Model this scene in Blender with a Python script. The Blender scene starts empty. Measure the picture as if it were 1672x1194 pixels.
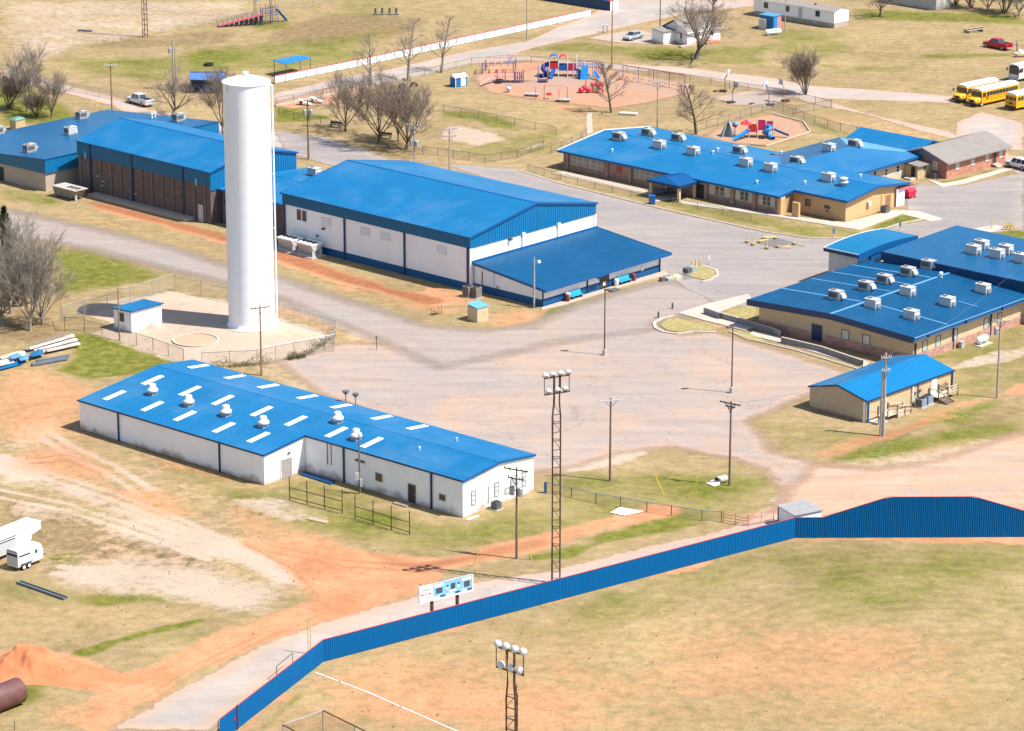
import bpy, math, random
import numpy as np
from mathutils import Vector, Matrix

random.seed(7)
SC = bpy.context.scene
COL = SC.collection
# ------------------------------------------------------------------ camera
IW, IH, FOC = 1672.0, 1194.0, 5400.0
TILT = math.radians(17.0)
CAMH = 122.0
cd = bpy.data.cameras.new("camera")
cam = bpy.data.objects.new("camera", cd)
COL.objects.link(cam)
cam.location = (0, 0, CAMH)
cam.rotation_euler = (math.radians(90) - TILT, 0, 0)
cd.sensor_fit = 'HORIZONTAL'
cd.sensor_width = 36.0
cd.lens = 36.0 * FOC / IW
cd.clip_start = 1.0
cd.clip_end = 20000.0
SC.camera = cam
# ------------------------------------------------------------------ sky and sun
SUN_EL = math.radians(56.0)
SX, SY = 0.945, -0.327
w = bpy.data.worlds.new("World")
SC.world = w
w.use_nodes = True
nt = w.node_tree
nt.nodes.clear()
sky = nt.nodes.new("ShaderNodeTexSky")
sky.sky_type = 'NISHITA'
sky.sun_disc = False
sky.sun_elevation = SUN_EL
sky.sun_rotation = math.atan2(SX, SY)
bg = nt.nodes.new("ShaderNodeBackground")
bg.inputs["Strength"].default_value = 0.115
wo = nt.nodes.new("ShaderNodeOutputWorld")
nt.links.new(sky.outputs[0], bg.inputs["Color"])
nt.links.new(bg.outputs[0], wo.inputs["Surface"])
sd = bpy.data.lights.new("sun", 'SUN')
sd.energy = 5.0
sd.angle = math.radians(0.53)
sd.color = (1.0, 0.965, 0.90)
sun = bpy.data.objects.new("sun", sd)
COL.objects.link(sun)
dv = Vector((-SX, -SY, -math.tan(SUN_EL)))
sun.rotation_euler = dv.to_track_quat('-Z', 'Y').to_euler()
sun.location = (60, 380, 200)
vs = SC.view_settings
SC.display_settings.display_device = 'sRGB'
vs.view_transform = 'Standard'
vs.look = 'None'
vs.gamma = 1.0
vs.use_curve_mapping = False
vs.exposure = 0.70
SC.cycles.max_bounces = 6
SC.cycles.transparent_max_bounces = 24

# ------------------------------------------------------------------ survey: where a point of the site lies on the ground
def G(px, py, z=0.0):
    x = (px - IW / 2) / FOC
    y = -(py - IH / 2) / FOC
    dx, dy, dz = x, math.cos(TILT) + y * math.sin(TILT), -math.sin(TILT) + y * math.cos(TILT)
    t = (z - CAMH) / dz
    return Vector((dx * t, dy * t, z))

# ------------------------------------------------------------------ materials
def nn(t, kind, **kw):
    n = t.nodes.new(kind)
    for k, v in kw.items():
        setattr(n, k, v)
    return n

def rgba(c):
    return (c[0], c[1], c[2], 1.0)

MATS = {}
def mat(name, col, rough=0.6, metal=0.0, var=0.12, scale=1.5, col2=None, scale2=0.25, amt2=0.5, bump=0.0, bscale=8.0, spec=0.4, streak=None, splash=None):
    """painted / natural surface: base colour with a soft mottling and, when col2 is given, blotches of wear or dirt"""
    if name in MATS:
        return MATS[name]
    m = bpy.data.materials.new(name)
    m.use_nodes = True
    t = m.node_tree
    b = t.nodes["Principled BSDF"]
    b.inputs["Roughness"].default_value = rough
    b.inputs["Metallic"].default_value = metal
    b.inputs["Specular IOR Level"].default_value = spec
    tc = nn(t, "ShaderNodeTexCoord")
    n1 = nn(t, "ShaderNodeTexNoise")
    n1.inputs["Scale"].default_value = scale
    n1.inputs["Detail"].default_value = 5
    t.links.new(tc.outputs["Object"], n1.inputs["Vector"])
    mr = nn(t, "ShaderNodeMapRange")
    mr.inputs["From Min"].default_value = 0.3
    mr.inputs["From Max"].default_value = 0.7
    mr.inputs["To Min"].default_value = 1.0 - var
    mr.inputs["To Max"].default_value = 1.0 + var
    t.links.new(n1.outputs["Fac"], mr.inputs["Value"])
    mx = nn(t, "ShaderNodeMix", data_type='RGBA', blend_type='MULTIPLY')
    mx.inputs[0].default_value = 1.0
    mx.inputs[6].default_value = rgba(col)
    t.links.new(mr.outputs[0], mx.inputs[7])
    last = mx.outputs[2]
    if col2 is not None:
        n2 = nn(t, "ShaderNodeTexNoise")
        n2.inputs["Scale"].default_value = scale2
        n2.inputs["Detail"].default_value = 8
        n2.inputs["Roughness"].default_value = 0.65
        t.links.new(tc.outputs["Object"], n2.inputs["Vector"])
        r2 = nn(t, "ShaderNodeMapRange")
        r2.inputs["From Min"].default_value = 0.48
        r2.inputs["From Max"].default_value = 0.68
        r2.inputs["To Max"].default_value = amt2
        t.links.new(n2.outputs["Fac"], r2.inputs["Value"])
        m2 = nn(t, "ShaderNodeMix", data_type='RGBA')
        t.links.new(r2.outputs[0], m2.inputs[0])
        t.links.new(last, m2.inputs[6])
        m2.inputs[7].default_value = rgba(col2)
        last = m2.outputs[2]
    if splash:
        # soil splashed up the foot of a wall
        sp = nn(t, "ShaderNodeSeparateXYZ")
        t.links.new(tc.outputs["Object"], sp.inputs[0])
        ns_ = nn(t, "ShaderNodeTexNoise")
        ns_.inputs["Scale"].default_value = 0.5
        ns_.inputs["Detail"].default_value = 6
        t.links.new(tc.outputs["Object"], ns_.inputs["Vector"])
        sm = nn(t, "ShaderNodeMath", operation='MULTIPLY_ADD')
        t.links.new(ns_.outputs["Fac"], sm.inputs[0])
        sm.inputs[1].default_value = -2.6
        t.links.new(sp.outputs[2], sm.inputs[2])
        r5 = nn(t, "ShaderNodeMapRange")
        for k_, v_ in (("From Min", -1.35), ("From Max", -.65), ("To Min", .75), ("To Max", 0)):
            r5.inputs[k_].default_value = v_
        t.links.new(sm.outputs[0], r5.inputs["Value"])
        m5 = nn(t, "ShaderNodeMix", data_type='RGBA')
        t.links.new(r5.outputs[0], m5.inputs[0])
        t.links.new(last, m5.inputs[6])
        m5.inputs[7].default_value = rgba(splash)
        last = m5.outputs[2]
    if streak:
        # sheet to sheet differences and runs of dirt down the slope
        for sc_, lo_, hi_ in (((streak[0], streak[1], 1), .95, 1.05), ((streak[0] * 4, streak[1] * 3, 1), .975, 1.02)):
            mp = nn(t, "ShaderNodeMapping")
            mp.inputs["Scale"].default_value = sc_
            t.links.new(tc.outputs["Object"], mp.inputs["Vector"])
            n4 = nn(t, "ShaderNodeTexNoise")
            n4.inputs["Scale"].default_value = 1.0
            n4.inputs["Detail"].default_value = 5
            t.links.new(mp.outputs[0], n4.inputs["Vector"])
            r4 = nn(t, "ShaderNodeMapRange")
            for k_, v_ in (("From Min", .3), ("From Max", .7), ("To Min", lo_), ("To Max", hi_)):
                r4.inputs[k_].default_value = v_
            t.links.new(n4.outputs["Fac"], r4.inputs["Value"])
            m4 = nn(t, "ShaderNodeMix", data_type='RGBA', blend_type='MULTIPLY')
            m4.inputs[0].default_value = 1.0
            t.links.new(last, m4.inputs[6])
            t.links.new(r4.outputs[0], m4.inputs[7])
            last = m4.outputs[2]
    t.links.new(last, b.inputs["Base Color"])
    if bump:
        n3 = nn(t, "ShaderNodeTexNoise")
        n3.inputs["Scale"].default_value = bscale
        n3.inputs["Detail"].default_value = 4
        t.links.new(tc.outputs["Object"], n3.inputs["Vector"])
        bp = nn(t, "ShaderNodeBump")
        bp.inputs["Strength"].default_value = bump
        bp.inputs["Distance"].default_value = 0.05
        t.links.new(n3.outputs["Fac"], bp.inputs["Height"])
        t.links.new(bp.outputs[0], b.inputs["Normal"])
    MATS[name] = m
    return m

ROOF = mat("blue_metal_roof", (0.004, 0.122, 0.285), 0.42, var=0.05, scale=0.25, col2=(0.035, 0.150, 0.295), scale2=0.12, amt2=0.9, spec=0.22, streak=(.06, 1.1))
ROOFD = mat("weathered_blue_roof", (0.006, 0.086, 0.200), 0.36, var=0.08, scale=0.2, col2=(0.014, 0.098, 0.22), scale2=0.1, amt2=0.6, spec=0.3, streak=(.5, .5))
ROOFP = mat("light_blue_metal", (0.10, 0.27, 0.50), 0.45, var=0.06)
TRIM = mat("navy_trim", (0.004, 0.036, 0.105), 0.45, var=0.06)
TRIMB = mat("blue_trim", (0.003, 0.082, 0.245), 0.4, var=0.06)
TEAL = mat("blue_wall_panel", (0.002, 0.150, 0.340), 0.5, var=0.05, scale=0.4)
SKIRT = mat("blue_painted_masonry", (0.002, 0.078, 0.215), 0.6, var=0.08)
FENB = mat("blue_fence_steel", (0.001, 0.106, 0.295), 0.5, var=0.05, scale=0.3, col2=(0.002, 0.108, 0.30), scale2=0.15, amt2=0.5, spec=0.12)
WHITE = mat("white_painted_metal", (0.84, 0.84, 0.84), 0.5, var=0.03, scale=0.6, col2=(0.66, 0.63, 0.60), scale2=0.35, amt2=0.12, splash=(.36, .21, .13))
WHITEW = mat("white_painted_block", (0.84, 0.83, 0.83), 0.75, var=0.03, scale=1.2, col2=(0.68, 0.67, 0.66), scale2=0.3, amt2=0.35, bump=0.15, bscale=3)
TOWW = mat("white_tank_paint", (0.79, 0.81, 0.84), 0.5, var=0.02, scale=0.3, col2=(0.76, 0.77, 0.78), scale2=0.1, amt2=0.3)
WHT = mat("white_paint", (0.80, 0.80, 0.79), 0.5, var=0.04)
GREY = mat("grey_equipment_paint", (0.37, 0.36, 0.335), 0.55, var=0.07, scale=2, col2=(0.40, 0.38, 0.34), scale2=0.8, amt2=0.5)
GREYL = mat("pale_equipment_paint", (0.47, 0.475, 0.465), 0.5, var=0.05, scale=2, col2=(0.5, 0.48, 0.45), scale2=0.8, amt2=0.4)
GREYD = mat("dark_grey_metal", (0.10, 0.10, 0.105), 0.6, var=0.15)
GALV = mat("galvanized_steel", (0.36, 0.37, 0.38), 0.45, metal=0.35, var=0.1)
BLACK = mat("black_rubber", (0.018, 0.018, 0.02), 0.85, var=0.2)
DARK = mat("dark_opening", (0.02, 0.021, 0.024), 0.7, var=0.2)
GLASS = mat("dark_window_glass", (0.035, 0.045, 0.055), 0.08, var=0.2, spec=0.8)
GLASSL = mat("pale_blind_glass", (0.40, 0.44, 0.42), 0.15, var=0.15, spec=0.6)
TAN = mat("tan_metal_siding", (0.53, 0.395, 0.245), 0.55, var=0.04, scale=0.7)
TANW = mat("tan_stucco", (0.52, 0.40, 0.25), 0.8, var=0.05, scale=0.8)
ORANGE = mat("tan_orange_stucco", (0.56, 0.35, 0.17), 0.8, var=0.05, scale=0.8)
SKYL = mat("translucent_skylight", (0.74, 0.74, 0.66), 0.4, var=0.04)
CONC = mat("concrete", (0.40, 0.33, 0.265), 0.85, var=0.10, scale=1.0, col2=(0.46, 0.34, 0.25), scale2=0.25, amt2=0.5)
CONCL = mat("pale_concrete", (0.44, 0.38, 0.32), 0.85, var=0.08, scale=1.0, col2=(0.36, 0.28, 0.21), scale2=0.3, amt2=0.4)
WOOD = mat("weathered_pole_wood", (0.16, 0.125, 0.10), 0.85, var=0.2, scale=4)
WOODB = mat("brown_pole_wood", (0.27, 0.16, 0.085), 0.85, var=0.2, scale=4)
WOODG = mat("grey_pole_wood", (0.34, 0.31, 0.29), 0.85, var=0.15, scale=4)
WOODL = mat("pale_lumber", (0.48, 0.40, 0.30), 0.85, var=0.15, scale=4)
RUST = mat("rusty_steel", (0.065, 0.038, 0.028), 0.7, var=0.25, scale=3, col2=(0.13, 0.06, 0.035), scale2=1.2, amt2=0.5)
RUSTP = mat("rusty_red_tank", (0.115, 0.045, 0.042), 0.6, var=0.15, scale=1, col2=(0.16, 0.085, 0.075), scale2=0.6, amt2=0.6)
YELLOW = mat("yellow_paint", (0.72, 0.47, 0.04), 0.5, var=0.1)
YELBUS = mat("school_bus_yellow", (0.80, 0.40, 0.012), 0.4, var=0.05)
RED = mat("red_plastic", (0.55, 0.025, 0.03), 0.45, var=0.08)
REDP = mat("red_rail_paint", (0.55, 0.05, 0.07), 0.5, var=0.12)
PINKP = mat("faded_red_paint", (0.66, 0.24, 0.19), 0.6, var=0.12)
BLUEP = mat("blue_play_plastic", (0.01, 0.09, 0.32), 0.45, var=0.08)
BLUEL = mat("bright_blue_plastic", (0.01, 0.22, 0.58), 0.4, var=0.08)
CYANP = mat("turquoise_bench_plastic", (0.02, 0.30, 0.46), 0.5, var=0.06)
SILVER = mat("silver_car_paint", (0.46, 0.49, 0.52), 0.3, metal=0.4, var=0.03)
CARW = mat("white_car_paint", (0.66, 0.66, 0.67), 0.25, var=0.02)
CARR = mat("red_car_paint", (0.48, 0.012, 0.03), 0.3, var=0.04)
BARK = mat("grey_brown_bark", (0.13, 0.10, 0.08), 0.9, var=0.25, scale=3)
TWIG = mat("winter_twigs", (0.215, 0.165, 0.13), 0.9, var=0.25, scale=0.8)
TWIGP = mat("pale_winter_twigs", (0.25, 0.215, 0.175), 0.9, var=0.2, scale=0.8)
CEDAR = mat("cedar_foliage", (0.055, 0.062, 0.022), 0.85, var=0.35, scale=1.2)
VINE = mat("dry_vine", (0.12, 0.11, 0.05), 0.9, var=0.35, scale=2)
SOILM = mat("red_soil", (0.46, 0.160, 0.068), 0.95, var=0.12, scale=0.8, col2=(0.52, 0.215, 0.10), scale2=0.5, amt2=0.6, bump=0.6, bscale=3)
SHING = mat("brown_grey_shingles", (0.22, 0.195, 0.175), 0.9, var=0.2, scale=5, col2=(0.16, 0.14, 0.125), scale2=0.6, amt2=0.5)
SHEET = mat("cream_tarp", (0.74, 0.66, 0.52), 0.7, var=0.05)
SKIN = mat("skin", (0.42, 0.24, 0.17), 0.6, var=0.03)
SHIRT = mat("blue_shirt", (0.02, 0.10, 0.42), 0.8, var=0.08)
JEANS = mat("dark_jeans", (0.03, 0.035, 0.06), 0.85, var=0.1)
HAIR = mat("dark_hair", (0.03, 0.02, 0.015), 0.7, var=0.1)

def brick_mat(name, c1, c2, mortar, sc=1.0):
    m = bpy.data.materials.new(name)
    m.use_nodes = True
    t = m.node_tree
    b = t.nodes["Principled BSDF"]
    b.inputs["Roughness"].default_value = 0.85
    tc = nn(t, "ShaderNodeTexCoord")
    sep = nn(t, "ShaderNodeSeparateXYZ")
    t.links.new(tc.outputs["Object"], sep.inputs[0])
    add = nn(t, "ShaderNodeMath", operation='ADD')
    t.links.new(sep.outputs[0], add.inputs[0])
    t.links.new(sep.outputs[1], add.inputs[1])
    cmb = nn(t, "ShaderNodeCombineXYZ")
    t.links.new(add.outputs[0], cmb.inputs[0])
    t.links.new(sep.outputs[2], cmb.inputs[1])
    br = nn(t, "ShaderNodeTexBrick")
    br.inputs["Color1"].default_value = rgba(c1)
    br.inputs["Color2"].default_value = rgba(c2)
    br.inputs["Mortar"].default_value = rgba(mortar)
    br.inputs["Scale"].default_value = sc
    br.inputs["Brick Width"].default_value = 0.4
    br.inputs["Row Height"].default_value = 0.2
    br.inputs["Mortar Size"].default_value = 0.015
    t.links.new(cmb.outputs[0], br.inputs["Vector"])
    n = nn(t, "ShaderNodeTexNoise")
    n.inputs["Scale"].default_value = 1.2
    n.inputs["Detail"].default_value = 6
    t.links.new(tc.outputs["Object"], n.inputs["Vector"])
    mr = nn(t, "ShaderNodeMapRange")
    mr.inputs["From Min"].default_value = 0.3
    mr.inputs["From Max"].default_value = 0.7
    mr.inputs["To Min"].default_value = 0.75
    mr.inputs["To Max"].default_value = 1.2
    t.links.new(n.outputs["Fac"], mr.inputs["Value"])
    mx = nn(t, "ShaderNodeMix", data_type='RGBA', blend_type='MULTIPLY')
    mx.inputs[0].default_value = 1.0
    t.links.new(br.outputs["Color"], mx.inputs[6])
    t.links.new(mr.outputs[0], mx.inputs[7])
    t.links.new(mx.outputs[2], b.inputs["Base Color"])
    return m
BRICK = brick_mat("red_brick", (0.46, 0.175, 0.105), (0.38, 0.135, 0.085), (0.45, 0.33, 0.26))
BRICKD = brick_mat("brown_brick", (0.30, 0.17, 0.125), (0.24, 0.135, 0.105), (0.33, 0.26, 0.22))
BRICKP = brick_mat("pink_brown_brick", (0.50, 0.24, 0.17), (0.34, 0.15, 0.12), (0.50, 0.40, 0.33))
BLOCK = brick_mat("brown_split_block", (0.135, 0.098, 0.084), (0.112, 0.082, 0.072), (0.12, 0.092, 0.082))

def mesh_mat(name, col, cover):
    """chain-link: diamond wire pattern, open between the wires"""
    m = bpy.data.materials.new(name)
    m.use_nodes = True
    t = m.node_tree
    t.nodes.clear()
    out = nn(t, "ShaderNodeOutputMaterial")
    tc = nn(t, "ShaderNodeTexCoord")
    sep = nn(t, "ShaderNodeSeparateXYZ")
    t.links.new(tc.outputs["Object"], sep.inputs[0])
    h = nn(t, "ShaderNodeMath", operation='ADD')
    t.links.new(sep.outputs[0], h.inputs[0])
    t.links.new(sep.outputs[1], h.inputs[1])
    facs = []
    for op in ('ADD', 'SUBTRACT'):
        s = nn(t, "ShaderNodeMath", operation=op)
        t.links.new(h.outputs[0], s.inputs[0])
        t.links.new(sep.outputs[2], s.inputs[1])
        k = nn(t, "ShaderNodeMath", operation='MULTIPLY')
        t.links.new(s.outputs[0], k.inputs[0])
        k.inputs[1].default_value = 10.0
        fr = nn(t, "ShaderNodeMath", operation='FRACT')
        t.links.new(k.outputs[0], fr.inputs[0])
        lt = nn(t, "ShaderNodeMath", operation='LESS_THAN')
        t.links.new(fr.outputs[0], lt.inputs[0])
        lt.inputs[1].default_value = cover
        facs.append(lt)
    mxm = nn(t, "ShaderNodeMath", operation='MAXIMUM')
    t.links.new(facs[0].outputs[0], mxm.inputs[0])
    t.links.new(facs[1].outputs[0], mxm.inputs[1])
    tr = nn(t, "ShaderNodeBsdfTransparent")
    df = nn(t, "ShaderNodeBsdfDiffuse")
    df.inputs["Color"].default_value = rgba(col)
    mix = nn(t, "ShaderNodeMixShader")
    t.links.new(mxm.outputs[0], mix.inputs[0])
    t.links.new(tr.outputs[0], mix.inputs[1])
    t.links.new(df.outputs[0], mix.inputs[2])
    t.links.new(mix.outputs[0], out.inputs["Surface"])
    return m
CHAIN = mesh_mat("chain_link_wire", (0.22, 0.22, 0.21), 0.09)
CHAIND = mesh_mat("dark_chain_link_wire", (0.07, 0.07, 0.065), 0.10)

# ------------------------------------------------------------------ mesh helpers
class MB:
    def __init__(self):
        self.v = []
        self.f = []
        self.m = []
    def poly(self, pts, m=0):
        i = len(self.v)
        self.v += [tuple(p) for p in pts]
        self.f.append(tuple(range(i, i + len(pts))))
        self.m.append(m)
        return self
    def grid(self, rows, m=0, close=False):
        """rows of equal length joined into a connected sheet"""
        i = len(self.v)
        n = len(rows[0])
        for r in rows:
            self.v += [tuple(p) for p in r]
        for a in range(len(rows) - 1):
            for b in range(n if close else n - 1):
                c = (b + 1) % n
                self.f.append((i + a * n + b, i + a * n + c, i + (a + 1) * n + c, i + (a + 1) * n + b))
                self.m.append(m)
        return self
    def box(self, x0, x1, y0, y1, z0, z1, m=0):
        i = len(self.v)
        self.v += [(x0, y0, z0), (x1, y0, z0), (x1, y1, z0), (x0, y1, z0), (x0, y0, z1), (x1, y0, z1), (x1, y1, z1), (x0, y1, z1)]
        for q in ((0, 3, 2, 1), (4, 5, 6, 7), (0, 1, 5, 4), (1, 2, 6, 5), (2, 3, 7, 6), (3, 0, 4, 7)):
            self.f.append(tuple(i + k for k in q))
            self.m.append(m)
        return self
    def hexa(self, b, t, m=0):
        """solid between a bottom and a top polygon of the same count"""
        i = len(self.v)
        n = len(b)
        self.v += [tuple(p) for p in b] + [tuple(p) for p in t]
        self.f.append(tuple(i + k for k in reversed(range(n))))
        self.f.append(tuple(i + n + k for k in range(n)))
        self.m += [m, m]
        for k in range(n):
            c = (k + 1) % n
            self.f.append((i + k, i + c, i + n + c, i + n + k))
            self.m.append(m)
        return self
    def prism(self, pts, z0, z1, m=0):
        return self.hexa([(p[0], p[1], z0) for p in pts], [(p[0], p[1], z1) for p in pts], m)
    def beam(self, p, q, w, h=None, m=0, up=(0, 0, 1)):
        p, q = Vector(p), Vector(q)
        h = h or w
        d = (q - p).normalized()
        s = d.cross(Vector(up))
        if s.length < 1e-4:
            s = d.cross(Vector((1, 0, 0)))
        s.normalize()
        u = s.cross(d)
        s *= w / 2
        u *= h / 2
        return self.hexa([p - s - u, p + s - u, p + s + u, p - s + u], [q - s - u, q + s - u, q + s + u, q - s + u], m)
    def tube(self, p, q, r0, r1=None, n=8, m=0, cap=True):
        p, q = Vector(p), Vector(q)
        r1 = r0 if r1 is None else r1
        d = (q - p).normalized()
        s = d.cross(Vector((0, 0, 1)))
        if s.length < 1e-3:
            s = Vector((1, 0, 0))
        s.normalize()
        u = s.cross(d)
        a = [(s * math.cos(2 * math.pi * k / n) + u * math.sin(2 * math.pi * k / n)) for k in range(n)]
        if cap:
            return self.hexa([p + e * r0 for e in a], [q + e * r1 for e in a], m)
        return self.grid([[p + e * r0 for e in a], [q + e * r1 for e in a]], m, True)
    def path(self, pts, r, n=6, m=0):
        """one connected round bar along a polyline"""
        pts = [Vector(p) for p in pts]
        rows = []
        for k, p in enumerate(pts):
            d = (pts[min(k + 1, len(pts) - 1)] - pts[max(k - 1, 0)]).normalized()
            s = d.cross(Vector((0, 0, 1)))
            if s.length < 1e-3:
                s = d.cross(Vector((1, 0, 0)))
            s.normalize()
            u = s.cross(d)
            rows.append([p + (s * math.cos(2 * math.pi * j / n) + u * math.sin(2 * math.pi * j / n)) * r for j in range(n)])
        return self.grid(rows, m, True)
    def lathe(self, prof, n=24, m=0, c=(0, 0, 0), arc=None):
        rows = []
        for r, z in prof:
            rows.append([(c[0] + r * math.cos(2 * math.pi * k / n), c[1] + r * math.sin(2 * math.pi * k / n), c[2] + z) for k in range(n)])
        return self.grid(rows, m, True)
    def build(self, name, mats, parent=None, loc=None, smooth=False):
        me = bpy.data.meshes.new(name)
        me.from_pydata(self.v, [], self.f)
        if not isinstance(mats, (list, tuple)):
            mats = [mats]
        for mm in mats:
            me.materials.append(mm)
        if len(mats) > 1:
            me.polygons.foreach_set("material_index", self.m)
        if smooth:
            me.polygons.foreach_set("use_smooth", [True] * len(me.polygons))
        me.update()
        return link(name, me, parent, loc)

def link(name, me, parent=None, loc=None):
    o = bpy.data.objects.new(name, me)
    COL.objects.link(o)
    if parent is not None:
        o.parent = parent
    if loc is not None:
        o.location = loc
    return o

def tag(o, label, cat, group=None, kind=None):
    if label:
        o["label"] = label
    if cat:
        o["category"] = cat
    if group:
        o["group"] = group
    if kind:
        o["kind"] = kind
    return o

def thing(name, label, cat, loc=(0, 0, 0), rz=0.0, group=None):
    o = bpy.data.objects.new(name, None)
    COL.objects.link(o)
    o.location = loc
    o.rotation_euler = (0, 0, rz)
    o.empty_display_size = 0.3
    return tag(o, label, cat, group)

def kids(o):
    return [c for c in o.children]

def dup(src, loc, rz=None, label=None, group=None, scale=None):
    r = src.copy()
    COL.objects.link(r)
    r.location = loc
    if rz is not None:
        r.rotation_euler = (0, 0, rz)
    if label:
        r["label"] = label
    if group:
        r["group"] = group
    if scale:
        r.scale = scale if isinstance(scale, tuple) else (scale,) * 3
    for ch in kids(src):
        c = ch.copy()
        COL.objects.link(c)
        c.parent = r
        for g in kids(ch):
            d = g.copy()
            COL.objects.link(d)
            d.parent = c
    return r

def struct(mb, name, mats, label=None):
    o = mb.build(name, mats)
    o["kind"] = "structure"
    if label:
        o["label"] = label
    return o

def ribs(mb, a, b, c, d, pitch, h, wd=None, m=0, out=None):
    """sheet metal: a->b is the edge the ribs repeat along, d->c the opposite edge; one connected folded sheet"""
    a, b, c, d = Vector(a), Vector(b), Vector(c), Vector(d)
    nrm = (b - a).cross(d - a).normalized()
    if out is not None and nrm.dot(Vector(out)) < 0:
        nrm = -nrm
    L = max((b - a).length, (c - d).length)
    n = max(1, int(round(L / pitch)))
    wd = wd or pitch * 0.2
    r0, r1 = [], []
    for k in range(n):
        t0 = (k + 0.5) / n
        for off, hh in ((-wd, 0), (-wd * 0.55, h), (wd * 0.55, h), (wd, 0)):
            t = t0 + off / L
            r0.append(a.lerp(b, t) + nrm * hh)
            r1.append(d.lerp(c, t) + nrm * hh)
    r0 = [a] + r0 + [b]
    r1 = [d] + r1 + [c]
    return mb.grid([r0, r1], m)

class Frame:
    """a building's own axes: x away to the right, y away to the left, origin at the near ground corner"""
    def __init__(self, px, py, yaw):
        self.o = G(px, py)
        self.yaw = math.radians(yaw)
        self.ex = Vector((math.cos(self.yaw), math.sin(self.yaw), 0))
        self.ey = Vector((-self.ex.y, self.ex.x, 0))
    def loc(self, px, py, z=0.0):
        d = G(px, py, z) - self.o
        return Vector((d.dot(self.ex), d.dot(self.ey), z))
    def w(self, x, y, z=0.0):
        return self.o + self.ex * x + self.ey * y + Vector((0, 0, z))

def wbox(mb, side, pos, u0, u1, z0, z1, d0, d1, m=0):
    """box standing proud of a wall: side 'x' = wall facing -x at x=pos, 'y' = wall facing -y at y=pos"""
    if side == 'x':
        return mb.box(pos - d1, pos - d0, u0, u1, z0, z1, m)
    return mb.box(u0, u1, pos - d1, pos - d0, z0, z1, m)

def window(par, side, pos, u, z, ww, hh, frame=None, pane=None, mull=0, bar=0, name="window"):
    fr = MB()
    t = 0.07
    u0, u1, z0, z1 = u - ww / 2, u + ww / 2, z, z + hh
    wbox(fr, side, pos, u0, u0 + t, z0, z1, -0.02, 0.06)
    wbox(fr, side, pos, u1 - t, u1, z0, z1, -0.02, 0.06)
    wbox(fr, side, pos, u0 + t, u1 - t, z1 - t, z1, -0.02, 0.06)
    wbox(fr, side, pos, u0 + t, u1 - t, z0, z0 + t, -0.02, 0.08)
    for k in range(mull):
        q = u0 + (u1 - u0) * (k + 1) / (mull + 1)
        wbox(fr, side, pos, q - 0.035, q + 0.035, z0 + t, z1 - t, -0.02, 0.05)
    for k in range(bar):
        q = z0 + (z1 - z0) * (k + 1) / (bar + 1)
        wbox(fr, side, pos, u0 + t, u1 - t, q - 0.03, q + 0.03, -0.02, 0.045)
    f = fr.build(name, frame or WHT, par)
    pb = MB()
    wbox(pb, side, pos, u0 + t, u1 - t, z0 + t, z1 - t, -0.03, 0.02)
    pb.build("pane", pane or GLASS, f)
    return f

def door(par, side, pos, u, z, ww, hh, m=None, frame=None, double=False):
    b = MB()
    wbox(b, side, pos, u - ww / 2, u + ww / 2, z, z + hh, -0.02, 0.05)
    d = b.build("door", m or GREYD, par)
    f = MB()
    wbox(f, side, pos, u - ww / 2 - 0.07, u - ww / 2, z, z + hh, -0.02, 0.08)
    wbox(f, side, pos, u + ww / 2, u + ww / 2 + 0.07, z, z + hh, -0.02, 0.08)
    wbox(f, side, pos, u - ww / 2 - 0.07, u + ww / 2 + 0.07, z + hh, z + hh + 0.07, -0.02, 0.08)
    f.build("frame", frame or WHT, d)
    k = MB()
    uu = u if double else u - ww / 2 + 0.12
    wbox(k, side, pos, uu - 0.03, uu + 0.03, z + 0.95, z + 1.1, 0.05, 0.12)
    k.build("handle", GALV, d)
    if double:
        k = MB()
        wbox(k, side, pos, u - 0.015, u + 0.015, z, z + hh, 0.05, 0.06)
        k.build("leaf_joint", DARK, d)
    return d

def downspout(par, side, pos, u, z0, z1, m=None, r=0.09):
    b = MB()
    wbox(b, side, pos, u - r, u + r, z0, z1, 0.0, 0.16)
    return b.build("downspout", m or TRIM, par)

def part(par, name, m, fn, smooth=False):
    b = MB()
    fn(b)
    return b.build(name, m, par, smooth=smooth)
# ------------------------------------------------------------------ ground
STEP = 0.5
def axis(lo, hi, step, far_lo, far_hi):
    a = list(np.arange(lo, hi + 1e-6, step))
    d, x, left = step * 2, lo, []
    while x > far_lo:
        x -= d
        d *= 1.6
        left.append(x)
    d, x, right = step * 2, a[-1], []
    while x < far_hi:
        x += d
        d *= 1.6
        right.append(x)
    return np.array(left[::-1] + a + right)
XS = axis(-128.0, 128.0, STEP, -4000, 4000)
YS = axis(268.0, 750.0, STEP, -1500, 9000)
NX, NY = len(XS), len(YS)
GX, GY = np.meshgrid(XS, YS)
PX, PY = GX.ravel(), GY.ravel()

def vnoise(x, y, s, seed=0):
    """smooth value noise in metres, -1..1"""
    u, v = x / s, y / s
    i, j = np.floor(u).astype(np.int64), np.floor(v).astype(np.int64)
    fu, fv = u - i, v - j
    fu, fv = fu * fu * (3 - 2 * fu), fv * fv * (3 - 2 * fv)
    def hsh(a, b):
        n = np.sin(a * 127.1 + b * 311.7 + seed * 74.7) * 43758.5453
        return (n - np.floor(n)) * 2 - 1
    return (hsh(i, j) * (1 - fu) + hsh(i + 1, j) * fu) * (1 - fv) + (hsh(i, j + 1) * (1 - fu) + hsh(i + 1, j + 1) * fu) * fv

WOB = vnoise(PX, PY, 9, 1) * 0.55 + vnoise(PX, PY, 3.2, 2) * 0.3 + vnoise(PX, PY, 1.3, 3) * 0.15

def gpts(px):
    return [G(a, b) for a, b in px]

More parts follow.
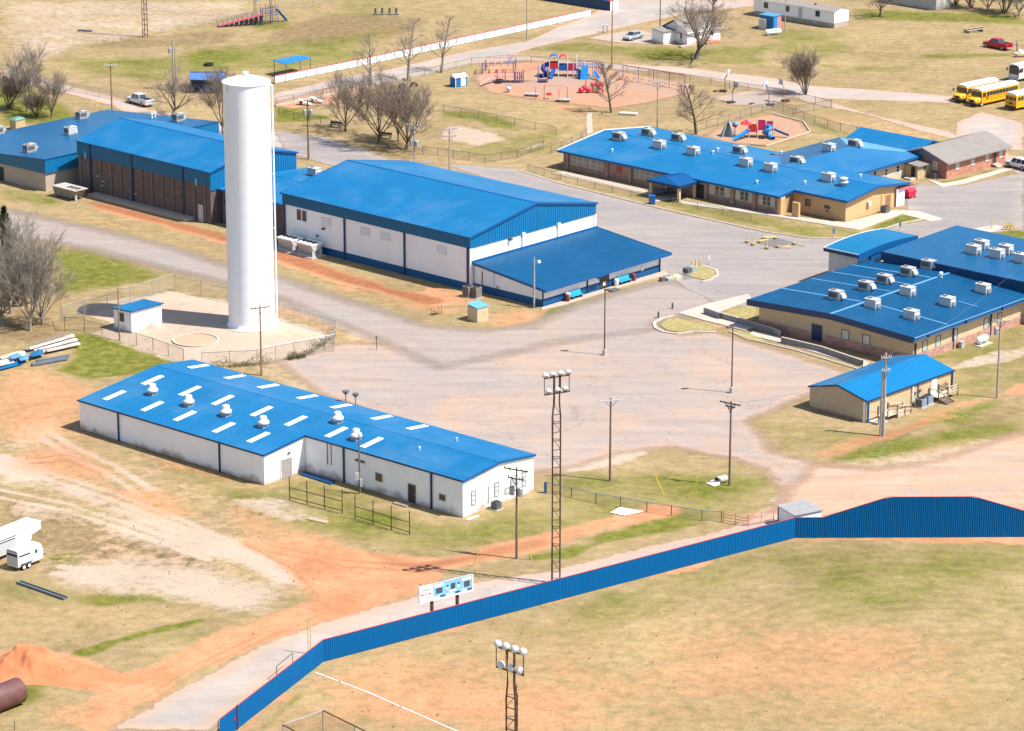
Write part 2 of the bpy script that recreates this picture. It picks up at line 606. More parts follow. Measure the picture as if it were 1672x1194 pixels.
def sdist(px, closed=True, pts=None):
    """signed distance in metres of every ground vertex to a surveyed polygon (negative inside) or polyline"""
    P = [(p.x, p.y) for p in (pts or gpts(px))]
    n = len(P)
    xs, ys = [p[0] for p in P], [p[1] for p in P]
    mgn = 14
    sel = np.where((PX > min(xs) - mgn) & (PX < max(xs) + mgn) & (PY > min(ys) - mgn) & (PY < max(ys) + mgn))[0]
    x, y = PX[sel], PY[sel]
    best = np.full(len(sel), 1e9)
    ins = np.zeros(len(sel), bool)
    for k in range(n if closed else n - 1):
        ax, ay = P[k]
        bx, by = P[(k + 1) % n]
        dx, dy = bx - ax, by - ay
        L = dx * dx + dy * dy + 1e-9
        t = np.clip(((x - ax) * dx + (y - ay) * dy) / L, 0, 1)
        best = np.minimum(best, np.hypot(x - ax - t * dx, y - ay - t * dy))
        if closed:
            c = ((ay > y) != (by > y)) & (x < (bx - ax) * (y - ay) / (by - ay + 1e-12) + ax)
            ins ^= c
    if closed:
        best = np.where(ins, -best, best)
    out = np.full(len(PX), 99.0)
    out[sel] = best
    return out

MASK = {k: np.zeros(len(PX)) for k in ("green", "dirt", "pale", "brown", "dry", "clay", "mow")}
def paint(kind, px, amt=1.0, soft=2.0, wid=None, wob=2.0):
    d = sdist(px, wid is None) + WOB * wob
    if wid is not None:
        d = d - wid
    a = np.clip(0.5 - d / (2 * soft), 0, 1)
    a = a * a * (3 - 2 * a) * amt
    MASK[kind] = 1 - (1 - MASK[kind]) * (1 - a)

# fresh green growth
for px, a, s in (
    ([(70, 98), (150, 88), (260, 92), (330, 78), (430, 70), (520, 62), (640, 48), (600, 95), (470, 118), (330, 122), (230, 132), (120, 118)], .62, 5),
    ([(305, 88), (372, 84), (378, 100), (320, 106)], .9, 2),
    ([(396, 38), (470, 34), (480, 46), (420, 52)], .7, 2),
    ([(540, 0), (660, 0), (640, 28), (520, 30)], .45, 5),
    ([(660, 15), (760, 5), (740, 30), (650, 40)], .3, 5),
    ([(448, 174), (500, 178), (540, 192), (500, 202), (448, 200)], .95, 1.5),
    ([(500, 195), (560, 205), (700, 235), (640, 240), (540, 215)], .3, 2),
    ([(720, 178), (800, 185), (845, 200), (845, 214), (770, 198), (722, 190)], .75, 1.5),
    ([(800, 228), (845, 222), (930, 205), (900, 245), (800, 262), (740, 250)], .5, 2),
    ([(862, 80), (940, 68), (1060, 78), (1130, 80), (1200, 74), (1260, 78), (1256, 112), (1110, 98), (990, 88)], .62, 3),
    ([(1040, 88), (1110, 84), (1130, 100), (1060, 98)], .8, 2),
    ([(1258, 40), (1380, 55), (1400, 85), (1300, 100), (1258, 80)], .55, 4),
    ([(1395, 14), (1500, 18), (1672, 24), (1672, 40), (1560, 36), (1400, 34)], .8, 3),
    ([(1500, 88), (1580, 86), (1672, 82), (1672, 92), (1580, 96), (1500, 98)], .6, 2),
    ([(1340, 105), (1440, 108), (1500, 104), (1460, 118), (1360, 118)], .5, 2),
    ([(0, 132), (60, 150), (120, 180), (120, 205), (0, 205)], .85, 2.5),
    ([(0, 306), (90, 318), (120, 335), (60, 336), (0, 328)], .6, 2),
    ([(120, 318), (230, 348), (372, 383), (372, 389), (230, 356), (118, 326)], .9, .8),
    ([(84, 402), (160, 408), (250, 440), (330, 470), (280, 455), (190, 470), (90, 478)], .85, 2.5),
    ([(112, 546), (160, 543), (290, 592), (256, 606), (150, 618), (96, 602), (130, 585)], 1.0, 1.5),
    ([(300, 772), (430, 806), (640, 838), (760, 856), (880, 812), (905, 850), (880, 885), (650, 905), (520, 868), (400, 840)], .62, 3.5),
    ([(470, 780), (540, 790), (640, 815), (560, 826), (480, 812)], .55, 2),
    ([(884, 778), (960, 770), (1080, 772), (1250, 765), (1275, 795), (1240, 830), (1180, 850), (1000, 850), (890, 830)], .55, 3),
    ([(1080, 770), (1180, 788), (1260, 770), (1260, 800), (1140, 812), (1080, 800)], .5, 2),
    ([(870, 912), (940, 893), (1000, 868), (1100, 850), (1150, 856), (1090, 868), (1000, 886), (930, 910)], 1.0, 1.2),
    ([(880, 842), (960, 838), (1060, 838), (1150, 852), (1050, 850), (960, 856), (890, 880)], .5, 2),
    ([(408, 1194), (470, 1142), (520, 1100), (530, 1100), (490, 1146), (440, 1194)], .85, .8),
    ([(1240, 886), (1420, 884), (1672, 884), (1672, 935), (1450, 955), (1300, 960), (1180, 945)], .42, 5),
    ([(930, 968), (1100, 925), (1240, 900), (1240, 960), (1080, 990), (940, 1010)], .42, 5),
    ([(1290, 960), (1500, 965), (1460, 1010), (1300, 1030)], .4, 5),
    ([(1000, 985), (1100, 1010), (1000, 1060), (900, 1030)], .25, 5),
    ([(1500, 990), (1672, 970), (1672, 1060), (1560, 1070)], .3, 5),
    ([(112, 1062), (180, 1040), (260, 1024), (332, 1010), (330, 1016), (250, 1036), (170, 1066), (120, 1074)], 1.0, .8),
    ([(150, 975), (240, 968), (330, 972), (260, 985), (170, 984)], .7, 1.2),
    ([(0, 940), (100, 962), (160, 985), (60, 985), (0, 970)], .45, 2),
    ([(78, 905), (125, 900), (135, 940), (85, 935)], .8, 1.5),
    ([(0, 1108), (62, 1108), (68, 1140), (60, 1150), (0, 1185)], .75, 1.5),
    ([(260, 1030), (340, 1030), (300, 1055), (230, 1060)], .45, 2),
    ([(1222, 676), (1320, 690), (1440, 715), (1380, 748), (1280, 735), (1215, 700)], .35, 3),
    ([(1372, 748), (1480, 716), (1580, 700), (1672, 680), (1672, 706), (1560, 722), (1440, 748)], .75, 2),
    ([(1500, 690), (1560, 668), (1640, 648), (1632, 660), (1560, 690)], .6, 1.5),
    ([(1550, 600), (1600, 585), (1672, 560), (1672, 625), (1560, 660)], .35, 3),
    ([(1490, 585), (1560, 570), (1672, 532), (1672, 550), (1570, 588)], .55, 2),
    ([(1160, 512), (1225, 500), (1235, 520), (1180, 528)], .5, 1.5),
    ([(860, 276), (915, 288), (1060, 325), (1100, 345), (1250, 372), (1330, 384), (1320, 370), (1240, 350), (1080, 318), (940, 280)], .55, 1.5),
    ([(1240, 366), (1380, 374), (1440, 378), (1390, 390), (1300, 386)], .5, 1.5),
    ([(1418, 372), (1470, 352), (1510, 352), (1470, 374), (1430, 380)], .95, .8),
    ([(1620, 378), (1672, 374), (1672, 392), (1640, 388)], .95, .8),
    ([(1478, 292), (1530, 296), (1600, 285), (1640, 275), (1640, 280), (1560, 300)], .9, .8),
    ([(900, 500), (930, 492), (960, 484), (930, 505), (890, 520)], .9, .8),
    ([(1310, 190), (1372, 214), (1480, 232), (1560, 236), (1480, 242), (1360, 222)], .5, 1),
    ([(160, 915), (225, 897), (235, 905), (170, 925)], .6, 1),
    ([(600, 835), (640, 838), (640, 850), (600, 846)], .4, 1),
): paint("green", px, a, s)
# red earth
for px, a, s in (
    ([(0, 603), (90, 612), (140, 628), (182, 640), (140, 680), (60, 715), (0, 705)], .5, 5),
    ([(40, 735), (110, 728), (182, 762), (180, 780), (110, 785), (40, 762)], .5, 3),
    ([(165, 795), (250, 800), (330, 838), (260, 845), (190, 815)], .5, 2),
    ([(420, 885), (520, 882), (640, 908), (700, 918), (710, 962), (570, 1012), (440, 1046), (330, 1094), (262, 1130), (190, 1194), (120, 1194), (190, 1110), (330, 1050), (470, 996), (520, 972), (462, 918)], 1.0, 1.6),
    ([(60, 600), (135, 640), (150, 690), (60, 730), (0, 720), (0, 610)], .22, 5),
    ([(0, 1068), (60, 1050), (120, 1070), (172, 1092), (232, 1106), (250, 1140), (140, 1124), (60, 1106), (0, 1110)], 1.0, 1.0),
    ([(60, 1150), (150, 1140), (200, 1150), (150, 1194), (60, 1194)], .5, 2),
    ([(850, 505), (885, 510), (880, 528), (800, 535), (800, 512)], .55, 1.5),
    ([(700, 470), (780, 485), (780, 500), (700, 490)], .7, 1.2),
    ([(520, 1108), (640, 1062), (800, 1100), (900, 1194), (460, 1194)], .30, 6),
    ([(900, 1120), (1200, 1060), (1420, 1010), (1600, 1100), (1500, 1194), (900, 1194)], .26, 8),
    ([(1640, 640), (1672, 630), (1672, 640), (1650, 650)], .9, 1),
    ([(380, 1186), (450, 1122), (520, 1062), (530, 1072), (470, 1120), (420, 1170)], .95, .8),
    ([(900, 168), (1000, 178), (960, 188), (900, 182)], .5, 1.5),
    ([(380, 830), (440, 850), (560, 880), (480, 885), (420, 870)], .35, 2),
): paint("dirt", px, a, s)
for px, a, s, wd in (
    ([(160, 334), (260, 362), (372, 392)], .85, 1.2, 1.6),
    ([(452, 418), (560, 456), (700, 492)], 1.0, 1.2, 2.0),
    ([(560, 470), (640, 492), (740, 510)], .55, 1.5, 1.5),
    ([(690, 928), (790, 908), (870, 888), (960, 862), (1080, 830)], .9, 1.2, 1.6),
    ([(1345, 742), (1400, 722), (1443, 712), (1500, 692), (1570, 660)], .5, 1.2, .8),
    ([(1570, 662), (1640, 645), (1672, 632)], .7, .8, .6),
    ([(400, 1194), (528, 1086), (700, 1038), (1000, 958), (1298, 881), (1672, 880)], .75, .5, .5),
    ([(455, 505), (560, 545), (690, 585), (760, 600)], .5, 1.2, .8),
    ([(100, 700), (200, 730), (330, 770), (430, 795)], .35, 1.0, .5),
    ([(0, 326), (120, 350), (250, 382), (372, 420)], .35, 1.0, .8),
): paint("dirt", px, a, s, wd)
# pale gravel and limestone
for px, a, s in (
    ([(0, 0), (420, 0), (412, 22), (250, 58), (130, 78), (60, 110), (0, 112)], .55, 4),
    ([(100, 928), (220, 915), (330, 925), (440, 965), (430, 1000), (330, 985), (210, 968), (110, 955)], .75, 3),
    ([(0, 760), (60, 770), (60, 800), (0, 790)], .6, 2),
    ([(20, 690), (90, 690), (60, 735), (0, 740)], .4, 3),
    ([(140, 545), (190, 530), (110, 505), (285, 468), (372, 495), (545, 545), (548, 575), (440, 592), (300, 596), (220, 565)], .85, 1.2),
    ([(735, 205), (800, 215), (822, 228), (780, 238), (720, 228)], .75, 1.5),
    ([(560, 380), (600, 390), (560, 400)], .3, 2),
    ([(390, 600), (470, 588), (560, 620), (600, 650), (480, 640)], .5, 2),
    ([(1360, 760), (1500, 735), (1672, 705), (1672, 812), (1440, 812), (1310, 850), (1290, 800)], .6, 3),
    ([(880, 770), (960, 752), (1020, 732), (1080, 732), (1020, 752), (960, 768)], .85, 1.0),
    ([(130, 378), (230, 390), (330, 415), (220, 420), (110, 400)], .6, 1.5),
    ([(1330, 178), (1400, 190), (1500, 205), (1570, 232), (1480, 232), (1380, 215)], .3, 3),
    ([(400, 820), (470, 815), (530, 845), (470, 848)], .6, 1.5),
): paint("pale", px, a, s)
for px, a, s, wd in (
    ([(0, 752), (60, 785), (130, 806), (200, 836), (300, 872), (380, 905), (470, 945)], .75, 1.5, 1.3),
    ([(40, 830), (130, 850), (230, 880), (330, 905)], .35, 1.5, .7),
    ([(560, 545), (700, 590), (760, 605)], .5, 1.5, 1.0),
    ([(1470, 625), (1560, 600), (1672, 572)], .7, .8, .8),
    ([(1200, 700), (1290, 800), (1262, 838)], .6, 1.5, 2.0),
    ([(455, 495), (560, 535), (700, 588)], .6, 1.0, 1.2),
    ([(0, 400), (100, 412), (230, 440), (372, 478)], .4, 1.0, 1.0),
    ([(730, 240), (790, 258), (845, 248), (890, 234)], .6, .7, .5),
): paint("pale", px, a, s, wd)
for px, k1, a1 in (
    ([(0, 600), (135, 640), (135, 700), (260, 742), (420, 800), (470, 880), (520, 970), (420, 1000), (200, 960), (0, 930)], "pale", .36),
    ([(0, 600), (135, 640), (135, 700), (260, 742), (420, 800), (470, 880), (520, 970), (420, 1000), (200, 960), (0, 930)], "dirt", .24),
    ([(520, 1100), (900, 990), (1300, 930), (1672, 960), (1672, 1194), (440, 1194)], "dirt", .07),
    ([(530, 1110), (640, 1075), (760, 1100), (900, 1150), (980, 1194), (480, 1194)], "dirt", .34),
    ([(780, 1080), (930, 1070), (1010, 1100), (960, 1160), (820, 1150)], "dirt", .3),
    ([(1010, 1010), (1250, 1010), (1500, 1060), (1400, 1120), (1120, 1110)], "dirt", .28),
    ([(1060, 985), (1180, 990), (1140, 1020), (1060, 1020)], "pale", .32),
    ([(1330, 930), (1672, 900), (1672, 990), (1450, 1010), (1320, 985)], "green", .34),
    ([(1250, 1060), (1672, 1080), (1672, 1194), (1340, 1194)], "green", .22),
    ([(620, 1075), (860, 1010), (1040, 960), (1060, 1000), (860, 1060), (700, 1090)], "green", .30),
    ([(700, 1150), (800, 1120), (830, 1194), (700, 1194)], "green", .25),
    ([(1400, 560), (1672, 560), (1672, 700), (1400, 740)], "green", .2),
    ([(1230, 690), (1340, 690), (1443, 715), (1360, 755), (1270, 738)], "dirt", .15),
): paint(k1, px, a1, 7)
for px in ([(0, 742), (90, 775), (190, 806), (300, 850), (400, 894), (480, 940)], [(0, 752), (90, 786), (190, 818), (300, 862), (400, 906), (470, 948)], [(0, 800), (110, 822), (230, 862), (350, 905)], [(0, 812), (110, 834), (230, 874), (340, 914)],
           [(60, 690), (120, 730), (190, 762), (250, 800)], [(40, 694), (100, 736), (170, 770), (230, 808)], [(100, 925), (260, 935), (420, 975)], [(90, 936), (250, 948), (400, 986)]):
    paint("pale", px, .95, .4, .35, .3)
for px in ([(60, 748), (110, 742), (175, 765)], [(50, 757), (110, 752), (165, 774)], [(240, 1150), (330, 1092), (440, 1040), (520, 1005)], [(225, 1146), (320, 1086), (430, 1034)], [(400, 888), (480, 930), (520, 975)], [(440, 890), (560, 915), (690, 925)], [(440, 900), (560, 925), (690, 934)]):
    paint("clay", px, .55, .4, .25, .3)
for px, a, wd in (([(150, 331), (260, 360), (372, 390)], .8, 1.3), ([(455, 416), (560, 454), (700, 492)], .85, 1.5), ([(700, 926), (790, 906), (880, 886)], .55, 1.0), ([(1400, 722), (1443, 711), (1510, 690)], .5, .8), ([(610, 905), (680, 925), (740, 915)], .5, .8)):
    paint("clay", px, a, 1.0, wd, 1.0)
paint("green", [(250, 735), (330, 752), (430, 790), (440, 800), (330, 775), (250, 745)], .4, 2)
paint("mow", [(900, 975), (1298, 888), (1672, 886), (1672, 1110), (1300, 1090), (1000, 1020)], 1.0, 6)
# brown thatch and darker dead growth
for px, a, s in (
    ([(150, 62), (330, 50), (380, 48), (370, 70), (250, 78), (140, 80)], .55, 3),
    ([(440, 45), (560, 20), (700, 30), (650, 62), (520, 78), (440, 70)], .7, 4),
    ([(0, 800), (120, 830), (300, 890), (420, 950), (200, 930), (60, 900), (0, 860)], .65, 3),
    ([(560, 880), (700, 900), (860, 880), (860, 905), (700, 915)], .35, 2),
    ([(1440, 690), (1560, 670), (1672, 655), (1672, 690), (1540, 712)], .35, 2),
    ([(1500, 1040), (1672, 1020), (1672, 1100), (1540, 1110)], .3, 5),
    ([(1140, 1150), (1300, 1120), (1500, 1160), (1400, 1194), (1160, 1194)], .25, 6),
    ([(0, 500), (60, 500), (110, 545), (50, 560), (0, 560)], .6, 2),
    ([(940, 58), (1000, 50), (1080, 60), (1000, 78), (900, 80)], .3, 3),
    ([(1300, 60), (1500, 70), (1560, 110), (1400, 100)], .35, 5),
    ([(570, 212), (700, 245), (660, 262), (600, 240)], .7, 2),
    ([(190, 700), (300, 740), (430, 790), (400, 815), (280, 780), (180, 730)], .35, 2),
    ([(1400, 735), (1443, 716), (1500, 698), (1480, 712), (1420, 744)], .6, 1),
): paint("brown", px, a, s)
# sun-bleached dry turf
for px, a, s in (
    ([(1330, 185), (1400, 192), (1500, 208), (1575, 234), (1480, 236), (1380, 218)], .9, 2),
    ([(840, 205), (950, 192), (1130, 200), (1300, 158), (1260, 175), (1140, 208), (960, 220)], .5, 4),
    ([(520, 1060), (900, 1000), (1300, 1000), (1672, 1040), (1672, 1194), (440, 1194)], .6, 8),
    ([(0, 985), (200, 985), (330, 1000), (150, 1040), (0, 1045)], .6, 3),
    ([(1400, 735), (1672, 690), (1672, 715), (1460, 770), (1360, 765)], .6, 3),
): paint("dry", px, a, s)

def nmap(t, src, a, b, lo=0.0, hi=1.0):
    r = nn(t, "ShaderNodeMapRange")
    r.inputs["From Min"].default_value = a
    r.inputs["From Max"].default_value = b
    r.inputs["To Min"].default_value = lo
    r.inputs["To Max"].default_value = hi
    t.links.new(src, r.inputs["Value"])
    return r.outputs[0]

def noise(t, vec, scale, detail=6, rough=0.6, dist=0.0):
    n = nn(t, "ShaderNodeTexNoise")
    n.inputs["Scale"].default_value = scale
    n.inputs["Detail"].default_value = detail
    n.inputs["Roughness"].default_value = rough
    n.inputs["Distortion"].default_value = dist
    t.links.new(vec, n.inputs["Vector"])
    return n.outputs["Fac"]

def mathn(t, op, a, b=None, clamp=False):
    n = nn(t, "ShaderNodeMath", operation=op)
    n.use_clamp = clamp
    for k, v in enumerate((a, b)):
        if v is None:
            continue
        if isinstance(v, (int, float)):
            n.inputs[k].default_value = v
        else:
            t.links.new(v, n.inputs[k])
    return n.outputs[0]

def mixc(t, fac, a, b, blend='MIX'):
    n = nn(t, "ShaderNodeMix", data_type='RGBA', blend_type=blend)
    for key, v in ((0, fac), (6, a), (7, b)):
        if isinstance(v, (int, float)):
            n.inputs[key].default_value = v
        elif isinstance(v, tuple):
            n.inputs[key].default_value = rgba(v)
        else:
            t.links.new(v, n.inputs[key])
    return n.outputs[2]

def ground_mat():
    m = bpy.data.materials.new("dry_prairie_turf_and_red_earth")
    m.use_nodes = True
    t = m.node_tree
    b = t.nodes["Principled BSDF"]
    b.inputs["Roughness"].default_value = 0.95
    b.inputs["Specular IOR Level"].default_value = 0.1
    tc = nn(t, "ShaderNodeTexCoord")
    V = tc.outputs["Object"]
    at = {}
    for k in MASK:
        a = nn(t, "ShaderNodeAttribute")
        a.attribute_name = k
        at[k] = a.outputs["Fac"]
    nb = noise(t, V, 0.045, 4, 0.6, 0.6)
    nm = noise(t, V, 0.16, 8, 0.68, 0.4)
    nf = noise(t, V, 0.75, 8, 0.72, 0.3)
    ng = noise(t, V, 3.2, 4, 0.7)
    # streaks left by mowing and runoff
    mp = nn(t, "ShaderNodeMapping")
    mp.inputs["Rotation"].default_value = (0, 0, math.radians(-28))
    mp.inputs["Scale"].default_value = (0.10, 0.75, 1)
    t.links.new(V, mp.inputs["Vector"])
    ns = noise(t, mp.outputs[0], 1.0, 6, 0.65)
    tan = mixc(t, nmap(t, nm, .32, .68), (0.312, 0.226, 0.118), (0.245, 0.172, 0.085))
    tan = mixc(t, nmap(t, ns, .45, .75, 0, .55), tan, (0.365, 0.275, 0.158))
    tan = mixc(t, mathn(t, 'MULTIPLY', at["dry"], nmap(t, nm, .25, .6)), tan, (0.365, 0.232, 0.115))
    no = noise(t, V, 0.38, 7, 0.7, 0.5)
    tan = mixc(t, nmap(t, no, .46, .66, 0, .55), tan, (0.190, 0.155, 0.060))
    brown = mixc(t, nmap(t, nf, .3, .7), (0.165, 0.115, 0.055), (0.250, 0.175, 0.090))
    bm = mathn(t, 'ADD', mathn(t, 'MULTIPLY', at["brown"], 1.25), mathn(t, 'SUBTRACT', nm, 0.72))
    c = mixc(t, nmap(t, bm, .05, .55), tan, brown)
    green = mixc(t, nmap(t, nf, .34, .68), (0.100, 0.112, 0.014), (0.190, 0.168, 0.040))
    green = mixc(t, nmap(t, nm, .5, .75, 0, .6), green, (0.062, 0.088, 0.010))
    gm = mathn(t, 'ADD', mathn(t, 'MULTIPLY', at["green"], 1.15), mathn(t, 'MULTIPLY', mathn(t, 'SUBTRACT', mathn(t, 'ADD', mathn(t, 'MULTIPLY', nm, .6), mathn(t, 'MULTIPLY', nf, .4)), 0.56), 1.9))
    c = mixc(t, nmap(t, gm, .14, .80), c, green)
    pale = mixc(t, nmap(t, nf, .35, .65), (0.455, 0.360, 0.285), (0.370, 0.275, 0.200))
    pm = mathn(t, 'ADD', at["pale"], mathn(t, 'MULTIPLY', mathn(t, 'SUBTRACT', mathn(t, 'ADD', mathn(t, 'MULTIPLY', nf, .5), mathn(t, 'MULTIPLY', nm, .5)), 0.55), 2.0))
    c = mixc(t, nmap(t, pm, .24, .68), c, pale)
    dirt = mixc(t, nmap(t, nm, .35, .65), (0.415, 0.178, 0.085), (0.465, 0.240, 0.130))
    dirt = mixc(t, nmap(t, nf, .55, .8, 0, .6), dirt, (0.34, 0.125, 0.050))
    dm = mathn(t, 'ADD', mathn(t, 'MULTIPLY', at["dirt"], 1.1), mathn(t, 'MULTIPLY', mathn(t, 'SUBTRACT', mathn(t, 'ADD', mathn(t, 'MULTIPLY', nf, .45), mathn(t, 'MULTIPLY', nm, .55)), 0.54), 1.7))
    c = mixc(t, nmap(t, dm, .18, .80), c, dirt)
    c = mixc(t, nmap(t, mathn(t, 'ADD', at["clay"], mathn(t, 'MULTIPLY', mathn(t, 'SUBTRACT', nf, .5), 1.4)), .2, .75), c, mixc(t, nf, (0.225, 0.085, 0.040), (0.345, 0.150, 0.075)))
    # broad tone drift and the fine speckle of clumps and stones
    c = mixc(t, 1.0, c, nmap(t, nb, .3, .7, .88, 1.12), 'MULTIPLY')
    c = mixc(t, 1.0, c, nmap(t, nf, .28, .72, .76, 1.26), 'MULTIPLY')
    c = mixc(t, 1.0, c, nmap(t, ng, .28, .72, .88, 1.13), 'MULTIPLY')
    # mower passes curving with the fence
    vd = nn(t, "ShaderNodeVectorMath", operation='DISTANCE')
    t.links.new(V, vd.inputs[0])
    vd.inputs[1].default_value = (42, 296, 0)
    sn = mathn(t, 'SINE', mathn(t, 'ADD', mathn(t, 'MULTIPLY', vd.outputs["Value"], 3.4), mathn(t, 'MULTIPLY', nm, 7.0)))
    mw = mathn(t, 'ADD', mathn(t, 'MULTIPLY', mathn(t, 'MULTIPLY', sn, at["mow"]), .035), 1.0)
    c = mixc(t, 1.0, c, mw, 'MULTIPLY')
    t.links.new(c, b.inputs["Base Color"])
    bp = nn(t, "ShaderNodeBump")
    bp.inputs["Strength"].default_value = 0.7
    bp.inputs["Distance"].default_value = 0.16
    h = mathn(t, 'ADD', mathn(t, 'MULTIPLY', ng, .5), nf)
    t.links.new(h, bp.inputs["Height"])
    t.links.new(bp.outputs[0], b.inputs["Normal"])
    return m

def grid_mesh(name, keep=None, z=None, attrs=None):
    idx = np.arange(NX * NY).reshape(NY, NX)
    q = np.stack([idx[:-1, :-1].ravel(), idx[:-1, 1:].ravel(), idx[1:, 1:].ravel(), idx[1:, :-1].ravel()], 1)
    if keep is not None:
        q = q[keep[q].any(1)]
    used, inv = np.unique(q.ravel(), return_inverse=True)
    q = inv.reshape(-1, 4)
    me = bpy.data.meshes.new(name)
    nv, nf_ = len(used), len(q)
    me.vertices.add(nv)
    zz = np.zeros(nv) if z is None else (z[used] if isinstance(z, np.ndarray) else np.full(nv, z))
    me.vertices.foreach_set("co", np.stack([PX[used], PY[used], zz], 1).astype(np.float32).ravel())
    me.loops.add(nf_ * 4)
    me.loops.foreach_set("vertex_index", q.astype(np.int32).ravel())
    me.polygons.add(nf_)
    me.polygons.foreach_set("loop_start", np.arange(0, nf_ * 4, 4, dtype=np.int32))
    for k, a in (attrs or {}).items():
        at = me.attributes.new(k, 'FLOAT', 'POINT')
        at.data.foreach_set("value", a[used].astype(np.float32))
    me.update()
    me.validate()
    return me

gm_ = grid_mesh("ground", None, -0.02, MASK)
gm_.materials.append(ground_mat())
ground = link("ground", gm_)
tag(ground, "dry straw coloured turf with green growth and red earth patches", None, kind="structure")

# ------------------------------------------------------------------ roads and lots: sheets with broken, dusty edges
def road_mat(name, c1, c2, dust, dust_amt, crack=0.0, streak=0.0, edge=0.9, soft=.3):
    m = bpy.data.materials.new(name)
    m.use_nodes = True
    t = m.node_tree
    b = t.nodes["Principled BSDF"]
    b.inputs["Roughness"].default_value = 0.9
    b.inputs["Specular IOR Level"].default_value = 0.2
    tc = nn(t, "ShaderNodeTexCoord")
    V = tc.outputs["Object"]
    a = nn(t, "ShaderNodeAttribute")
    a.attribute_name = "edge"
    e = a.outputs["Fac"]
    nb = noise(t, V, 0.06, 5, 0.6, 0.8)
    nm = noise(t, V, 0.22, 8, 0.7, 0.6)
    nf = noise(t, V, 0.9, 7, 0.7)
    ng = noise(t, V, 5.0, 3, 0.7)
    c = mixc(t, nmap(t, nm, .3, .7), c1, c2)
    dmask = mathn(t, 'ADD', mathn(t, 'MULTIPLY', nb, .65), mathn(t, 'MULTIPLY', nm, .35))
    c = mixc(t, nmap(t, dmask, .46, .66, 0, dust_amt), c, dust)
    c = mixc(t, nmap(t, noise(t, V, 0.035, 6, .65, 1.2), .46, .62, 0, .6), c, (0.275, 0.240, 0.222))
    ed = nmap(t, mathn(t, 'ADD', e, mathn(t, 'MULTIPLY', mathn(t, 'SUBTRACT', nm, .5), 3.0)), 0.0, 2.2, .85, 0)
    c = mixc(t, mathn(t, 'MULTIPLY', ed, edge), c, dust)
    if streak:
        mp = nn(t, "ShaderNodeMapping")
        mp.inputs["Rotation"].default_value = (0, 0, math.radians(42))
        mp.inputs["Scale"].default_value = (0.06, 0.55, 1)
        t.links.new(V, mp.inputs["Vector"])
        ns = noise(t, mp.outputs[0], 1.0, 5, 0.6)
        c = mixc(t, 1.0, c, nmap(t, ns, .3, .7, 1 - streak, 1 + streak), 'MULTIPLY')
    if crack:
        vo = nn(t, "ShaderNodeTexVoronoi", feature='DISTANCE_TO_EDGE')
        vo.inputs["Scale"].default_value = 0.16
        n3 = nn(t, "ShaderNodeTexNoise")
        n3.inputs["Scale"].default_value = 0.5
        n3.inputs["Detail"].default_value = 4
        t.links.new(V, n3.inputs["Vector"])
        off = nn(t, "ShaderNodeVectorMath", operation='MULTIPLY_ADD')
        t.links.new(n3.outputs["Color"], off.inputs[0])
        off.inputs[1].default_value = (4, 4, 0)
        t.links.new(V, off.inputs[2])
        t.links.new(off.outputs[0], vo.inputs["Vector"])
        ck = nmap(t, vo.outputs["Distance"], 0.0, 0.012, crack, 0)
        c = mixc(t, ck, c, (0.16, 0.125, 0.105))
    c = mixc(t, 1.0, c, nmap(t, nf, .25, .75, .92, 1.08), 'MULTIPLY')
    c = mixc(t, 1.0, c, nmap(t, ng, .25, .75, .90, 1.10), 'MULTIPLY')
    t.links.new(c, b.inputs["Base Color"])
    tr = nn(t, "ShaderNodeBsdfTransparent")
    mx = nn(t, "ShaderNodeMixShader")
    al = mathn(t, 'ADD', e, mathn(t, 'MULTIPLY', mathn(t, 'SUBTRACT', mathn(t, 'ADD', mathn(t, 'MULTIPLY', nm, .5), mathn(t, 'MULTIPLY', nf, .5)), .5), 3.2))
    t.links.new(nmap(t, al, -soft, soft), mx.inputs[0])
    t.links.new(tr.outputs[0], mx.inputs[1])
    t.links.new(b.outputs[0], mx.inputs[2])
    t.links.new(mx.outputs[0], t.nodes["Material Output"].inputs["Surface"])
    return m

ASPH = road_mat("dusty_old_asphalt", (0.340, 0.270, 0.230), (0.285, 0.234, 0.208), (0.410, 0.270, 0.188), .85, crack=.4, streak=.10, soft=1.0)
ASPHC = road_mat("grey_asphalt", (0.266, 0.230, 0.220), (0.222, 0.196, 0.190), (0.34, 0.275, 0.225), .45, crack=.3, streak=.12, edge=.5)
ASPHR = road_mat("worn_road_asphalt", (0.312, 0.254, 0.224), (0.268, 0.222, 0.200), (0.37, 0.27, 0.20), .5, crack=.3, streak=.10, edge=.12, soft=1.9)
DUST = road_mat("pink_dirt_track", (0.42, 0.300, 0.222), (0.36, 0.255, 0.19), (0.43, 0.255, 0.155), .8, streak=.12, edge=.6, soft=1.4)
GRAV = road_mat("pale_gravel", (0.400, 0.345, 0.305), (0.335, 0.285, 0.250), (0.430, 0.275, 0.180), .45, streak=.06)
MULCH = road_mat("orange_mulch", (0.410, 0.222, 0.130), (0.360, 0.185, 0.105), (0.42, 0.25, 0.15), .5, edge=.6, soft=.9)

def sheet(name, polys, z, m, lines=(), wob=.6, label=None):
    d = np.full(len(PX), 99.0)
    for px in polys:
        d = np.minimum(d, sdist(px))
    for px, wd in lines:
        d = np.minimum(d, sdist(px, False) - wd)
    e = -(d + WOB * wob)
    me = grid_mesh(name, e > -1.2, z, {"edge": np.clip(e, -5, 8)})
    me.materials.append(m)
    o = link(name, me)
    o["kind"] = "structure"
    if label:
        o["label"] = label
    return o

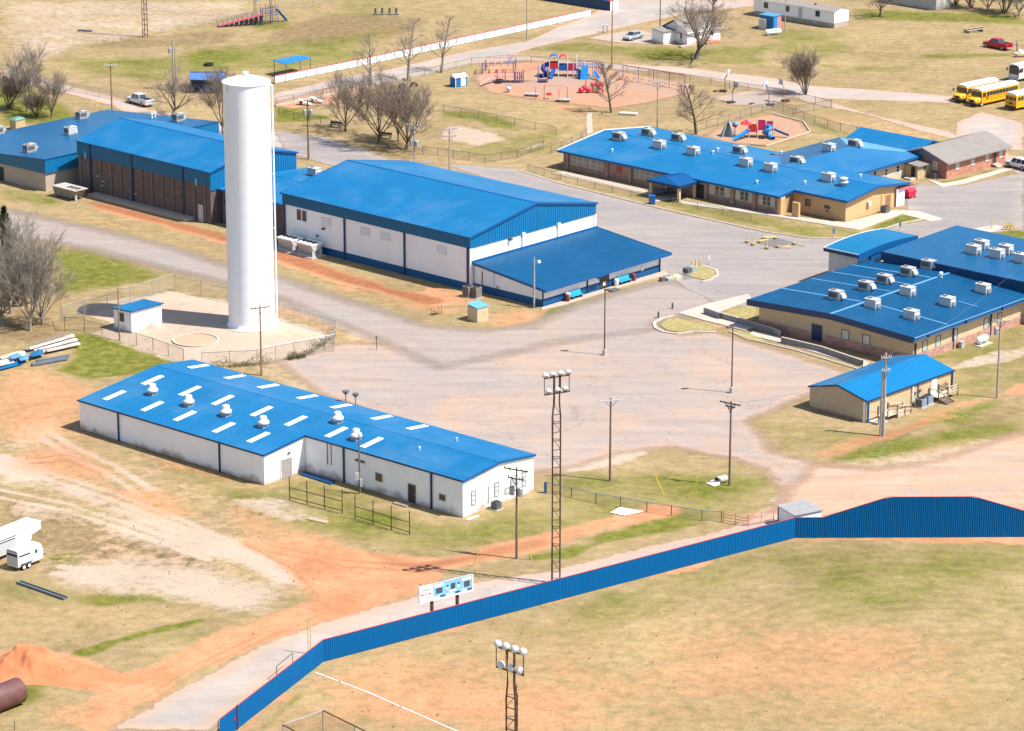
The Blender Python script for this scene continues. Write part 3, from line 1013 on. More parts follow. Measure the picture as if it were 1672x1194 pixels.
sheet("parking_lot", [
    [(455, 590), (560, 560), (640, 562), (720, 578), (830, 540), (905, 518), (1070, 528), (1115, 548), (1165, 540), (1285, 578), (1400, 614), (1318, 645), (1218, 688), (1262, 738), (1345, 762), (1420, 775), (1330, 808), (1290, 846), (1262, 838), (1284, 806), (1246, 766), (1190, 748), (1100, 730), (1010, 738), (950, 758), (870, 772), (640, 690), (520, 640)],
], 0.0, ASPH, label="pinkish dusty old asphalt lot behind the workshop")
sheet("access_road", [
    [(0, 341), (120, 366), (250, 396), (372, 434), (455, 452), (530, 480), (620, 508), (700, 533), (790, 540), (870, 532), (905, 514), (930, 503), (1000, 480), (1066, 464), (1104, 458), (1120, 468), (1180, 440), (1210, 470), (1140, 512), (1080, 524), (1066, 538), (905, 560), (720, 600), (640, 566), (540, 524), (455, 486), (372, 464), (290, 444), (150, 408), (60, 393), (0, 388)],
], 0.008, ASPHR, wob=.5, label="grey road running past the water tower to the parking lot")
sheet("school_yard", [
    [(840, 276), (915, 300), (1000, 322), (1080, 342), (1150, 358), (1250, 380), (1320, 390), (1392, 390), (1424, 382), (1470, 366), (1520, 360), (1482, 346), (1478, 322), (1500, 300), (1560, 305), (1660, 284), (1672, 280), (1672, 376), (1620, 380), (1570, 374), (1470, 400), (1350, 470), (1240, 500), (1180, 500), (1120, 470), (1104, 460), (1085, 446), (976, 374), (920, 330), (700, 262), (560, 275), (470, 250), (448, 214), (540, 226), (640, 262), (760, 270)],
], 0.012, ASPHC, wob=.25, label="broad grey asphalt yard between the gym and the classrooms")
sheet("town_road", [
    [(448, 152), (560, 126), (640, 112), (760, 84), (858, 68), (905, 46), (960, 26), (1010, 0), (1060, 0), (1230, 0), (1230, 10), (1120, 22), (1040, 40), (960, 58), (880, 76), (840, 88), (900, 98), (1000, 104), (1110, 110), (1250, 126), (1330, 140), (1440, 148), (1560, 158), (1560, 168), (1420, 164), (1340, 162), (1420, 186), (1500, 214), (1560, 228), (1620, 240), (1672, 262), (1672, 290), (1640, 268), (1600, 235), (1540, 212), (1450, 194), (1340, 172), (1240, 146), (1110, 120), (980, 112), (860, 98), (770, 104), (640, 134), (560, 150), (448, 172)],
    [(0, 112), (70, 130), (185, 157), (250, 180), (380, 206), (455, 214), (540, 226), (540, 246), (440, 240), (330, 222), (230, 196), (180, 172), (60, 140), (0, 126)],
    [(1620, 240), (1672, 246), (1672, 200), (1600, 182), (1560, 200), (1560, 228)],
], 0.004, GRAV, wob=.5, label="pale town road along the far side of the school")
sheet("dirt_track", [[(1262, 838), (1284, 800), (1335, 760), (1420, 768), (1500, 758), (1580, 738), (1672, 706), (1700, 700), (1700, 838), (1440, 830), (1300, 856)]], 0.012, DUST, wob=1.2, label="wide pinkish dirt track above the raised blue fence")
sheet("field_road", [
    [(170, 1194), (300, 1122), (430, 1052), (530, 1014), (690, 970), (780, 950), (905, 930), (1000, 905), (1150, 872), (1262, 838), (1298, 842), (1300, 862), (1150, 905), (905, 975), (690, 1030), (540, 1070), (470, 1100), (380, 1160), (340, 1194)],
], 0.016, GRAV, wob=.7, label="pale gravel track curving along the blue outfield fence")
sheet("play_bed", [[(772, 128), (800, 106), (880, 100), (1000, 114), (1132, 138), (1128, 152), (1060, 168), (1000, 178), (940, 171), (860, 160), (796, 150)]], 0.02, MULCH, wob=.4, label="orange mulch under the large playground")
sheet("mulch_strip", [[(446, 168), (545, 142), (610, 146), (560, 168), (478, 178), (446, 172)]], 0.02, MULCH, wob=.2, label="red brown mulch bed beside the town road")
sheet("small_play_bed", [[(1150, 222), (1190, 200), (1262, 186), (1310, 200), (1322, 216), (1250, 238), (1180, 232)]], 0.02, MULCH, wob=.2, label="orange mulch under the small playground")
sheet("driveway", [[(960, 62), (1040, 48), (1060, 52), (1075, 62), (1100, 74), (1060, 72), (1010, 70)]], 0.02, GRAV, wob=.2, label="pale concrete drive with a silver car")
sheet("ball_court", [[(1160, 158), (1230, 146), (1300, 156), (1262, 174), (1190, 172)]], 0.02, ASPH, wob=.2, label="pale court with two basketball hoops")

# kerbs, walks and islands: real steps
def walk(name, px, h, m, label, z0=-0.03):
    b = MB()
    b.prism([(p.x, p.y) for p in gpts(px)], z0, h)
    o = b.build(name, m)
    o["kind"] = "structure"
    o["label"] = label
    return o

def strip(px, wd):
    """a band of the given width along a surveyed line"""
    P = gpts(px)
    L, R = [], []
    for k, p in enumerate(P):
        d = (P[min(k + 1, len(P) - 1)] - P[max(k - 1, 0)]).normalized()
        n = Vector((-d.y, d.x, 0)) * wd / 2
        L.append(p + n)
        R.append(p - n)
    return L, R

def kerb(name, px, wd, h, m, label):
    L, R = strip(px, wd)
    b = MB()
    rows = [[(l.x, l.y, -0.03), (l.x, l.y, h), (r.x, r.y, h), (r.x, r.y, -0.03)] for l, r in zip(L, R)]
    b.grid(rows)
    b.poly([rows[0][k] for k in range(4)])
    b.poly([rows[-1][3 - k] for k in range(4)])
    o = b.build(name, m)
    o["kind"] = "structure"
    o["label"] = label
    return o

TURF = mat("island_turf", (0.31, 0.245, 0.10), 0.95, var=0.3, scale=2.0, col2=(0.20, 0.20, 0.05), scale2=0.5, amt2=0.8, bump=0.5, bscale=4)
walk("sidewalk", [(884, 507), (920, 499), (1000, 474), (1060, 457), (1092, 449), (1084, 443), (1078, 445), (884, 503)], 0.10, CONC, "concrete walk along the front of the lobby wing")
walk("sidewalk", [(1108, 512), (1150, 498), (1222, 481), (1228, 490), (1160, 516), (1180, 520), (1230, 535), (1218, 541), (1150, 524)], 0.10, CONCL, "pale walk leading up to the brick skirted classroom building")
walk("sidewalk", [(1230, 541), (1300, 557), (1420, 592), (1412, 600), (1300, 567), (1222, 547)], 0.08, CONCL, "pale walk between the kerb and the brick skirted building")
walk("sidewalk", [(919, 280), (1050, 309), (1064, 316), (1062, 320), (900, 283)], 0.06, CONC, "narrow walk before the left half of the long classroom block")
walk("sidewalk", [(1110, 327), (1280, 352), (1378, 364), (1462, 343), (1500, 345), (1540, 358), (1520, 362), (1472, 350), (1404, 376), (1370, 371), (1268, 354), (1112, 333)], 0.06, CONCL, "walk bending round the corner of the long classroom block")
walk("sidewalk", [(1512, 292), (1540, 300), (1572, 294), (1636, 276), (1656, 276), (1576, 300), (1538, 306)], 0.06, CONCL, "narrow walk before the brown roofed brick house")
walk("sidewalk", [(1060, 322), (1105, 316), (1112, 322), (1070, 330)], 0.06, CONCL, "short walk from the yard to the blue entrance canopy")
walk("sidewalk", [(958, 184), (966, 184), (968, 217), (957, 219)], 0.04, CONC, "straight narrow walk down to the end of the classroom block")
walk("traffic_island", [(1078, 532), (1090, 522), (1104, 520), (1172, 538), (1156, 541), (1130, 540), (1106, 543), (1088, 540)], 0.11, TURF, "rounded turf island at the near side of the front walk")
kerb("kerb", [(1170, 543), (1132, 542), (1106, 546), (1084, 543), (1070, 536), (1068, 528), (1080, 521), (1100, 516)], 0.45, 0.14, CONCL, "pale kerb round the near turf island")
walk("traffic_island", [(1112, 447), (1130, 437), (1150, 436), (1168, 443), (1166, 452), (1150, 458), (1132, 454)], 0.11, TURF, "small turf island with yellow bollards by the lobby wing")
kerb("kerb", [(1112, 448), (1128, 437), (1150, 435), (1170, 442), (1172, 450), (1160, 458), (1146, 461)], 0.4, 0.14, CONCL, "pale kerb round the bollard island")
walk("traffic_island", [(1170, 515), (1226, 497), (1234, 507), (1232, 524), (1205, 524)], 0.09, TURF, "turf bed below the corner of the brick skirted building")
walk("traffic_island", [(1196, 545), (1210, 541), (1250, 556), (1246, 560), (1220, 556)], 0.09, TURF, "narrow turf bed before the low grey wall")
walk("sidewalk", [(1570, 381), (1600, 372), (1628, 369), (1640, 372), (1612, 382)], 0.10, CONCL, "pale island end with a yellow post beyond the flat roof")
kerb("kerb", [(1190, 542), (1245, 560), (1300, 573), (1400, 603), (1412, 608)], 0.25, 0.13, CONCL, "long pale kerb between the lot and the brick skirted building")
kerb("kerb", [(848, 279), (915, 300), (1000, 321), (1080, 341), (1150, 357), (1250, 379), (1320, 389), (1392, 389), (1424, 381), (1468, 366), (1516, 356)], 0.3, 0.10, CONCL, "kerb along the turf before the long classroom block")
kerb("kerb", [(450, 174), (560, 151), (640, 135), (770, 104)], 0.35, 0.30, CONCL, "pale timber edging of the mulch beside the town road")
kerb("foul_line", [(515, 1098), (600, 1130), (680, 1165), (760, 1200)], 0.11, 0.012, WHT, "white chalk foul line across the outfield")
# ------------------------------------------------------------------ buildings
def gable_body(par, x0, x1, y0, y1, ze0, ze1, zr, xr, m, name="wall", base=-0.1):
    """closed walls under a gable whose ridge runs along y at x=xr"""
    b = MB()
    P0 = [(x0, y0, base), (x1, y0, base), (x1, y0, ze1), (xr, y0, zr), (x0, y0, ze0)]
    P1 = [(x, y1, z) for x, _, z in P0]
    b.hexa(P0, P1)
    return b.build(name, m, par)

def roof_sheet(par, a, b, c, d, pitch, h, m, name="roof", wd=None):
    mb = MB()
    ribs(mb, a, b, c, d, pitch, h, wd, out=(0, 0, 1))
    return mb.build(name, m, par)

def edge_trim(par, pts, m, hgt_=0.3, th=0.06, dz=-0.24, name="fascia"):
    """fascia board along consecutive roof edge points"""
    out = []
    for p, q in zip(pts[:-1], pts[1:]):
        b = MB()
        p, q = Vector(p), Vector(q)
        d = (q - p)
        s = Vector((d.y, -d.x, 0)).normalized() * th / 2
        lo, hi = Vector((0, 0, dz)), Vector((0, 0, dz + hgt_))
        b.hexa([p - s + lo, q - s + lo, q + s + lo, p + s + lo], [p - s + hi, q - s + hi, q + s + hi, p + s + hi])
        out.append(b.build(name, m, par))
    return out

# ---- workshop (L shaped white metal building, foreground left)
F = Frame(755.9, 845.5, 48.8)
LW = F
ws = thing("workshop", "long white metal workshop with bright blue roof and rows of skylights", "workshop", F.o, F.yaw)
zf = lambda x: 4.33 + 0.105 * min(x, 12 - x) if x > 0 else 4.33 + 0.105 * x
b = MB()
ribs(b, (0, 0, 0), (0, 24.2, 0), (0, 24.2, 4.25), (0, 0, 4.25), 0.45, 0.035, out=(-1, 0, 0))
b.build("siding", WHITE, ws)
b = MB()
ribs(b, (-6.6, 24.2, 0), (-6.6, 55.2, 0), (-6.6, 55.2, 3.55), (-6.6, 24.2, 3.55), 0.45, 0.03, out=(-1, 0, 0))
b.build("siding", WHITE, ws)
b = MB()
P0 = [(0.03, 0.03, -0.1), (11.9, 0.03, -0.1), (11.9, 0.03, 4.25), (6, 0.03, 4.86), (0.03, 0.03, 4.25)]
b.hexa(P0, [(x, 55.15, z) for x, y, z in P0])
b.build("wall", WHITE, ws)
b = MB()
P0 = [(-6.55, 24.23, -0.1), (0.02, 24.23, -0.1), (0.02, 24.23, 4.23), (-6.55, 24.23, 3.55)]
b.hexa(P0, [(x, 55.15, z) for x, y, z in P0])
b.build("wall", WHITE, ws)
roof_sheet(ws, (-0.12, -0.15, 4.32), (-0.12, 24.15, 4.32), (6, 24.15, 4.97), (6, -0.15, 4.97), 0.61, 0.02, ROOF)
roof_sheet(ws, (-6.75, 24.15, 3.62), (-6.75, 55.35, 3.62), (6, 55.35, 4.97), (6, 24.15, 4.97), 0.61, 0.02, ROOF)
roof_sheet(ws, (12.05, -0.15, 4.32), (12.05, 55.35, 4.32), (6, 55.35, 4.97), (6, -0.15, 4.97), 0.61, 0.02, ROOF)
part(ws, "ridge_cap", ROOF, lambda q: q.grid([[(5.8, -0.16, 4.965), (6, -0.16, 5.005), (6.2, -0.16, 4.965)], [(5.8, 55.36, 4.965), (6, 55.36, 5.005), (6.2, 55.36, 4.965)]]))
edge_trim(ws, [(-0.14, -0.17, 4.32), (-0.14, 24.1, 4.32)], TRIM, 0.2, dz=-0.18)
edge_trim(ws, [(-6.78, 24.12, 3.62), (-6.78, 55.37, 3.62)], TRIM, 0.2, dz=-0.18)
edge_trim(ws, [(-6.72, 24.12, 3.62), (-0.17, 24.12, 4.31)], TRIMB, 0.26, dz=-0.22)
edge_trim(ws, [(-0.11, -0.17, 4.33), (6, -0.17, 4.98), (12.05, -0.17, 4.33)], TRIMB, 0.26, dz=-0.22)
for yy in (4.6, 18.0):
    downspout(ws, 'x', -0.04, yy, 0, 4.2)
for yy in (31.3, 48.3):
    downspout(ws, 'x', -6.64, yy, 0, 3.5)
# skylights lie in the roof plane
def on_roof(px, py, zfun, fr):
    z = 4.5
    for _ in range(8):
        p = fr.loc(px, py, z)
        z = zfun(p.x)
    return p
zroof = lambda x: 4.33 + 0.107 * x if x < 6 else 4.33 + 0.107 * (12 - x)
for px, py in ((323.5, 598.5), (383, 615.7), (437.8, 630.9), (501.4, 648.5), (556.7, 663.5), (622.8, 682), (681, 698),
               (249, 621), (310, 638.7), (363.7, 653.7), (426.9, 671.9), (483, 687.8), (549, 706), (607, 723),
               (187, 646), (248.6, 663.8), (301.7, 679.7), (365.4, 698.6), (421.9, 714.6)):
    p = on_roof(px, py, zroof, F)
    q = MB()
    hx, hy = 1.58, 0.40
    q.hexa([(p.x - hx, p.y - hy, zroof(p.x - hx) + 0.0), (p.x + hx, p.y - hy, zroof(p.x + hx) + 0.0), (p.x + hx, p.y + hy, zroof(p.x + hx)), (p.x - hx, p.y + hy, zroof(p.x - hx))],
           [(p.x - hx, p.y - hy, zroof(p.x - hx) + 0.055), (p.x + hx, p.y - hy, zroof(p.x + hx) + 0.055), (p.x + hx, p.y + hy, zroof(p.x + hx) + 0.055), (p.x - hx, p.y + hy, zroof(p.x - hx) + 0.055)])
    q.build("skylight", SKYL, ws)
for px, py in ((249, 644), (308, 662.5), (369, 679), (430, 697), (551.5, 690), (581.5, 718)):
    p = on_roof(px, py, zroof, F)
    z = zroof(p.x)
    q = MB()
    q.prism([(p.x - .45, p.y - .45), (p.x + .45, p.y - .45), (p.x + .45, p.y + .45), (p.x - .45, p.y + .45)], z - 0.15, z + 0.22)
    r = q.build("roof_ventilator", GALV, ws)
    q = MB()
    q.lathe([(0.3, 0.2), (0.3, 0.34), (0.66, 0.38), (0.72, 0.50), (0.66, 0.70), (0.52, 0.82), (0.44, 0.84), (0.44, 1.18), (0.38, 1.28), (0.24, 1.34), (0.0, 1.36)], 20, c=(p.x, p.y, z))
    q.build("vent_hood", mat("dull_white_hood", (.60, .60, .59), .5, var=.06), r, smooth=True)
for px, py in ((685, 735), (746, 720)):
    p = on_roof(px, py, zroof, F)
    part(ws, "vent_pipe", WHT, lambda q: q.lathe([(0.07, -0.1), (0.07, 0.3), (0.12, 0.3), (0.12, 0.4), (0.0, 0.42)], 8, c=(p.x, p.y, zroof(p.x))))
door(ws, 'x', -0.03, 7.55, 0.0, 1.05, 2.1, mat("dark_brown_door", (0.05, 0.035, 0.03), 0.6), mat("tan_door_frame", (0.30, 0.24, 0.17), 0.6))
window(ws, 'x', -0.03, 12.6, 1.35, 1.1, 1.0, mat("beige_frame", (0.42, 0.35, 0.27), 0.6), mat("boarded_window", (0.16, 0.10, 0.06), 0.8))
window(ws, 'x', -0.03, 3.0, 1.3, 1.0, 0.75, mat("beige_frame", (0.42, 0.35, 0.27), 0.6), GLASS)
part(ws, "wall_sign", GREYD, lambda q: wbox(q, 'x', 0, 14.8, 16.2, 3.0, 3.25, 0.03, 0.12))
for yy in (20.0, 20.6):
    part(ws, "conduit", GREYD, lambda q: wbox(q, 'x', 0, yy - .03, yy + .03, 1.6, 4.2, 0.04, 0.1))
door(ws, 'y', 24.2, -3.1, 0.0, 1.7, 2.25, mat("grey_steel_door", (0.30, 0.28, 0.27), 0.6), WHT)
part(ws, "wall_lamp", GREYD, lambda q: wbox(q, 'y', 24.2, -2.8, -2.5, 2.75, 2.95, 0.0, 0.2))
for xx in (1.75, 5.6, 10.2):
    window(ws, 'y', 0, xx, 1.05, 0.75, 1.65, mat("grey_sash", (0.26, 0.27, 0.27), 0.5), mat("white_blind", (0.50, 0.53, 0.54), 0.5), bar=2)
window(ws, 'y', 0, 7.4, 0.9, 0.9, 0.7, mat("grey_sash", (0.26, 0.27, 0.27), 0.5), mat("white_blind", (0.50, 0.53, 0.54), 0.5))
window(ws, 'y', 0, 8.3, 1.5, 0.8, 0.9, mat("grey_sash", (0.26, 0.27, 0.27), 0.5), mat("grey_blind", (0.45, 0.47, 0.46), 0.5))
part(ws, "conduit", GREY, lambda q: wbox(q, 'y', 0, 4.15, 4.25, 0.6, 2.6, 0.0, 0.08))
# twin pole-top fans at the back eave
rl = thing("roof_lights", "pair of dark floodlights on a short bracket at the back eave of the workshop", "floodlight", F.w(12.1, 28.6, 4.2), F.yaw)
part(rl, "bracket", RUST, lambda q: q.box(-.05, .05, -.9, .9, -.1, .0))
for s in (-.8, .8):
    part(rl, "lamp_stem", RUST, lambda q: q.tube((0, s, 0), (0, s, 1.0), .05))
    part(rl, "lamp_head", GREYD, lambda q: q.lathe([(0.12, 1.0), (0.42, 1.35), (0.40, 1.45), (0.0, 1.5)], 12, c=(0, s, 0)))
pile = thing("downspout_pile", "dark blue metal trim lying in the inner corner of the workshop", "trim pile", F.w(-1.3, 21.2, 0), F.yaw)
for k in range(5):
    part(pile, "trim_length", TRIM if k % 2 else TRIMB, lambda q: q.beam((-.2 + k * .22, -2.6 + k * .1, .1 + .05 * (k % 2)), (.0 + k * .2, 2.6 - k * .15, .12 + .05 * (k % 2)), .3, .14))

# ---- gymnasium
F = Frame(767.5, 475, 47.3)
GY_ = F
gy = thing("gymnasium", "big white block gymnasium with blue metal roof and blue skirting", "gymnasium", F.o, F.yaw)
gable_body(gy, 0.05, 25.75, 0.05, 36.75, 7.5, 7.5, 9.85, 13.2, WHITEW)
roof_sheet(gy, (-0.25, -0.25, 7.58), (-0.25, 37.0, 7.58), (13.2, 37.0, 9.97), (13.2, -0.25, 9.97), 0.61, 0.018, ROOF)
roof_sheet(gy, (26.05, -0.25, 7.58), (26.05, 37.0, 7.58), (13.2, 37.0, 9.97), (13.2, -0.25, 9.97), 0.61, 0.018, ROOF)
part(gy, "ridge_cap", TRIMB, lambda q: q.grid([[(12.95, -0.27, 9.95), (13.2, -0.27, 10.03), (13.45, -0.27, 9.95)], [(12.95, 37.02, 9.95), (13.2, 37.02, 10.03), (13.45, 37.02, 9.95)]]))
edge_trim(gy, [(-0.27, -0.27, 7.58), (-0.27, 37.02, 7.58)], TRIMB, 0.12, dz=-0.1, name="gutter")
edge_trim(gy, [(-0.25, -0.27, 7.6), (13.2, -0.27, 9.99), (26.05, -0.27, 7.6)], TRIMB, 0.3, dz=-0.27)
edge_trim(gy, [(-0.25, 37.02, 7.6), (13.2, 37.02, 9.99), (26.05, 37.02, 7.6)], TRIMB, 0.3, dz=-0.27)
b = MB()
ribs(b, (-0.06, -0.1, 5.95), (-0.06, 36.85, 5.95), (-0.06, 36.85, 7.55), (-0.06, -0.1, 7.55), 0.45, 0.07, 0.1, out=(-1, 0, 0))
b.build("blue_panel", mat("blue_wall_panel_painted_shade", (0.003, 0.115, 0.245), 0.5, var=0.05), gy)  # darker copy of the gable's blue panel, shade put into its colour
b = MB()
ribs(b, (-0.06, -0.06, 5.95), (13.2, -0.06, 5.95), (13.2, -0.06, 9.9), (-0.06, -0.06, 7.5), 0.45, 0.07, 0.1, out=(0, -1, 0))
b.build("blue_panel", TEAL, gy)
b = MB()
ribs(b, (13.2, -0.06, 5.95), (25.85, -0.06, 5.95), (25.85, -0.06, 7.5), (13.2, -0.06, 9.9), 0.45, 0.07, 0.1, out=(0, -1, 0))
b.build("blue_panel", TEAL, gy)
part(gy, "skirting", SKIRT, lambda q: wbox(q, 'x', 0, 0.0, 36.8, -0.1, 1.0, -0.04, 0.05))
for yy in (0.35, 12.4, 24.2, 36.4):
    downspout(gy, 'x', -0.02, yy, 0, 6.0, TRIM, 0.13)
for yy in (5.3, 16.2, 20.2, 28.0):
    part(gy, "filled_window", mat("filled_block", (0.66, 0.65, 0.66), 0.8, var=0.05), lambda q: wbox(q, 'x', 0, yy - .9, yy + .9, 4.2, 5.3, 0.0, 0.06))
for yy in (32.4, 33.5):
    window(gy, 'x', 0, yy, 4.1, 0.75, 1.5, mat("red_brown_sash", (0.20, 0.08, 0.06), 0.6), GLASS, bar=1)
part(gy, "wall_lamp", GREYD, lambda q: wbox(q, 'x', 0, 28.2, 28.6, 3.6, 3.85, 0.0, 0.4))
part(gy, "wall_lamp", GREYD, lambda q: wbox(q, 'x', 0, 29.6, 29.9, 2.3, 2.6, 0.0, 0.15))
for xx in (10.6, 17.9):
    q = MB()
    wbox(q, 'y', 0, xx - .16, xx + .16, 3.9, 6.05, 0.02, 0.18)
    wbox(q, 'y', 0, xx - .3, xx + .3, 5.9, 6.15, 0.02, 0.26)
    q.build("wall_pier", WHITEW, gy)
part(gy, "wall_lamp", GREYD, lambda q: wbox(q, 'y', 0, 7.7, 8.1, 5.6, 5.95, 0.05, 0.45))
part(gy, "corner_pier", WHITEW, lambda q: q.box(-.05, .35, -.12, .0, 0, 5.9))
part(gy, "corner_pier", WHITEW, lambda q: q.box(25.5, 25.85, -.12, .0, 0, 5.9))
# lobby wing
lb = thing("lobby_wing", "low white lobby wing with ribbed blue roof in front of the gymnasium gable", "lobby", F.o, F.yaw)
b = MB()
b.hexa([(0.7, -12.6, -.1), (25, -12.6, -.1), (25, -12.6, 2.46), (.7, -12.6, 2.46)], [(0.7, -.14, -.1), (25, -.14, -.1), (25, -.14, 3.78), (.7, -.14, 3.78)])
b.build("wall", WHITEW, lb)
roof_sheet(lb, (0.25, -13.55, 2.55), (26.4, -13.55, 2.55), (26.0, -0.14, 3.98), (0.25, -0.14, 3.98), 0.48, 0.07, ROOFD, wd=0.12)
part(lb, "flashing", TRIMB, lambda q: q.box(0.2, 26.0, -0.3, -.13, 3.9, 4.2))
edge_trim(lb, [(0.2, -0.2, 3.98), (0.2, -13.6, 2.55), (26.45, -13.6, 2.55), (26.05, -0.2, 3.98)], TRIMB, 0.34, dz=-0.27)
part(lb, "skirting", SKIRT, lambda q: wbox(q, 'x', .7, -12.65, -.15, -.1, 1.0, -.02, .05))
part(lb, "skirting", SKIRT, lambda q: wbox(q, 'y', -12.6, .65, 12.35, -.1, 1.05, -.02, .05))
part(lb, "skirting", SKIRT, lambda q: wbox(q, 'y', -12.6, 14.3, 25.05, -.1, 1.05, -.02, .05))
for xx in (0.75, 9.75, 24.95):
    downspout(lb, 'y', -12.62, xx, 0, 2.45, TRIM, 0.08)
door(lb, 'y', -12.6, 13.3, 0, 1.8, 2.2, mat("dark_glass_door", (0.025, 0.028, 0.032), 0.2, spec=.7), TRIM, True)
part(lb, "canopy", TRIMB, lambda q: q.box(10.6, 12.2, -13.9, -12.7, 2.3, 2.42))
part(lb, "notice", WHT, lambda q: wbox(q, 'y', -12.6, 13.0, 13.5, .45, 1.0, .06, .09))
part(lb, "poster", WHT, lambda q: wbox(q, 'y', -12.6, 21.0, 21.5, .9, 1.5, .06, .09))
part(lb, "lamp", GREYD, lambda q: wbox(q, 'y', -12.6, 11.9, 12.2, 1.6, 1.9, .0, .25))
part(lb, "conduit", DARK, lambda q: wbox(q, 'x', .7, -1.7, -1.6, 1.0, 2.9, .02, .08))
part(lb, "pipe", GREYL, lambda q: wbox(q, 'x', .7, -3.9, -3.8, 1.3, 3.2, .02, .07))
part(lb, "meter_box", GREY, lambda q: wbox(q, 'x', .7, -4.7, -4.35, 1.05, 1.4, .02, .15))
rg = thing("floor_mat", "dark mat on the walk before the lobby doors", "mat", F.w(13.4, -14.2, .1), F.yaw)
part(rg, "mat_pad", GREYD, lambda q: q.box(-.9, .9, -.55, .55, 0, .03))
# benches and bins before the lobby
def bench(x, lab):
    t = thing("bench", lab, "bench", F.w(x, -13.25, .10), F.yaw, "turquoise benches by the lobby doors")
    part(t, "seat", CYANP, lambda q: q.box(-1.15, 1.15, -.3, .2, .40, .47))
    part(t, "backrest", CYANP, lambda q: q.hexa([(-1.15, .18, .5), (1.15, .18, .5), (1.15, .24, .5), (-1.15, .24, .5)], [(-1.15, .34, 1.0), (1.15, .34, 1.0), (1.15, .40, 1.0), (-1.15, .40, 1.0)]))
    for s in (-.9, .9):
        part(t, "leg", GREYD, lambda q: q.box(s - .05, s + .05, -.25, .25, 0, .40))
bench(6.9, "turquoise bench left of the dark lobby doors beside a dark red bin")
bench(16.9, "turquoise bench right of the dark lobby doors")
MAROON = mat("maroon_bin", (0.22, 0.03, 0.035), 0.6)
def binn(x, y, m, lab):
    t = thing("trash_bin", lab, "bin", F.w(x, y, .10), F.yaw, "trash bins along the lobby front")
    part(t, "barrel", m, lambda q: q.lathe([(0.0, 0), (.28, 0), (.33, .45), (.30, .8)], 14), True)
    part(t, "lid", m, lambda q: q.lathe([(.34, .78), (.34, .88), (.18, 1.0), (0, 1.02)], 14), True)
binn(4.9, -13.4, MAROON, "dark red bin at the left end of the left turquoise bench")
binn(18.8, -13.2, MAROON, "dark red bin at the right end of the right turquoise bench")
binn(5.4, -13.0, WHT, "white bin between the left dark red bin and the left bench")
binn(15.2, -13.2, WHT, "white bin at the left end of the right turquoise bench")

# ---- old gymnasium with its low wing and connector
F = Frame(345, 366, 47.0)
OG = F
og = thing("old_gymnasium", "brown block gymnasium with smooth blue roof behind the water tower", "gymnasium", F.o, F.yaw)
gable_body(og, 0.05, 17.2, 0.05, 30.0, 7.75, 7.75, 9.75, 8.6, BLOCK)
roof_sheet(og, (-0.3, -0.3, 7.86), (-0.3, 30.2, 7.86), (8.6, 30.2, 9.9), (8.6, -0.3, 9.9), 0.61, 0.018, ROOF)
roof_sheet(og, (17.5, -0.3, 7.86), (17.5, 30.2, 7.86), (8.6, 30.2, 9.9), (8.6, -0.3, 9.9), 0.61, 0.018, ROOF)
part(og, "ridge_cap", TRIMB, lambda q: q.grid([[(8.4, -.32, 9.88), (8.6, -.32, 9.95), (8.8, -.32, 9.88)], [(8.4, 30.22, 9.88), (8.6, 30.22, 9.95), (8.8, 30.22, 9.88)]]))
edge_trim(og, [(-.32, -.32, 7.86), (-.32, 30.22, 7.86)], TRIMB, .12, dz=-.1, name="gutter")
edge_trim(og, [(-.3, -.32, 7.88), (8.6, -.32, 9.92), (17.5, -.32, 7.88)], TRIMB, .28, dz=-.25)
b = MB()
ribs(b, (-.06, -.1, 5.65), (-.06, 30.1, 5.65), (-.06, 30.1, 7.84), (-.06, -.1, 7.84), 0.45, 0.05, 0.1, out=(-1, 0, 0))
b.build("blue_panel", mat("blue_wall_panel_painted_shade", (0.004, 0.125, 0.33), 0.45), og)  # same panel as the gable, darkened by colour for its shaded side
for u0, u1, z0, z1 in ((-.06, 8.6, 7.8, 9.85), (8.6, 17.3, 9.85, 7.8)):
    b = MB()
    ribs(b, (u0, -.06, 5.0), (u1, -.06, 5.0), (u1, -.06, z1), (u0, -.06, z0), 0.5, 0.08, 0.12, out=(0, -1, 0))
    b.build("blue_panel", TEAL, og)
for k in range(13):
    yy = 1.2 + k * 2.35
    part(og, "pilaster", mat("pale_block_pilaster", (0.155, 0.12, 0.105), 0.8), lambda q: wbox(q, 'x', 0, yy - .16, yy + .16, 0, 5.66, -.02, .10))
for yy in (5.9, 17.4, 27.0):
    downspout(og, 'x', -.04, yy, 0, 7.7, TRIM, .14)
door(og, 'x', 0, 2.2, 0, 1.2, 2.6, mat("pale_grey_door", (0.42, 0.44, 0.46), .6), BLOCK)
for yy, zz in ((25.3, 3.0), (24.0, 2.4), (24.2, 1.7), (16.6, 1.7)):
    part(og, "wall_light", GREYL, lambda q: wbox(q, 'x', 0, yy - .25, yy + .25, zz, zz + .1, .0, .22))
for yy in (2.9, 28.0):
    part(og, "overflow_scupper", mat("pale_blue_scupper", (.15, .32, .45), .5), lambda q: wbox(q, 'x', 0, yy - .2, yy + .2, 5.3, 6.5, .08, .22))
part(og, "ramp", CONC, lambda q: q.box(-1.6, -.0, 3.6, 26, -.05, .45))
lo = thing("low_classroom_wing", "low tan block wing with wide faded blue roof behind the brown gymnasium", "school wing", F.o, F.yaw)
b = MB()
b.hexa([(-3.85, 33.2, -.1), (31.3, 33.2, -.1), (31.3, 60, -.1), (-3.85, 60, -.1)], [(-3.85, 33.2, 4.85), (31.3, 33.2, 4.85), (31.3, 60, 2.7), (-3.85, 60, 2.7)])
b.build("wall", mat("tan_block", (0.42, 0.335, 0.265), 0.85, var=.06), lo)
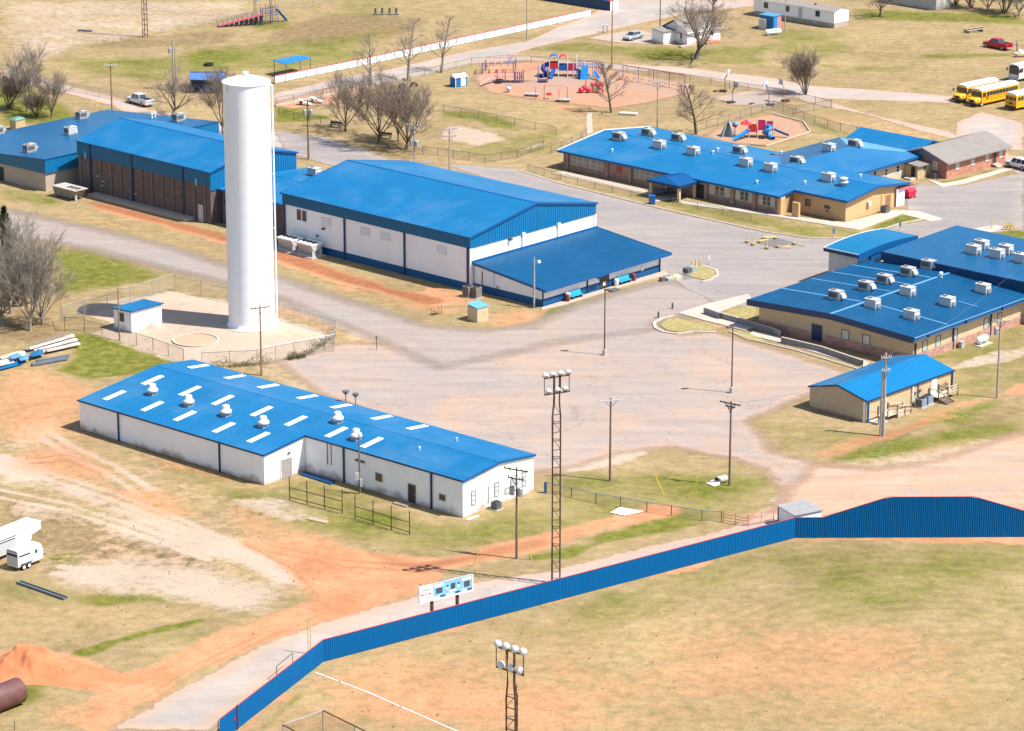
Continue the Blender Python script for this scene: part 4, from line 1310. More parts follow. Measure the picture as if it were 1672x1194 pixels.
roof_sheet(lo, (-4.0, 60.2, 2.88), (31.5, 60.2, 2.88), (31.5, 33.0, 5.06), (-4.0, 33.0, 5.06), 0.61, 0.02, ROOFD)
b = MB()
b.hexa([(-4.06, 33.0, 2.8), (-3.86, 33.0, 2.8), (-3.86, 60.1, 2.4), (-4.06, 60.1, 2.4)], [(-4.06, 33.0, 5.02), (-3.86, 33.0, 5.02), (-3.86, 60.1, 2.86), (-4.06, 60.1, 2.86)])
b.build("blue_panel", mat("blue_wall_panel_painted_shade", (0.004, 0.125, 0.33), 0.45), lo)  # shaded face of the blue panel, darkened in its colour
b = MB()
ribs(b, (-4.05, 32.98, 2.8), (31.5, 32.98, 2.8), (31.5, 32.98, 5.0), (-4.05, 32.98, 5.0), .5, .07, .12, out=(0, -1, 0))
b.build("blue_panel", TEAL, lo)
edge_trim(lo, [(-4.1, 60.2, 2.9), (-4.1, 32.9, 5.08), (31.6, 32.9, 5.08)], TRIMB, .16, dz=-.12)
door(lo, 'x', -3.85, 44.3, 0, 1.9, 2.0, DARK, GREYD, True)
part(lo, "wall_lamp", WHT, lambda q: wbox(q, 'x', -3.85, 45.2, 45.5, 2.3, 2.5, 0, .3))
co = thing("gym_connector", "low brown link building with blue roof between the two gymnasiums", "link building", F.o, F.yaw)
gable_body(co, 1.6, 19.2, -15.6, -.1, 5.0, 5.05, 5.6, 10.8, BLOCK)
roof_sheet(co, (1.3, -15.7, 5.12), (1.3, -.12, 5.12), (10.8, -.12, 5.72), (10.8, -15.7, 5.72), .61, .02, ROOF)
roof_sheet(co, (19.5, -15.7, 5.15), (19.5, -.12, 5.15), (10.8, -.12, 5.72), (10.8, -15.7, 5.72), .61, .02, ROOF)
edge_trim(co, [(1.28, -15.7, 5.12), (1.28, -.12, 5.12)], TRIMB, .3, dz=-.26)
downspout(co, 'x', 1.6, -.6, 0, 5, TRIM, .14)
part(co, "wall_lamp", DARK, lambda q: wbox(q, 'x', 1.6, -1.6, -1.3, 3.2, 3.6, 0, .2))
part(co, "ridge_cap", TRIMB, lambda q: q.grid([[(10.6, -15.7, 5.71), (10.8, -15.7, 5.76), (11, -15.7, 5.71)], [(10.6, -.12, 5.71), (10.8, -.12, 5.76), (11, -.12, 5.71)]]))
window(co, 'x', 1.6, -13.9, .9, .5, .8, GREYD, DARK)

# ---- long classroom block with wing
F = Frame(1380.3, 361.6, 47.3)
EL = F
el = thing("classroom_block", "long low brick classroom block with blue roof and many grey rooftop units", "school building", F.o, F.yaw)
b = MB()
P0 = [(-3.55, 9.8, -.1), (17.6, 9.8, -.1), (17.6, 9.8, 2.7), (7.2, 9.8, 3.95), (-3.55, 9.8, 2.7)]
b.hexa(P0, [(x, 52.5, z) for x, y, z in P0])
b.build("wall", BRICKD, el)
b = MB()
P0 = [(0, 0, -.1), (14.2, 0, -.1), (14.2, 0, 3.05), (7.2, 0, 3.95), (0, 0, 3.05)]
b.hexa(P0, [(x, 9.8, z) for x, y, z in P0])
b.build("wall", ORANGE, el)
sl = lambda x: 4.2 - 0.118 * abs(x - 7.2)
roof_sheet(el, (-4.0, 9.3, sl(-4)), (-4.0, 53.4, sl(-4)), (7.2, 53.4, 4.2), (7.2, 9.3, 4.2), .61, .02, ROOF)
roof_sheet(el, (-.6, -.7, sl(-.6)), (-.6, 9.3, sl(-.6)), (7.2, 9.3, 4.2), (7.2, -.7, 4.2), .61, .02, ROOF)
roof_sheet(el, (18.6, 26.5, sl(18.6)), (18.6, 53.4, sl(18.6)), (7.2, 53.4, 4.2), (7.2, 26.5, 4.2), .61, .02, ROOF)
roof_sheet(el, (15, -.7, sl(15)), (15, 26.5, sl(15)), (7.2, 26.5, 4.2), (7.2, -.7, 4.2), .61, .02, ROOF)
part(el, "ridge_cap", TRIMB, lambda q: q.grid([[(7.05, -.72, 4.19), (7.2, -.72, 4.24), (7.35, -.72, 4.19)], [(7.05, 53.42, 4.19), (7.2, 53.42, 4.24), (7.35, 53.42, 4.19)]]))
edge_trim(el, [(-4.0, 53.45, sl(-4)), (-4.03, 9.28, sl(-4)), (-.62, 9.28, sl(-.6)), (-.62, -.72, sl(-.6)), (7.2, -.72, 4.22), (15.0, -.72, sl(15)), (15.0, 9, sl(15))], TRIMB, .34, dz=-.3)
edge_trim(el, [(-4.0, 53.45, sl(-4)), (7.2, 53.45, 4.22), (18.6, 53.45, sl(18.6))], WHT, .2, dz=-.1)
b = MB()
for (y0, y1) in ((44.2, 50.9), (30.9, 37.9), (25.8, 30.3)):
    n = max(2, int((y1 - y0) / 1.15))
    for k in range(n):
        u = y0 + (k + .5) * (y1 - y0) / n
        window(el, 'x', -3.55, u, .95, (y1 - y0) / n - .06, 1.55, mat("cream_sash", (0.52, 0.47, 0.38), 0.6), mat("grey_blind_glass", (0.24, 0.235, 0.21), .4), bar=1)
for (y0, y1) in ((18.9, 23.0), (14.5, 17.9), (10.4, 13.5)):
    n = 4
    for k in range(n):
        u = y0 + (k + .5) * (y1 - y0) / n
        window(el, 'x', -3.55, u, .95, (y1 - y0) / n - .05, 1.5, mat("cream_sash", (0.52, 0.47, 0.38), 0.6), GLASS if k % 3 else mat("cream_blind", (0.44, 0.41, 0.34), .6), bar=1)
for yy in (51.6, 43.4, 38.6, 30.6, 23.5, 18.4, 14.2):
    part(el, "pier", BRICKD, lambda q: wbox(q, 'x', -3.55, yy - .3, yy + .3, 0, 2.68, -.02, .28))
part(el, "wall_plaque", mat("faded_red_sign", (.32, .05, .07), .6), lambda q: wbox(q, 'x', -3.55, 40.5, 41.5, 1.2, 2.2, .02, .08))
door(el, 'x', -3.55, 24.6, 0, 1.8, 2.2, DARK, mat("cream_sash", (0.52, 0.47, 0.38), 0.6), True)
# entrance canopy
cv = thing("entrance_canopy", "blue hipped entrance canopy on pale posts before the classroom block", "canopy", F.o, F.yaw)
q = MB()
ribs(q, (-8.3, 24.9, 2.6), (-3.3, 24.9, 2.6), (-3.3, 28.1, 3.3), (-7.4, 28.1, 3.3), .5, .05, out=(0, 0, 1))
q.build("roof", TRIMB, cv)
q = MB()
ribs(q, (-8.3, 31.3, 2.6), (-3.3, 31.3, 2.6), (-3.3, 28.1, 3.3), (-7.4, 28.1, 3.3), .5, .05, out=(0, 0, 1))
q.build("roof", TRIMB, cv)
part(cv, "gable", TRIMB, lambda q: q.poly([(-8.3, 24.9, 2.6), (-8.3, 31.3, 2.6), (-7.4, 28.1, 3.3)]))
edge_trim(cv, [(-3.3, 24.88, 2.6), (-8.32, 24.88, 2.6), (-8.32, 31.32, 2.6), (-3.3, 31.32, 2.6)], TRIM, .38, dz=-.34)
for yy in (25.4, 30.9):
    part(cv, "post", mat("cream_post", (.55, .42, .24), .7), lambda q: q.box(-8.0, -7.6, yy - .2, yy + .2, 0, 2.3))
    part(cv, "post", mat("cream_post", (.55, .42, .24), .7), lambda q: q.box(-4.3, -4.0, yy - .15, yy + .15, 0, 2.3))
# corner piers and end wall
part(el, "entry_pier", ORANGE, lambda q: q.box(-3.7, -2.6, 9.2, 9.8, 0, 2.7))
part(el, "entry_pier", ORANGE, lambda q: q.box(-3.0, -2.6, 6.4, 7.6, 0, 2.2))
door(el, 'y', 9.8, -1.5, 0, 1.2, 2.1, mat("tan_door", (.40, .26, .14), .6), ORANGE)
window(el, 'x', 0, 7.0, 1.1, 1.0, 1.1, GREYD, GLASS)
window(el, 'x', 0, 3.4, 1.35, 1.1, .5, GREYD, GLASS)
part(el, "wall_vent", GREYD, lambda q: wbox(q, 'x', 0, 3.1, 3.6, .85, 1.1, .0, .06))
part(el, "wall_unit", GREYL, lambda q: wbox(q, 'y', 0, 5.1, 5.8, 1.4, 2.0, .0, .4))
door(el, 'y', 0, 10.4, 0, 1.1, 2.15, mat("brown_door", (.28, .14, .07), .6), ORANGE)
part(el, "conduit", GREYD, lambda q: wbox(q, 'y', 0, 8.65, 8.72, .4, 2.4, 0, .06))
part(el, "storage_screen", mat("pale_blue_white_screen", (.72, .77, .80), .5), lambda q: q.box(12.1, 14.1, -.35, -.2, 0, 2.7))
part(el, "red_awning", mat("maroon_awning", (.35, .05, .06), .6), lambda q: q.box(12.5, 16.0, -.8, 1.2, 2.75, 2.9))
for px, py in ((999.5, 248.5), (1164, 251.5), (1172, 247), (1275.5, 252), (1236, 300), (1314.5, 301), (1405, 290)):
    p = on_roof(px, py, sl, F)
    part(el, "vent_pipe", WHT, lambda q: q.lathe([(0.10, -0.1), (0.10, 0.35), (0.2, 0.35), (0.2, 0.5), (0.0, 0.55)], 8, c=(p.x, p.y, sl(p.x))))
p = on_roof(1377, 303, sl, F)
part(el, "roof_ventilator", GREYL, lambda q: q.lathe([(0.4, -.1), (0.4, .35), (.75, .4), (.75, .65), (.5, .75), (.5, .95), (.7, 1.0), (.6, 1.2), (0, 1.25)], 14, c=(p.x, p.y, sl(p.x))), True)
# wing with hipped roof
wg = thing("classroom_wing", "hipped blue roofed wing joined to the back of the long classroom block", "school wing", F.o, F.yaw)
part(wg, "wall", mat("beige_block", (.50, .42, .34), .8, var=.05), lambda q: q.box(14.3, 32.0, 10.0, 25.6, -.1, 2.85))
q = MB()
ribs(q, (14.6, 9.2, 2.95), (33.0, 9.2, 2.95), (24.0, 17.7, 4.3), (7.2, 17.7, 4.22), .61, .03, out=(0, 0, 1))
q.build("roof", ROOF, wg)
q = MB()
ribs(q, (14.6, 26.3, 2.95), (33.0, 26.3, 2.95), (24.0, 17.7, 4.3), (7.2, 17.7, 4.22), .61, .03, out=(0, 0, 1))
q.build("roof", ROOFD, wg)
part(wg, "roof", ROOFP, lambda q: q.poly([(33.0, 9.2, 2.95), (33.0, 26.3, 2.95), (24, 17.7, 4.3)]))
edge_trim(wg, [(15.1, 9.17, 2.95), (33.05, 9.17, 2.95), (33.05, 26.3, 2.95)], TRIMB, .4, dz=-.36)
for xx in (20.5, 31.8):
    downspout(wg, 'y', 10.0, xx, 0, 2.7, TRIM, .12)
for xx in (17.4, 23.4, 26.4):
    window(wg, 'y', 10.0, xx, 1.0, .9, 1.2, WHT, GLASS, bar=1)
rw = thing("rear_wing", "small blue roofed wing behind the hipped classroom wing", "school wing", F.o, F.yaw)
gable_body(rw, 33.2, 41.0, 11.8, 25.0, 2.7, 2.7, 3.85, 37.2, mat("beige_block", (.50, .42, .34), .8))
roof_sheet(rw, (32.8, 11.2, 2.8), (32.8, 25.4, 2.8), (37.2, 25.4, 4.05), (37.2, 11.2, 4.05), .61, .03, ROOF)
roof_sheet(rw, (41.5, 11.2, 2.8), (41.5, 25.4, 2.8), (37.2, 25.4, 4.05), (37.2, 11.2, 4.05), .61, .03, ROOF)
edge_trim(rw, [(32.8, 11.17, 2.82), (37.2, 11.17, 4.07), (41.5, 11.17, 2.82)], TRIMB, .3, dz=-.26)

# ---- brick house with brown shingles
F = Frame(1545.2, 292.5, 45.5)
bh = thing("brick_house", "red brick house with grey brown shingle roof beside the classroom wing", "house", F.o, F.yaw)
gable_body(bh, 0, 15.2, 0, 8.8, 2.7, 2.7, 2.7, 8, BRICK)
q = MB()
P0 = [(0.02, 0.1, 2.65), (0.02, 8.7, 2.65), (0.02, 4.4, 4.1)]
q.hexa(P0, [(15.15, y, z) for x, y, z in P0])
q.build("gable", mat("grey_gable_board", (.20, .19, .19), .7), bh)
for y0, y1 in ((-.7, 4.4), (9.5, 4.4)):
    q = MB()
    n = 9
    rows = []
    for k in range(n + 1):
        t = k / n
        y = y0 + (y1 - y0) * t
        z = 2.62 + (4.35 - 2.62) * t
        rows.append([(-.6, y, z + (.03 if k else 0)), (15.9, y, z + (.03 if k else 0))])
        if 0 < k < n:
            rows.append([(-.6, y, z), (15.9, y, z)])
    q.grid(rows)
    q.build("roof", SHING, bh)
edge_trim(bh, [(-.6, -.7, 2.62), (15.9, -.7, 2.62)], mat("grey_fascia", (.24, .23, .22), .7), .2, dz=-.18)
edge_trim(bh, [(-.62, -.7, 2.62), (-.62, 4.4, 4.35), (-.62, 9.5, 2.62)], mat("grey_fascia", (.24, .23, .22), .7), .22, dz=-.2)
for xx in (2.7, 6.6, 10.3, 13.9):
    window(bh, 'y', 0, xx, 1.1, .75, 1.35, WHT, GLASSL, bar=1)
door(bh, 'y', 0, 12.2, .4, .95, 2.0, mat("dark_brown_door", (0.05, 0.035, 0.03), 0.6), BRICK)
q = MB()
for k in range(3):
    q.box(11.5, 13.0, -.35 - .3 * k - .35, -.05, 0, .42 - .14 * k)
q.build("steps", CONCL, bh)
window(bh, 'x', 0, 2.3, 1.1, .9, 1.3, WHT, GLASSL, bar=1)
ps = thing("porch_shed", "small tan porch shed with grey roof at the end of the brick house", "shed", F.o, F.yaw)
part(ps, "wall", mat("tan_board", (.46, .35, .20), .75), lambda q: q.box(-3.4, -.05, 3.0, 6.4, -.1, 2.05))
q = MB()
q.hexa([(-3.7, 2.6, 2.05), (-.05, 2.6, 2.05), (-.05, 6.7, 2.4), (-3.7, 6.7, 2.4)], [(-3.7, 2.6, 2.15), (-.05, 2.6, 2.15), (-.05, 6.7, 2.5), (-3.7, 6.7, 2.5)])
q.build("roof", SHING, ps)
door(ps, 'x', -3.4, 3.8, 0, .9, 1.9, DARK, WOODL)
window(ps, 'y', 3.0, -1.6, 1.2, .5, .6, GREYD, GLASS, bar=1)
part(ps, "step", WOODL, lambda q: q.box(-4.8, -3.45, 3.2, 4.6, -.02, .28))

# ---- brick skirted classroom building, right
F = Frame(1490.5, 593.5, 48.1)
RB = F
rb = thing("brick_skirted_school", "tan classroom building with brick skirt and ribbed blue roof on the right", "school building", F.o, F.yaw)
b = MB()
P0 = [(0, 0, -.1), (0, 24.6, -.1), (0, 24.6, 3.3), (0, 12.3, 3.95), (0, 0, 3.3)]
b.hexa(P0, [(31, y, z) for x, y, z in P0])
b.build("wall", TANW, rb)
roof_sheet(rb, (-1.35, -.95, 3.8), (25.55, -.95, 3.8), (25.55, 12.1, 4.45), (-1.35, 12.1, 4.45), .56, .07, ROOFD, wd=.13)
roof_sheet(rb, (-1.35, 25.55, 3.8), (25.55, 25.55, 3.8), (25.55, 12.1, 4.45), (-1.35, 12.1, 4.45), .56, .07, ROOFD, wd=.13)
roof_sheet(rb, (25.55, -.95, 3.8), (40, -.95, 3.8), (40, 0.4, 3.87), (25.55, 0.4, 3.87), .56, .07, ROOFD, wd=.13)
part(rb, "ridge_cap", ROOFP, lambda q: q.grid([[(-1.36, 11.85, 4.5), (-1.36, 12.1, 4.54), (-1.36, 12.35, 4.5)], [(25.5, 11.85, 4.5), (25.5, 12.1, 4.54), (25.5, 12.35, 4.5)]]))
edge_trim(rb, [(-1.4, 25.6, 3.82), (-1.4, 12.1, 4.47), (-1.4, -1.0, 3.82)], TRIM, .82, dz=-.75)
edge_trim(rb, [(-1.4, -1.0, 3.82), (40, -1.0, 3.82)], TRIMB, .6, dz=-.54)
part(rb, "gutter", ROOFP, lambda q: q.box(-1.4, 40, -1.16, -1.03, 3.78, 3.88))
part(rb, "soffit", TANW, lambda q: q.box(-1.35, 30, -.95, .0, 3.24, 3.28))
part(rb, "soffit", TANW, lambda q: q.hexa([(-1.36, 25.5, 3.05), (0, 25.5, 3.05), (0, 12.1, 3.68), (-1.36, 12.1, 3.68)], [(-1.36, 25.5, 3.1), (0, 25.5, 3.1), (0, 12.1, 3.73), (-1.36, 12.1, 3.73)]))
part(rb, "soffit", TANW, lambda q: q.hexa([(-1.36, -.9, 3.05), (0, -.9, 3.05), (0, 12.1, 3.68), (-1.36, 12.1, 3.68)], [(-1.36, -.9, 3.1), (0, -.9, 3.1), (0, 12.1, 3.73), (-1.36, 12.1, 3.73)]))
part(rb, "brick_skirt", BRICKP, lambda q: wbox(q, 'x', 0, 16.2, 24.7, -.1, 1.05, -.03, .12))
part(rb, "brick_skirt", BRICKP, lambda q: wbox(q, 'x', 0, -.12, 14.1, -.1, 1.05, -.03, .12))
part(rb, "brick_skirt", BRICKP, lambda q: wbox(q, 'y', 0, -.12, 31, -.1, 1.05, -.03, .12))
door(rb, 'x', 0, 15.1, 0, 1.75, 2.2, mat("navy_door", (.008, .03, .10), .4), TANW, True)
for yy in (10.6, 7.3):
    window(rb, 'x', 0, yy, 1.0, 1.2, 1.35, mat("dark_bronze_frame", (.06, .05, .045), .5), mat("pale_glass", (.52, .53, .46), .3))
for k, xx in enumerate((2.5, 5.4, 9.2, 16.2, 19.3, 28.3)):
    window(rb, 'y', 0, xx, 1.0, 1.05, 1.5, mat("dark_bronze_frame", (.06, .05, .045), .5), GLASSL)
for xx in (.35, 8.7, 17.2, 25.6):
    downspout(rb, 'y', -.02, xx, 0, 3.2, TRIM, .11)
for xx in (1.6, 10.0, 18.3, 26.6):
    part(rb, "gutter_bracket", TRIM, lambda q: q.box(xx - .1, xx + .1, -1.2, -1.05, 3.3, 3.75))
# pale seam strips across the roof
zr = lambda y: 4.45 - 0.0498 * abs(y - 12.1)
def seam(x0, y0, x1, y1, wd):
    q = MB()
    d = Vector((x1 - x0, y1 - y0, 0)).normalized()
    s = Vector((-d.y, d.x, 0)) * wd / 2
    pts = [(x0 - s.x, y0 - s.y), (x1 - s.x, y1 - s.y), (x1 + s.x, y1 + s.y), (x0 + s.x, y0 + s.y)]
    q.hexa([(x, y, zr(y) + .06) for x, y in pts], [(x, y, zr(y) + .1) for x, y in pts])
    q.build("roof_seam", ROOFP, rb)
for xx in (5.9, 12.4, 16.9, 21.6):
    seam(xx, 12.6, xx, 25.4, .28)
seam(6.3, -.7, 6.3, 9.5, .28)
seam(15.5, 1.0, 15.5, 4.0, .2)
bk = thing("flat_roof_block", "dark blue flat roofed block rising behind the ribbed roof on the right", "school wing", F.o, F.yaw)
part(bk, "wall", mat("blue_wall_panel_painted_shade", (0.004, 0.125, 0.33), 0.45), lambda q: q.box(25.6, 43, .5, 23.2, -.1, 5.2))
q = MB()
ribs(q, (25.4, -8, 5.35), (43.2, -8, 5.6), (43.2, 23.4, 5.6), (25.4, 23.4, 5.35), .61, .015, out=(0, 0, 1))
q.build("roof", ROOFD, bk)
part(bk, "fascia", TRIM, lambda q: q.box(25.32, 25.58, .4, 23.4, 4.3, 5.36))
part(bk, "fascia", TRIM, lambda q: q.box(25.32, 25.58, -8, .4, 4.0, 5.36))
part(bk, "wall", TANW, lambda q: q.box(33, 43, -7.5, .45, -.1, 5.2))
en = thing("entry_block", "curved blue roofed entry block with pale wall at the back corner of the right building", "school wing", F.o, F.yaw)
part(en, "wall", mat("pale_grey_stucco", (.56, .53, .50), .8), lambda q: q.box(23.2, 36.0, 25.7, 30.6, -.1, 4.85))
rows = []
for k in range(13):
    t = k / 12
    x = 22.6 + 13.9 * t
    z = 5.0 + 0.5 * math.sin(math.pi * (0.06 + 0.88 * t))
    rows.append((x, z))
q = MB()
prof = []
for k in range(25):
    y = 25.2 + (31.0 - 25.2) * k / 24
    prof.append((y, .03 if k % 4 == 0 else 0))
q.grid([[(x, y, z + h) for y, h in prof] for x, z in rows])
q.build("roof", mat("mid_blue_roof", (.004, .13, .27), .45, spec=.2), en)
edge_trim(en, [(x, 25.15, z + .02) for x, z in rows], TRIMB, .9, dz=-.88)
edge_trim(en, [(x, 31.05, z + .02) for x, z in rows], WHT, .18, dz=-.12)
edge_trim(en, [(22.55, 31.05, rows[0][1]), (22.55, 25.15, rows[0][1])], TRIM, .5, dz=-.46)
edge_trim(en, [(22.5, 31.05, rows[0][1] + .05), (22.5, 25.15, rows[0][1] + .05)], WHT, .1, dz=-.02)
part(en, "side_wall", TRIMB, lambda q: q.box(25.6, 36.0, 25.25, 25.6, 3.7, 4.9))
lw_ = thing("retaining_wall", "low grey retaining wall with railing along the front walk", "wall", (0, 0, 0))
for px in ([(1168, 518), (1198, 526), (1262, 545), (1276, 552)], [(1276, 560), (1340, 575), (1408, 598)]):
    L, R = strip(px, .28)
    q = MB()
    q.grid([[(l.x, l.y, -.05), (l.x, l.y, .75), (r.x, r.y, .75), (r.x, r.y, -.05)] for l, r in zip(L, R)])
    q.build("wall_run", mat("grey_cmu", (.22, .20, .20), .85), lw_)
    q = MB()
    q.grid([[(l.x, l.y, .75), (l.x, l.y, .82), (r.x, r.y, .82), (r.x, r.y, .75)] for l, r in zip(L, R)])
    q.build("coping", CONCL, lw_)
rw_ = thing("ramp_wall", "short grey block of wall by the walk steps", "wall", (0, 0, 0))
L, R = strip([(1150, 513), (1176, 522)], .3)
q = MB()
q.grid([[(l.x, l.y, -.05), (l.x, l.y, .9), (r.x, r.y, .9), (r.x, r.y, -.05)] for l, r in zip(L, R)])
q.build("wall_run", mat("grey_cmu", (.22, .20, .20), .85), rw_)

# ---- portable classroom
F = Frame(1414, 690.6, 46.7)
PB = F
pb = thing("portable_classroom", "tan metal sided portable classroom with blue gable roof and two wooden stairs", "portable classroom", F.o, F.yaw)
b = MB()
P0 = [(0.03, 0.03, .35), (0.03, 8.6, .35), (0.03, 8.6, 2.7), (0.03, 4.3, 3.72), (0.03, 0.03, 2.7)]
b.hexa(P0, [(17.2, y, z) for x, y, z in P0])
b.build("wall", TAN, pb)
part(pb, "brick_base", BRICKP, lambda q: q.box(.12, 17.1, .12, 8.5, -.1, .36))
b = MB()
ribs(b, (0, 0, .3), (17.2, 0, .3), (17.2, 0, 2.7), (0, 0, 2.7), .4, .03, out=(0, -1, 0))
b.build("siding", TAN, pb)
b = MB()
ribs(b, (0, 0, .3), (0, 4.3, .3), (0, 4.3, 3.72), (0, 0, 2.7), .4, .03, out=(-1, 0, 0))
ribs(b, (0, 4.3, .3), (0, 8.6, .3), (0, 8.6, 2.7), (0, 4.3, 3.72), .4, .03, out=(-1, 0, 0))
b.build("siding", mat("tan_metal_siding_painted_shade", (0.44, 0.345, 0.24), 0.55, var=.04), pb)  # gable end away from the sun: tan siding with shade mixed into its colour
roof_sheet(pb, (-.15, -.2, 2.76), (17.4, -.2, 2.76), (17.4, 4.3, 3.86), (-.15, 4.3, 3.86), .61, .02, mat("vivid_blue_roof", (0.004, 0.142, 0.33), 0.45, var=.04, spec=.2))
roof_sheet(pb, (-.15, 8.8, 2.76), (17.4, 8.8, 2.76), (17.4, 4.3, 3.86), (-.15, 4.3, 3.86), .61, .02, ROOF)
part(pb, "ridge_cap", ROOF, lambda q: q.grid([[(-.16, 4.1, 3.83), (-.16, 4.3, 3.9), (-.16, 4.5, 3.83)], [(17.41, 4.1, 3.83), (17.41, 4.3, 3.9), (17.41, 4.5, 3.83)]]))
edge_trim(pb, [(-.17, 8.8, 2.78), (-.17, 4.3, 3.88), (-.17, -.2, 2.78), (17.4, -.22, 2.78)], TRIM, .2, dz=-.18)
part(pb, "corner_trim", WHT, lambda q: q.box(-.05, .0, .15, .45, .0, 2.65))
downspout(pb, 'y', -.02, .25, 0, 2.7, TRIMB, .09)
downspout(pb, 'y', -.02, 17.1, 0, 2.7, TRIM, .09)
door(pb, 'y', -.03, 3.2, .62, .95, 2.0, WHT, WHT)
door(pb, 'y', -.03, 13.4, .62, .95, 2.0, WHT, WHT)
part(pb, "electric_panel", GREYL, lambda q: wbox(q, 'y', -.03, 8.85, 9.2, .4, 2.5, .0, .16))
part(pb, "conduit", GREYD, lambda q: wbox(q, 'y', -.03, 10.1, 10.25, .4, 2.7, .0, .1))
for xx, zz in ((9.6, 1.4), (10.6, 1.5)):
    part(pb, "meter", GREYD, lambda q: wbox(q, 'y', -.03, xx - .12, xx + .12, zz, zz + .3, .0, .14))
def stairs(x, lab, ramp):
    t = thing("wooden_stairs", lab, "stairs", F.w(x, -.06), F.yaw)
    for k in range(8):
        part(t, "deck_plank", WOODL, lambda q: q.box(-1.0, 1.0, -1.5 + k * .185, -1.5 + k * .185 + .165, .54, .6))
    posts = [(-.95, -1.45), (.95, -1.45), (-.95, -.05), (.95, -.05)]
    for px, py in posts:
        part(t, "post", WOOD, lambda q: q.box(px - .06, px + .06, py - .06, py + .06, 0, 1.6))
    if ramp:
        part(t, "ramp", WOODL, lambda q: q.hexa([(1.05, -1.5, 0), (3.6, -1.5, -.02), (3.6, -.2, -.02), (1.05, -.2, 0)], [(1.05, -1.5, .58), (3.6, -1.5, .05), (3.6, -.2, .05), (1.05, -.2, .58)]))
        part(t, "ramp", CONCL, lambda q: q.box(-2.9, -1.05, -1.6, -.1, -.02, .18))
        for p, r in (((1.0, -1.5, 1.5), (3.7, -1.5, 1.0)), ((1.0, -.2, 1.5), (3.7, -.2, 1.0)), ((-1.0, -1.5, 1.5), (-2.9, -1.5, 1.1)), ((1.0, -1.5, 1.0), (3.7, -1.5, .55))):
            part(t, "handrail", WOODL, lambda q: q.beam(p, r, .1, .12))
        for px, py in ((3.6, -1.5), (3.6, -.2), (2.4, -1.5), (-2.8, -1.5)):
            part(t, "post", WOOD, lambda q: q.box(px - .06, px + .06, py - .06, py + .06, 0, 1.1))
    else:
        for k in range(4):
            part(t, "step", WOOD, lambda q: q.box(-1.0, .5, -1.85 - k * .3, -1.55 - k * .3, .36 - k * .13, .42 - k * .13))
        for s in (-1.0, .5):
            part(t, "stringer", WOOD, lambda q: q.beam((s, -1.5, .4), (s, -2.75, .0), .08, .25))
        for p, r in (((1.0, -1.5, 1.5), (1.0, -.1, 1.5)), ((1.0, -1.5, 1.1), (1.0, -.1, 1.1)), ((-1.0, -1.5, 1.5), (-1.0, -.1, 1.5)), ((-1.0, -1.5, 1.5), (-1.0, -2.7, .95)), ((1.0, -1.5, 1.5), (2.9, -1.5, 1.5)), ((1.0, -1.5, 1.15), (2.9, -1.5, 1.15)), ((1.0, -1.5, .8), (2.9, -1.5, .8))):
            part(t, "handrail", WOODL, lambda q: q.beam(p, r, .09, .12))
        part(t, "deck_plank", WOODL, lambda q: q.box(1.05, 2.9, -1.5, -.2, .5, .58))
        for k in range(8):
            part(t, "baluster", WOOD, lambda q: q.box(1.1 + k * .22, 1.15 + k * .22, -.12, -.08, .6, 1.5))
        part(t, "post", WOOD, lambda q: q.box(2.84, 2.96, -1.56, -1.44, 0, 1.6))
stairs(3.2, "wooden landing with ramp at the near white door of the portable classroom", True)
stairs(13.4, "wooden steps and deck at the far white door of the portable classroom", False)

# ---- pump house
F = Frame(215.5, 544.5, 47.2)
ph = thing("pump_house", "small white pump house with flat blue roof beside the water tower", "pump house", F.o, F.yaw)
b = MB()
b.hexa([(0, 0, -.1), (5.2, 0, -.1), (5.2, 3.5, -.1), (0, 3.5, -.1)], [(0, 0, 2.95), (5.2, 0, 2.95), (5.2, 3.5, 2.75), (0, 3.5, 2.75)])
b.build("wall", WHITE, ph)
q = MB()
ribs(q, (-.2, -.2, 3.02), (5.4, -.2, 3.02), (5.4, 3.7, 2.82), (-.2, 3.7, 2.82), .6, .02, out=(0, 0, 1))
q.build("roof", ROOF, ph)
edge_trim(ph, [(-.2, 3.7, 2.83), (-.2, -.2, 3.03), (5.4, -.2, 3.03)], TRIMB, .16, dz=-.14)
window(ph, 'x', 0, 1.9, 1.25, .85, 1.15, GREYD, GLASS)
part(ph, "skirting", mat("pale_blue_skirt", (.55, .62, .68), .6), lambda q: wbox(q, 'x', 0, 0, 3.5, 0, .4, 0, .03))

# ---- small tan shed by the lobby wing
F = Frame(779.5, 527, 44)
ts = thing("well_shed", "tiny tan shed with light blue roof beside the road", "shed", F.o, F.yaw)
part(ts, "wall", TAN, lambda q: q.box(0, 2.0, 0, 1.9, -.05, 1.9))
q = MB()
q.hexa([(-.1, -.1, 1.9), (2.1, -.1, 1.9), (2.1, 2.0, 2.2), (-.1, 2.0, 2.2)], [(-.1, -.1, 1.98), (2.1, -.1, 1.98), (2.1, 2.0, 2.28), (-.1, 2.0, 2.28)])
q.build("roof", mat("pale_blue_roof", (.10, .33, .62), .5), ts)
part(ts, "handle", GREYD, lambda q: wbox(q, 'y', 0, 1.2, 1.3, .9, 1.0, 0, .05))

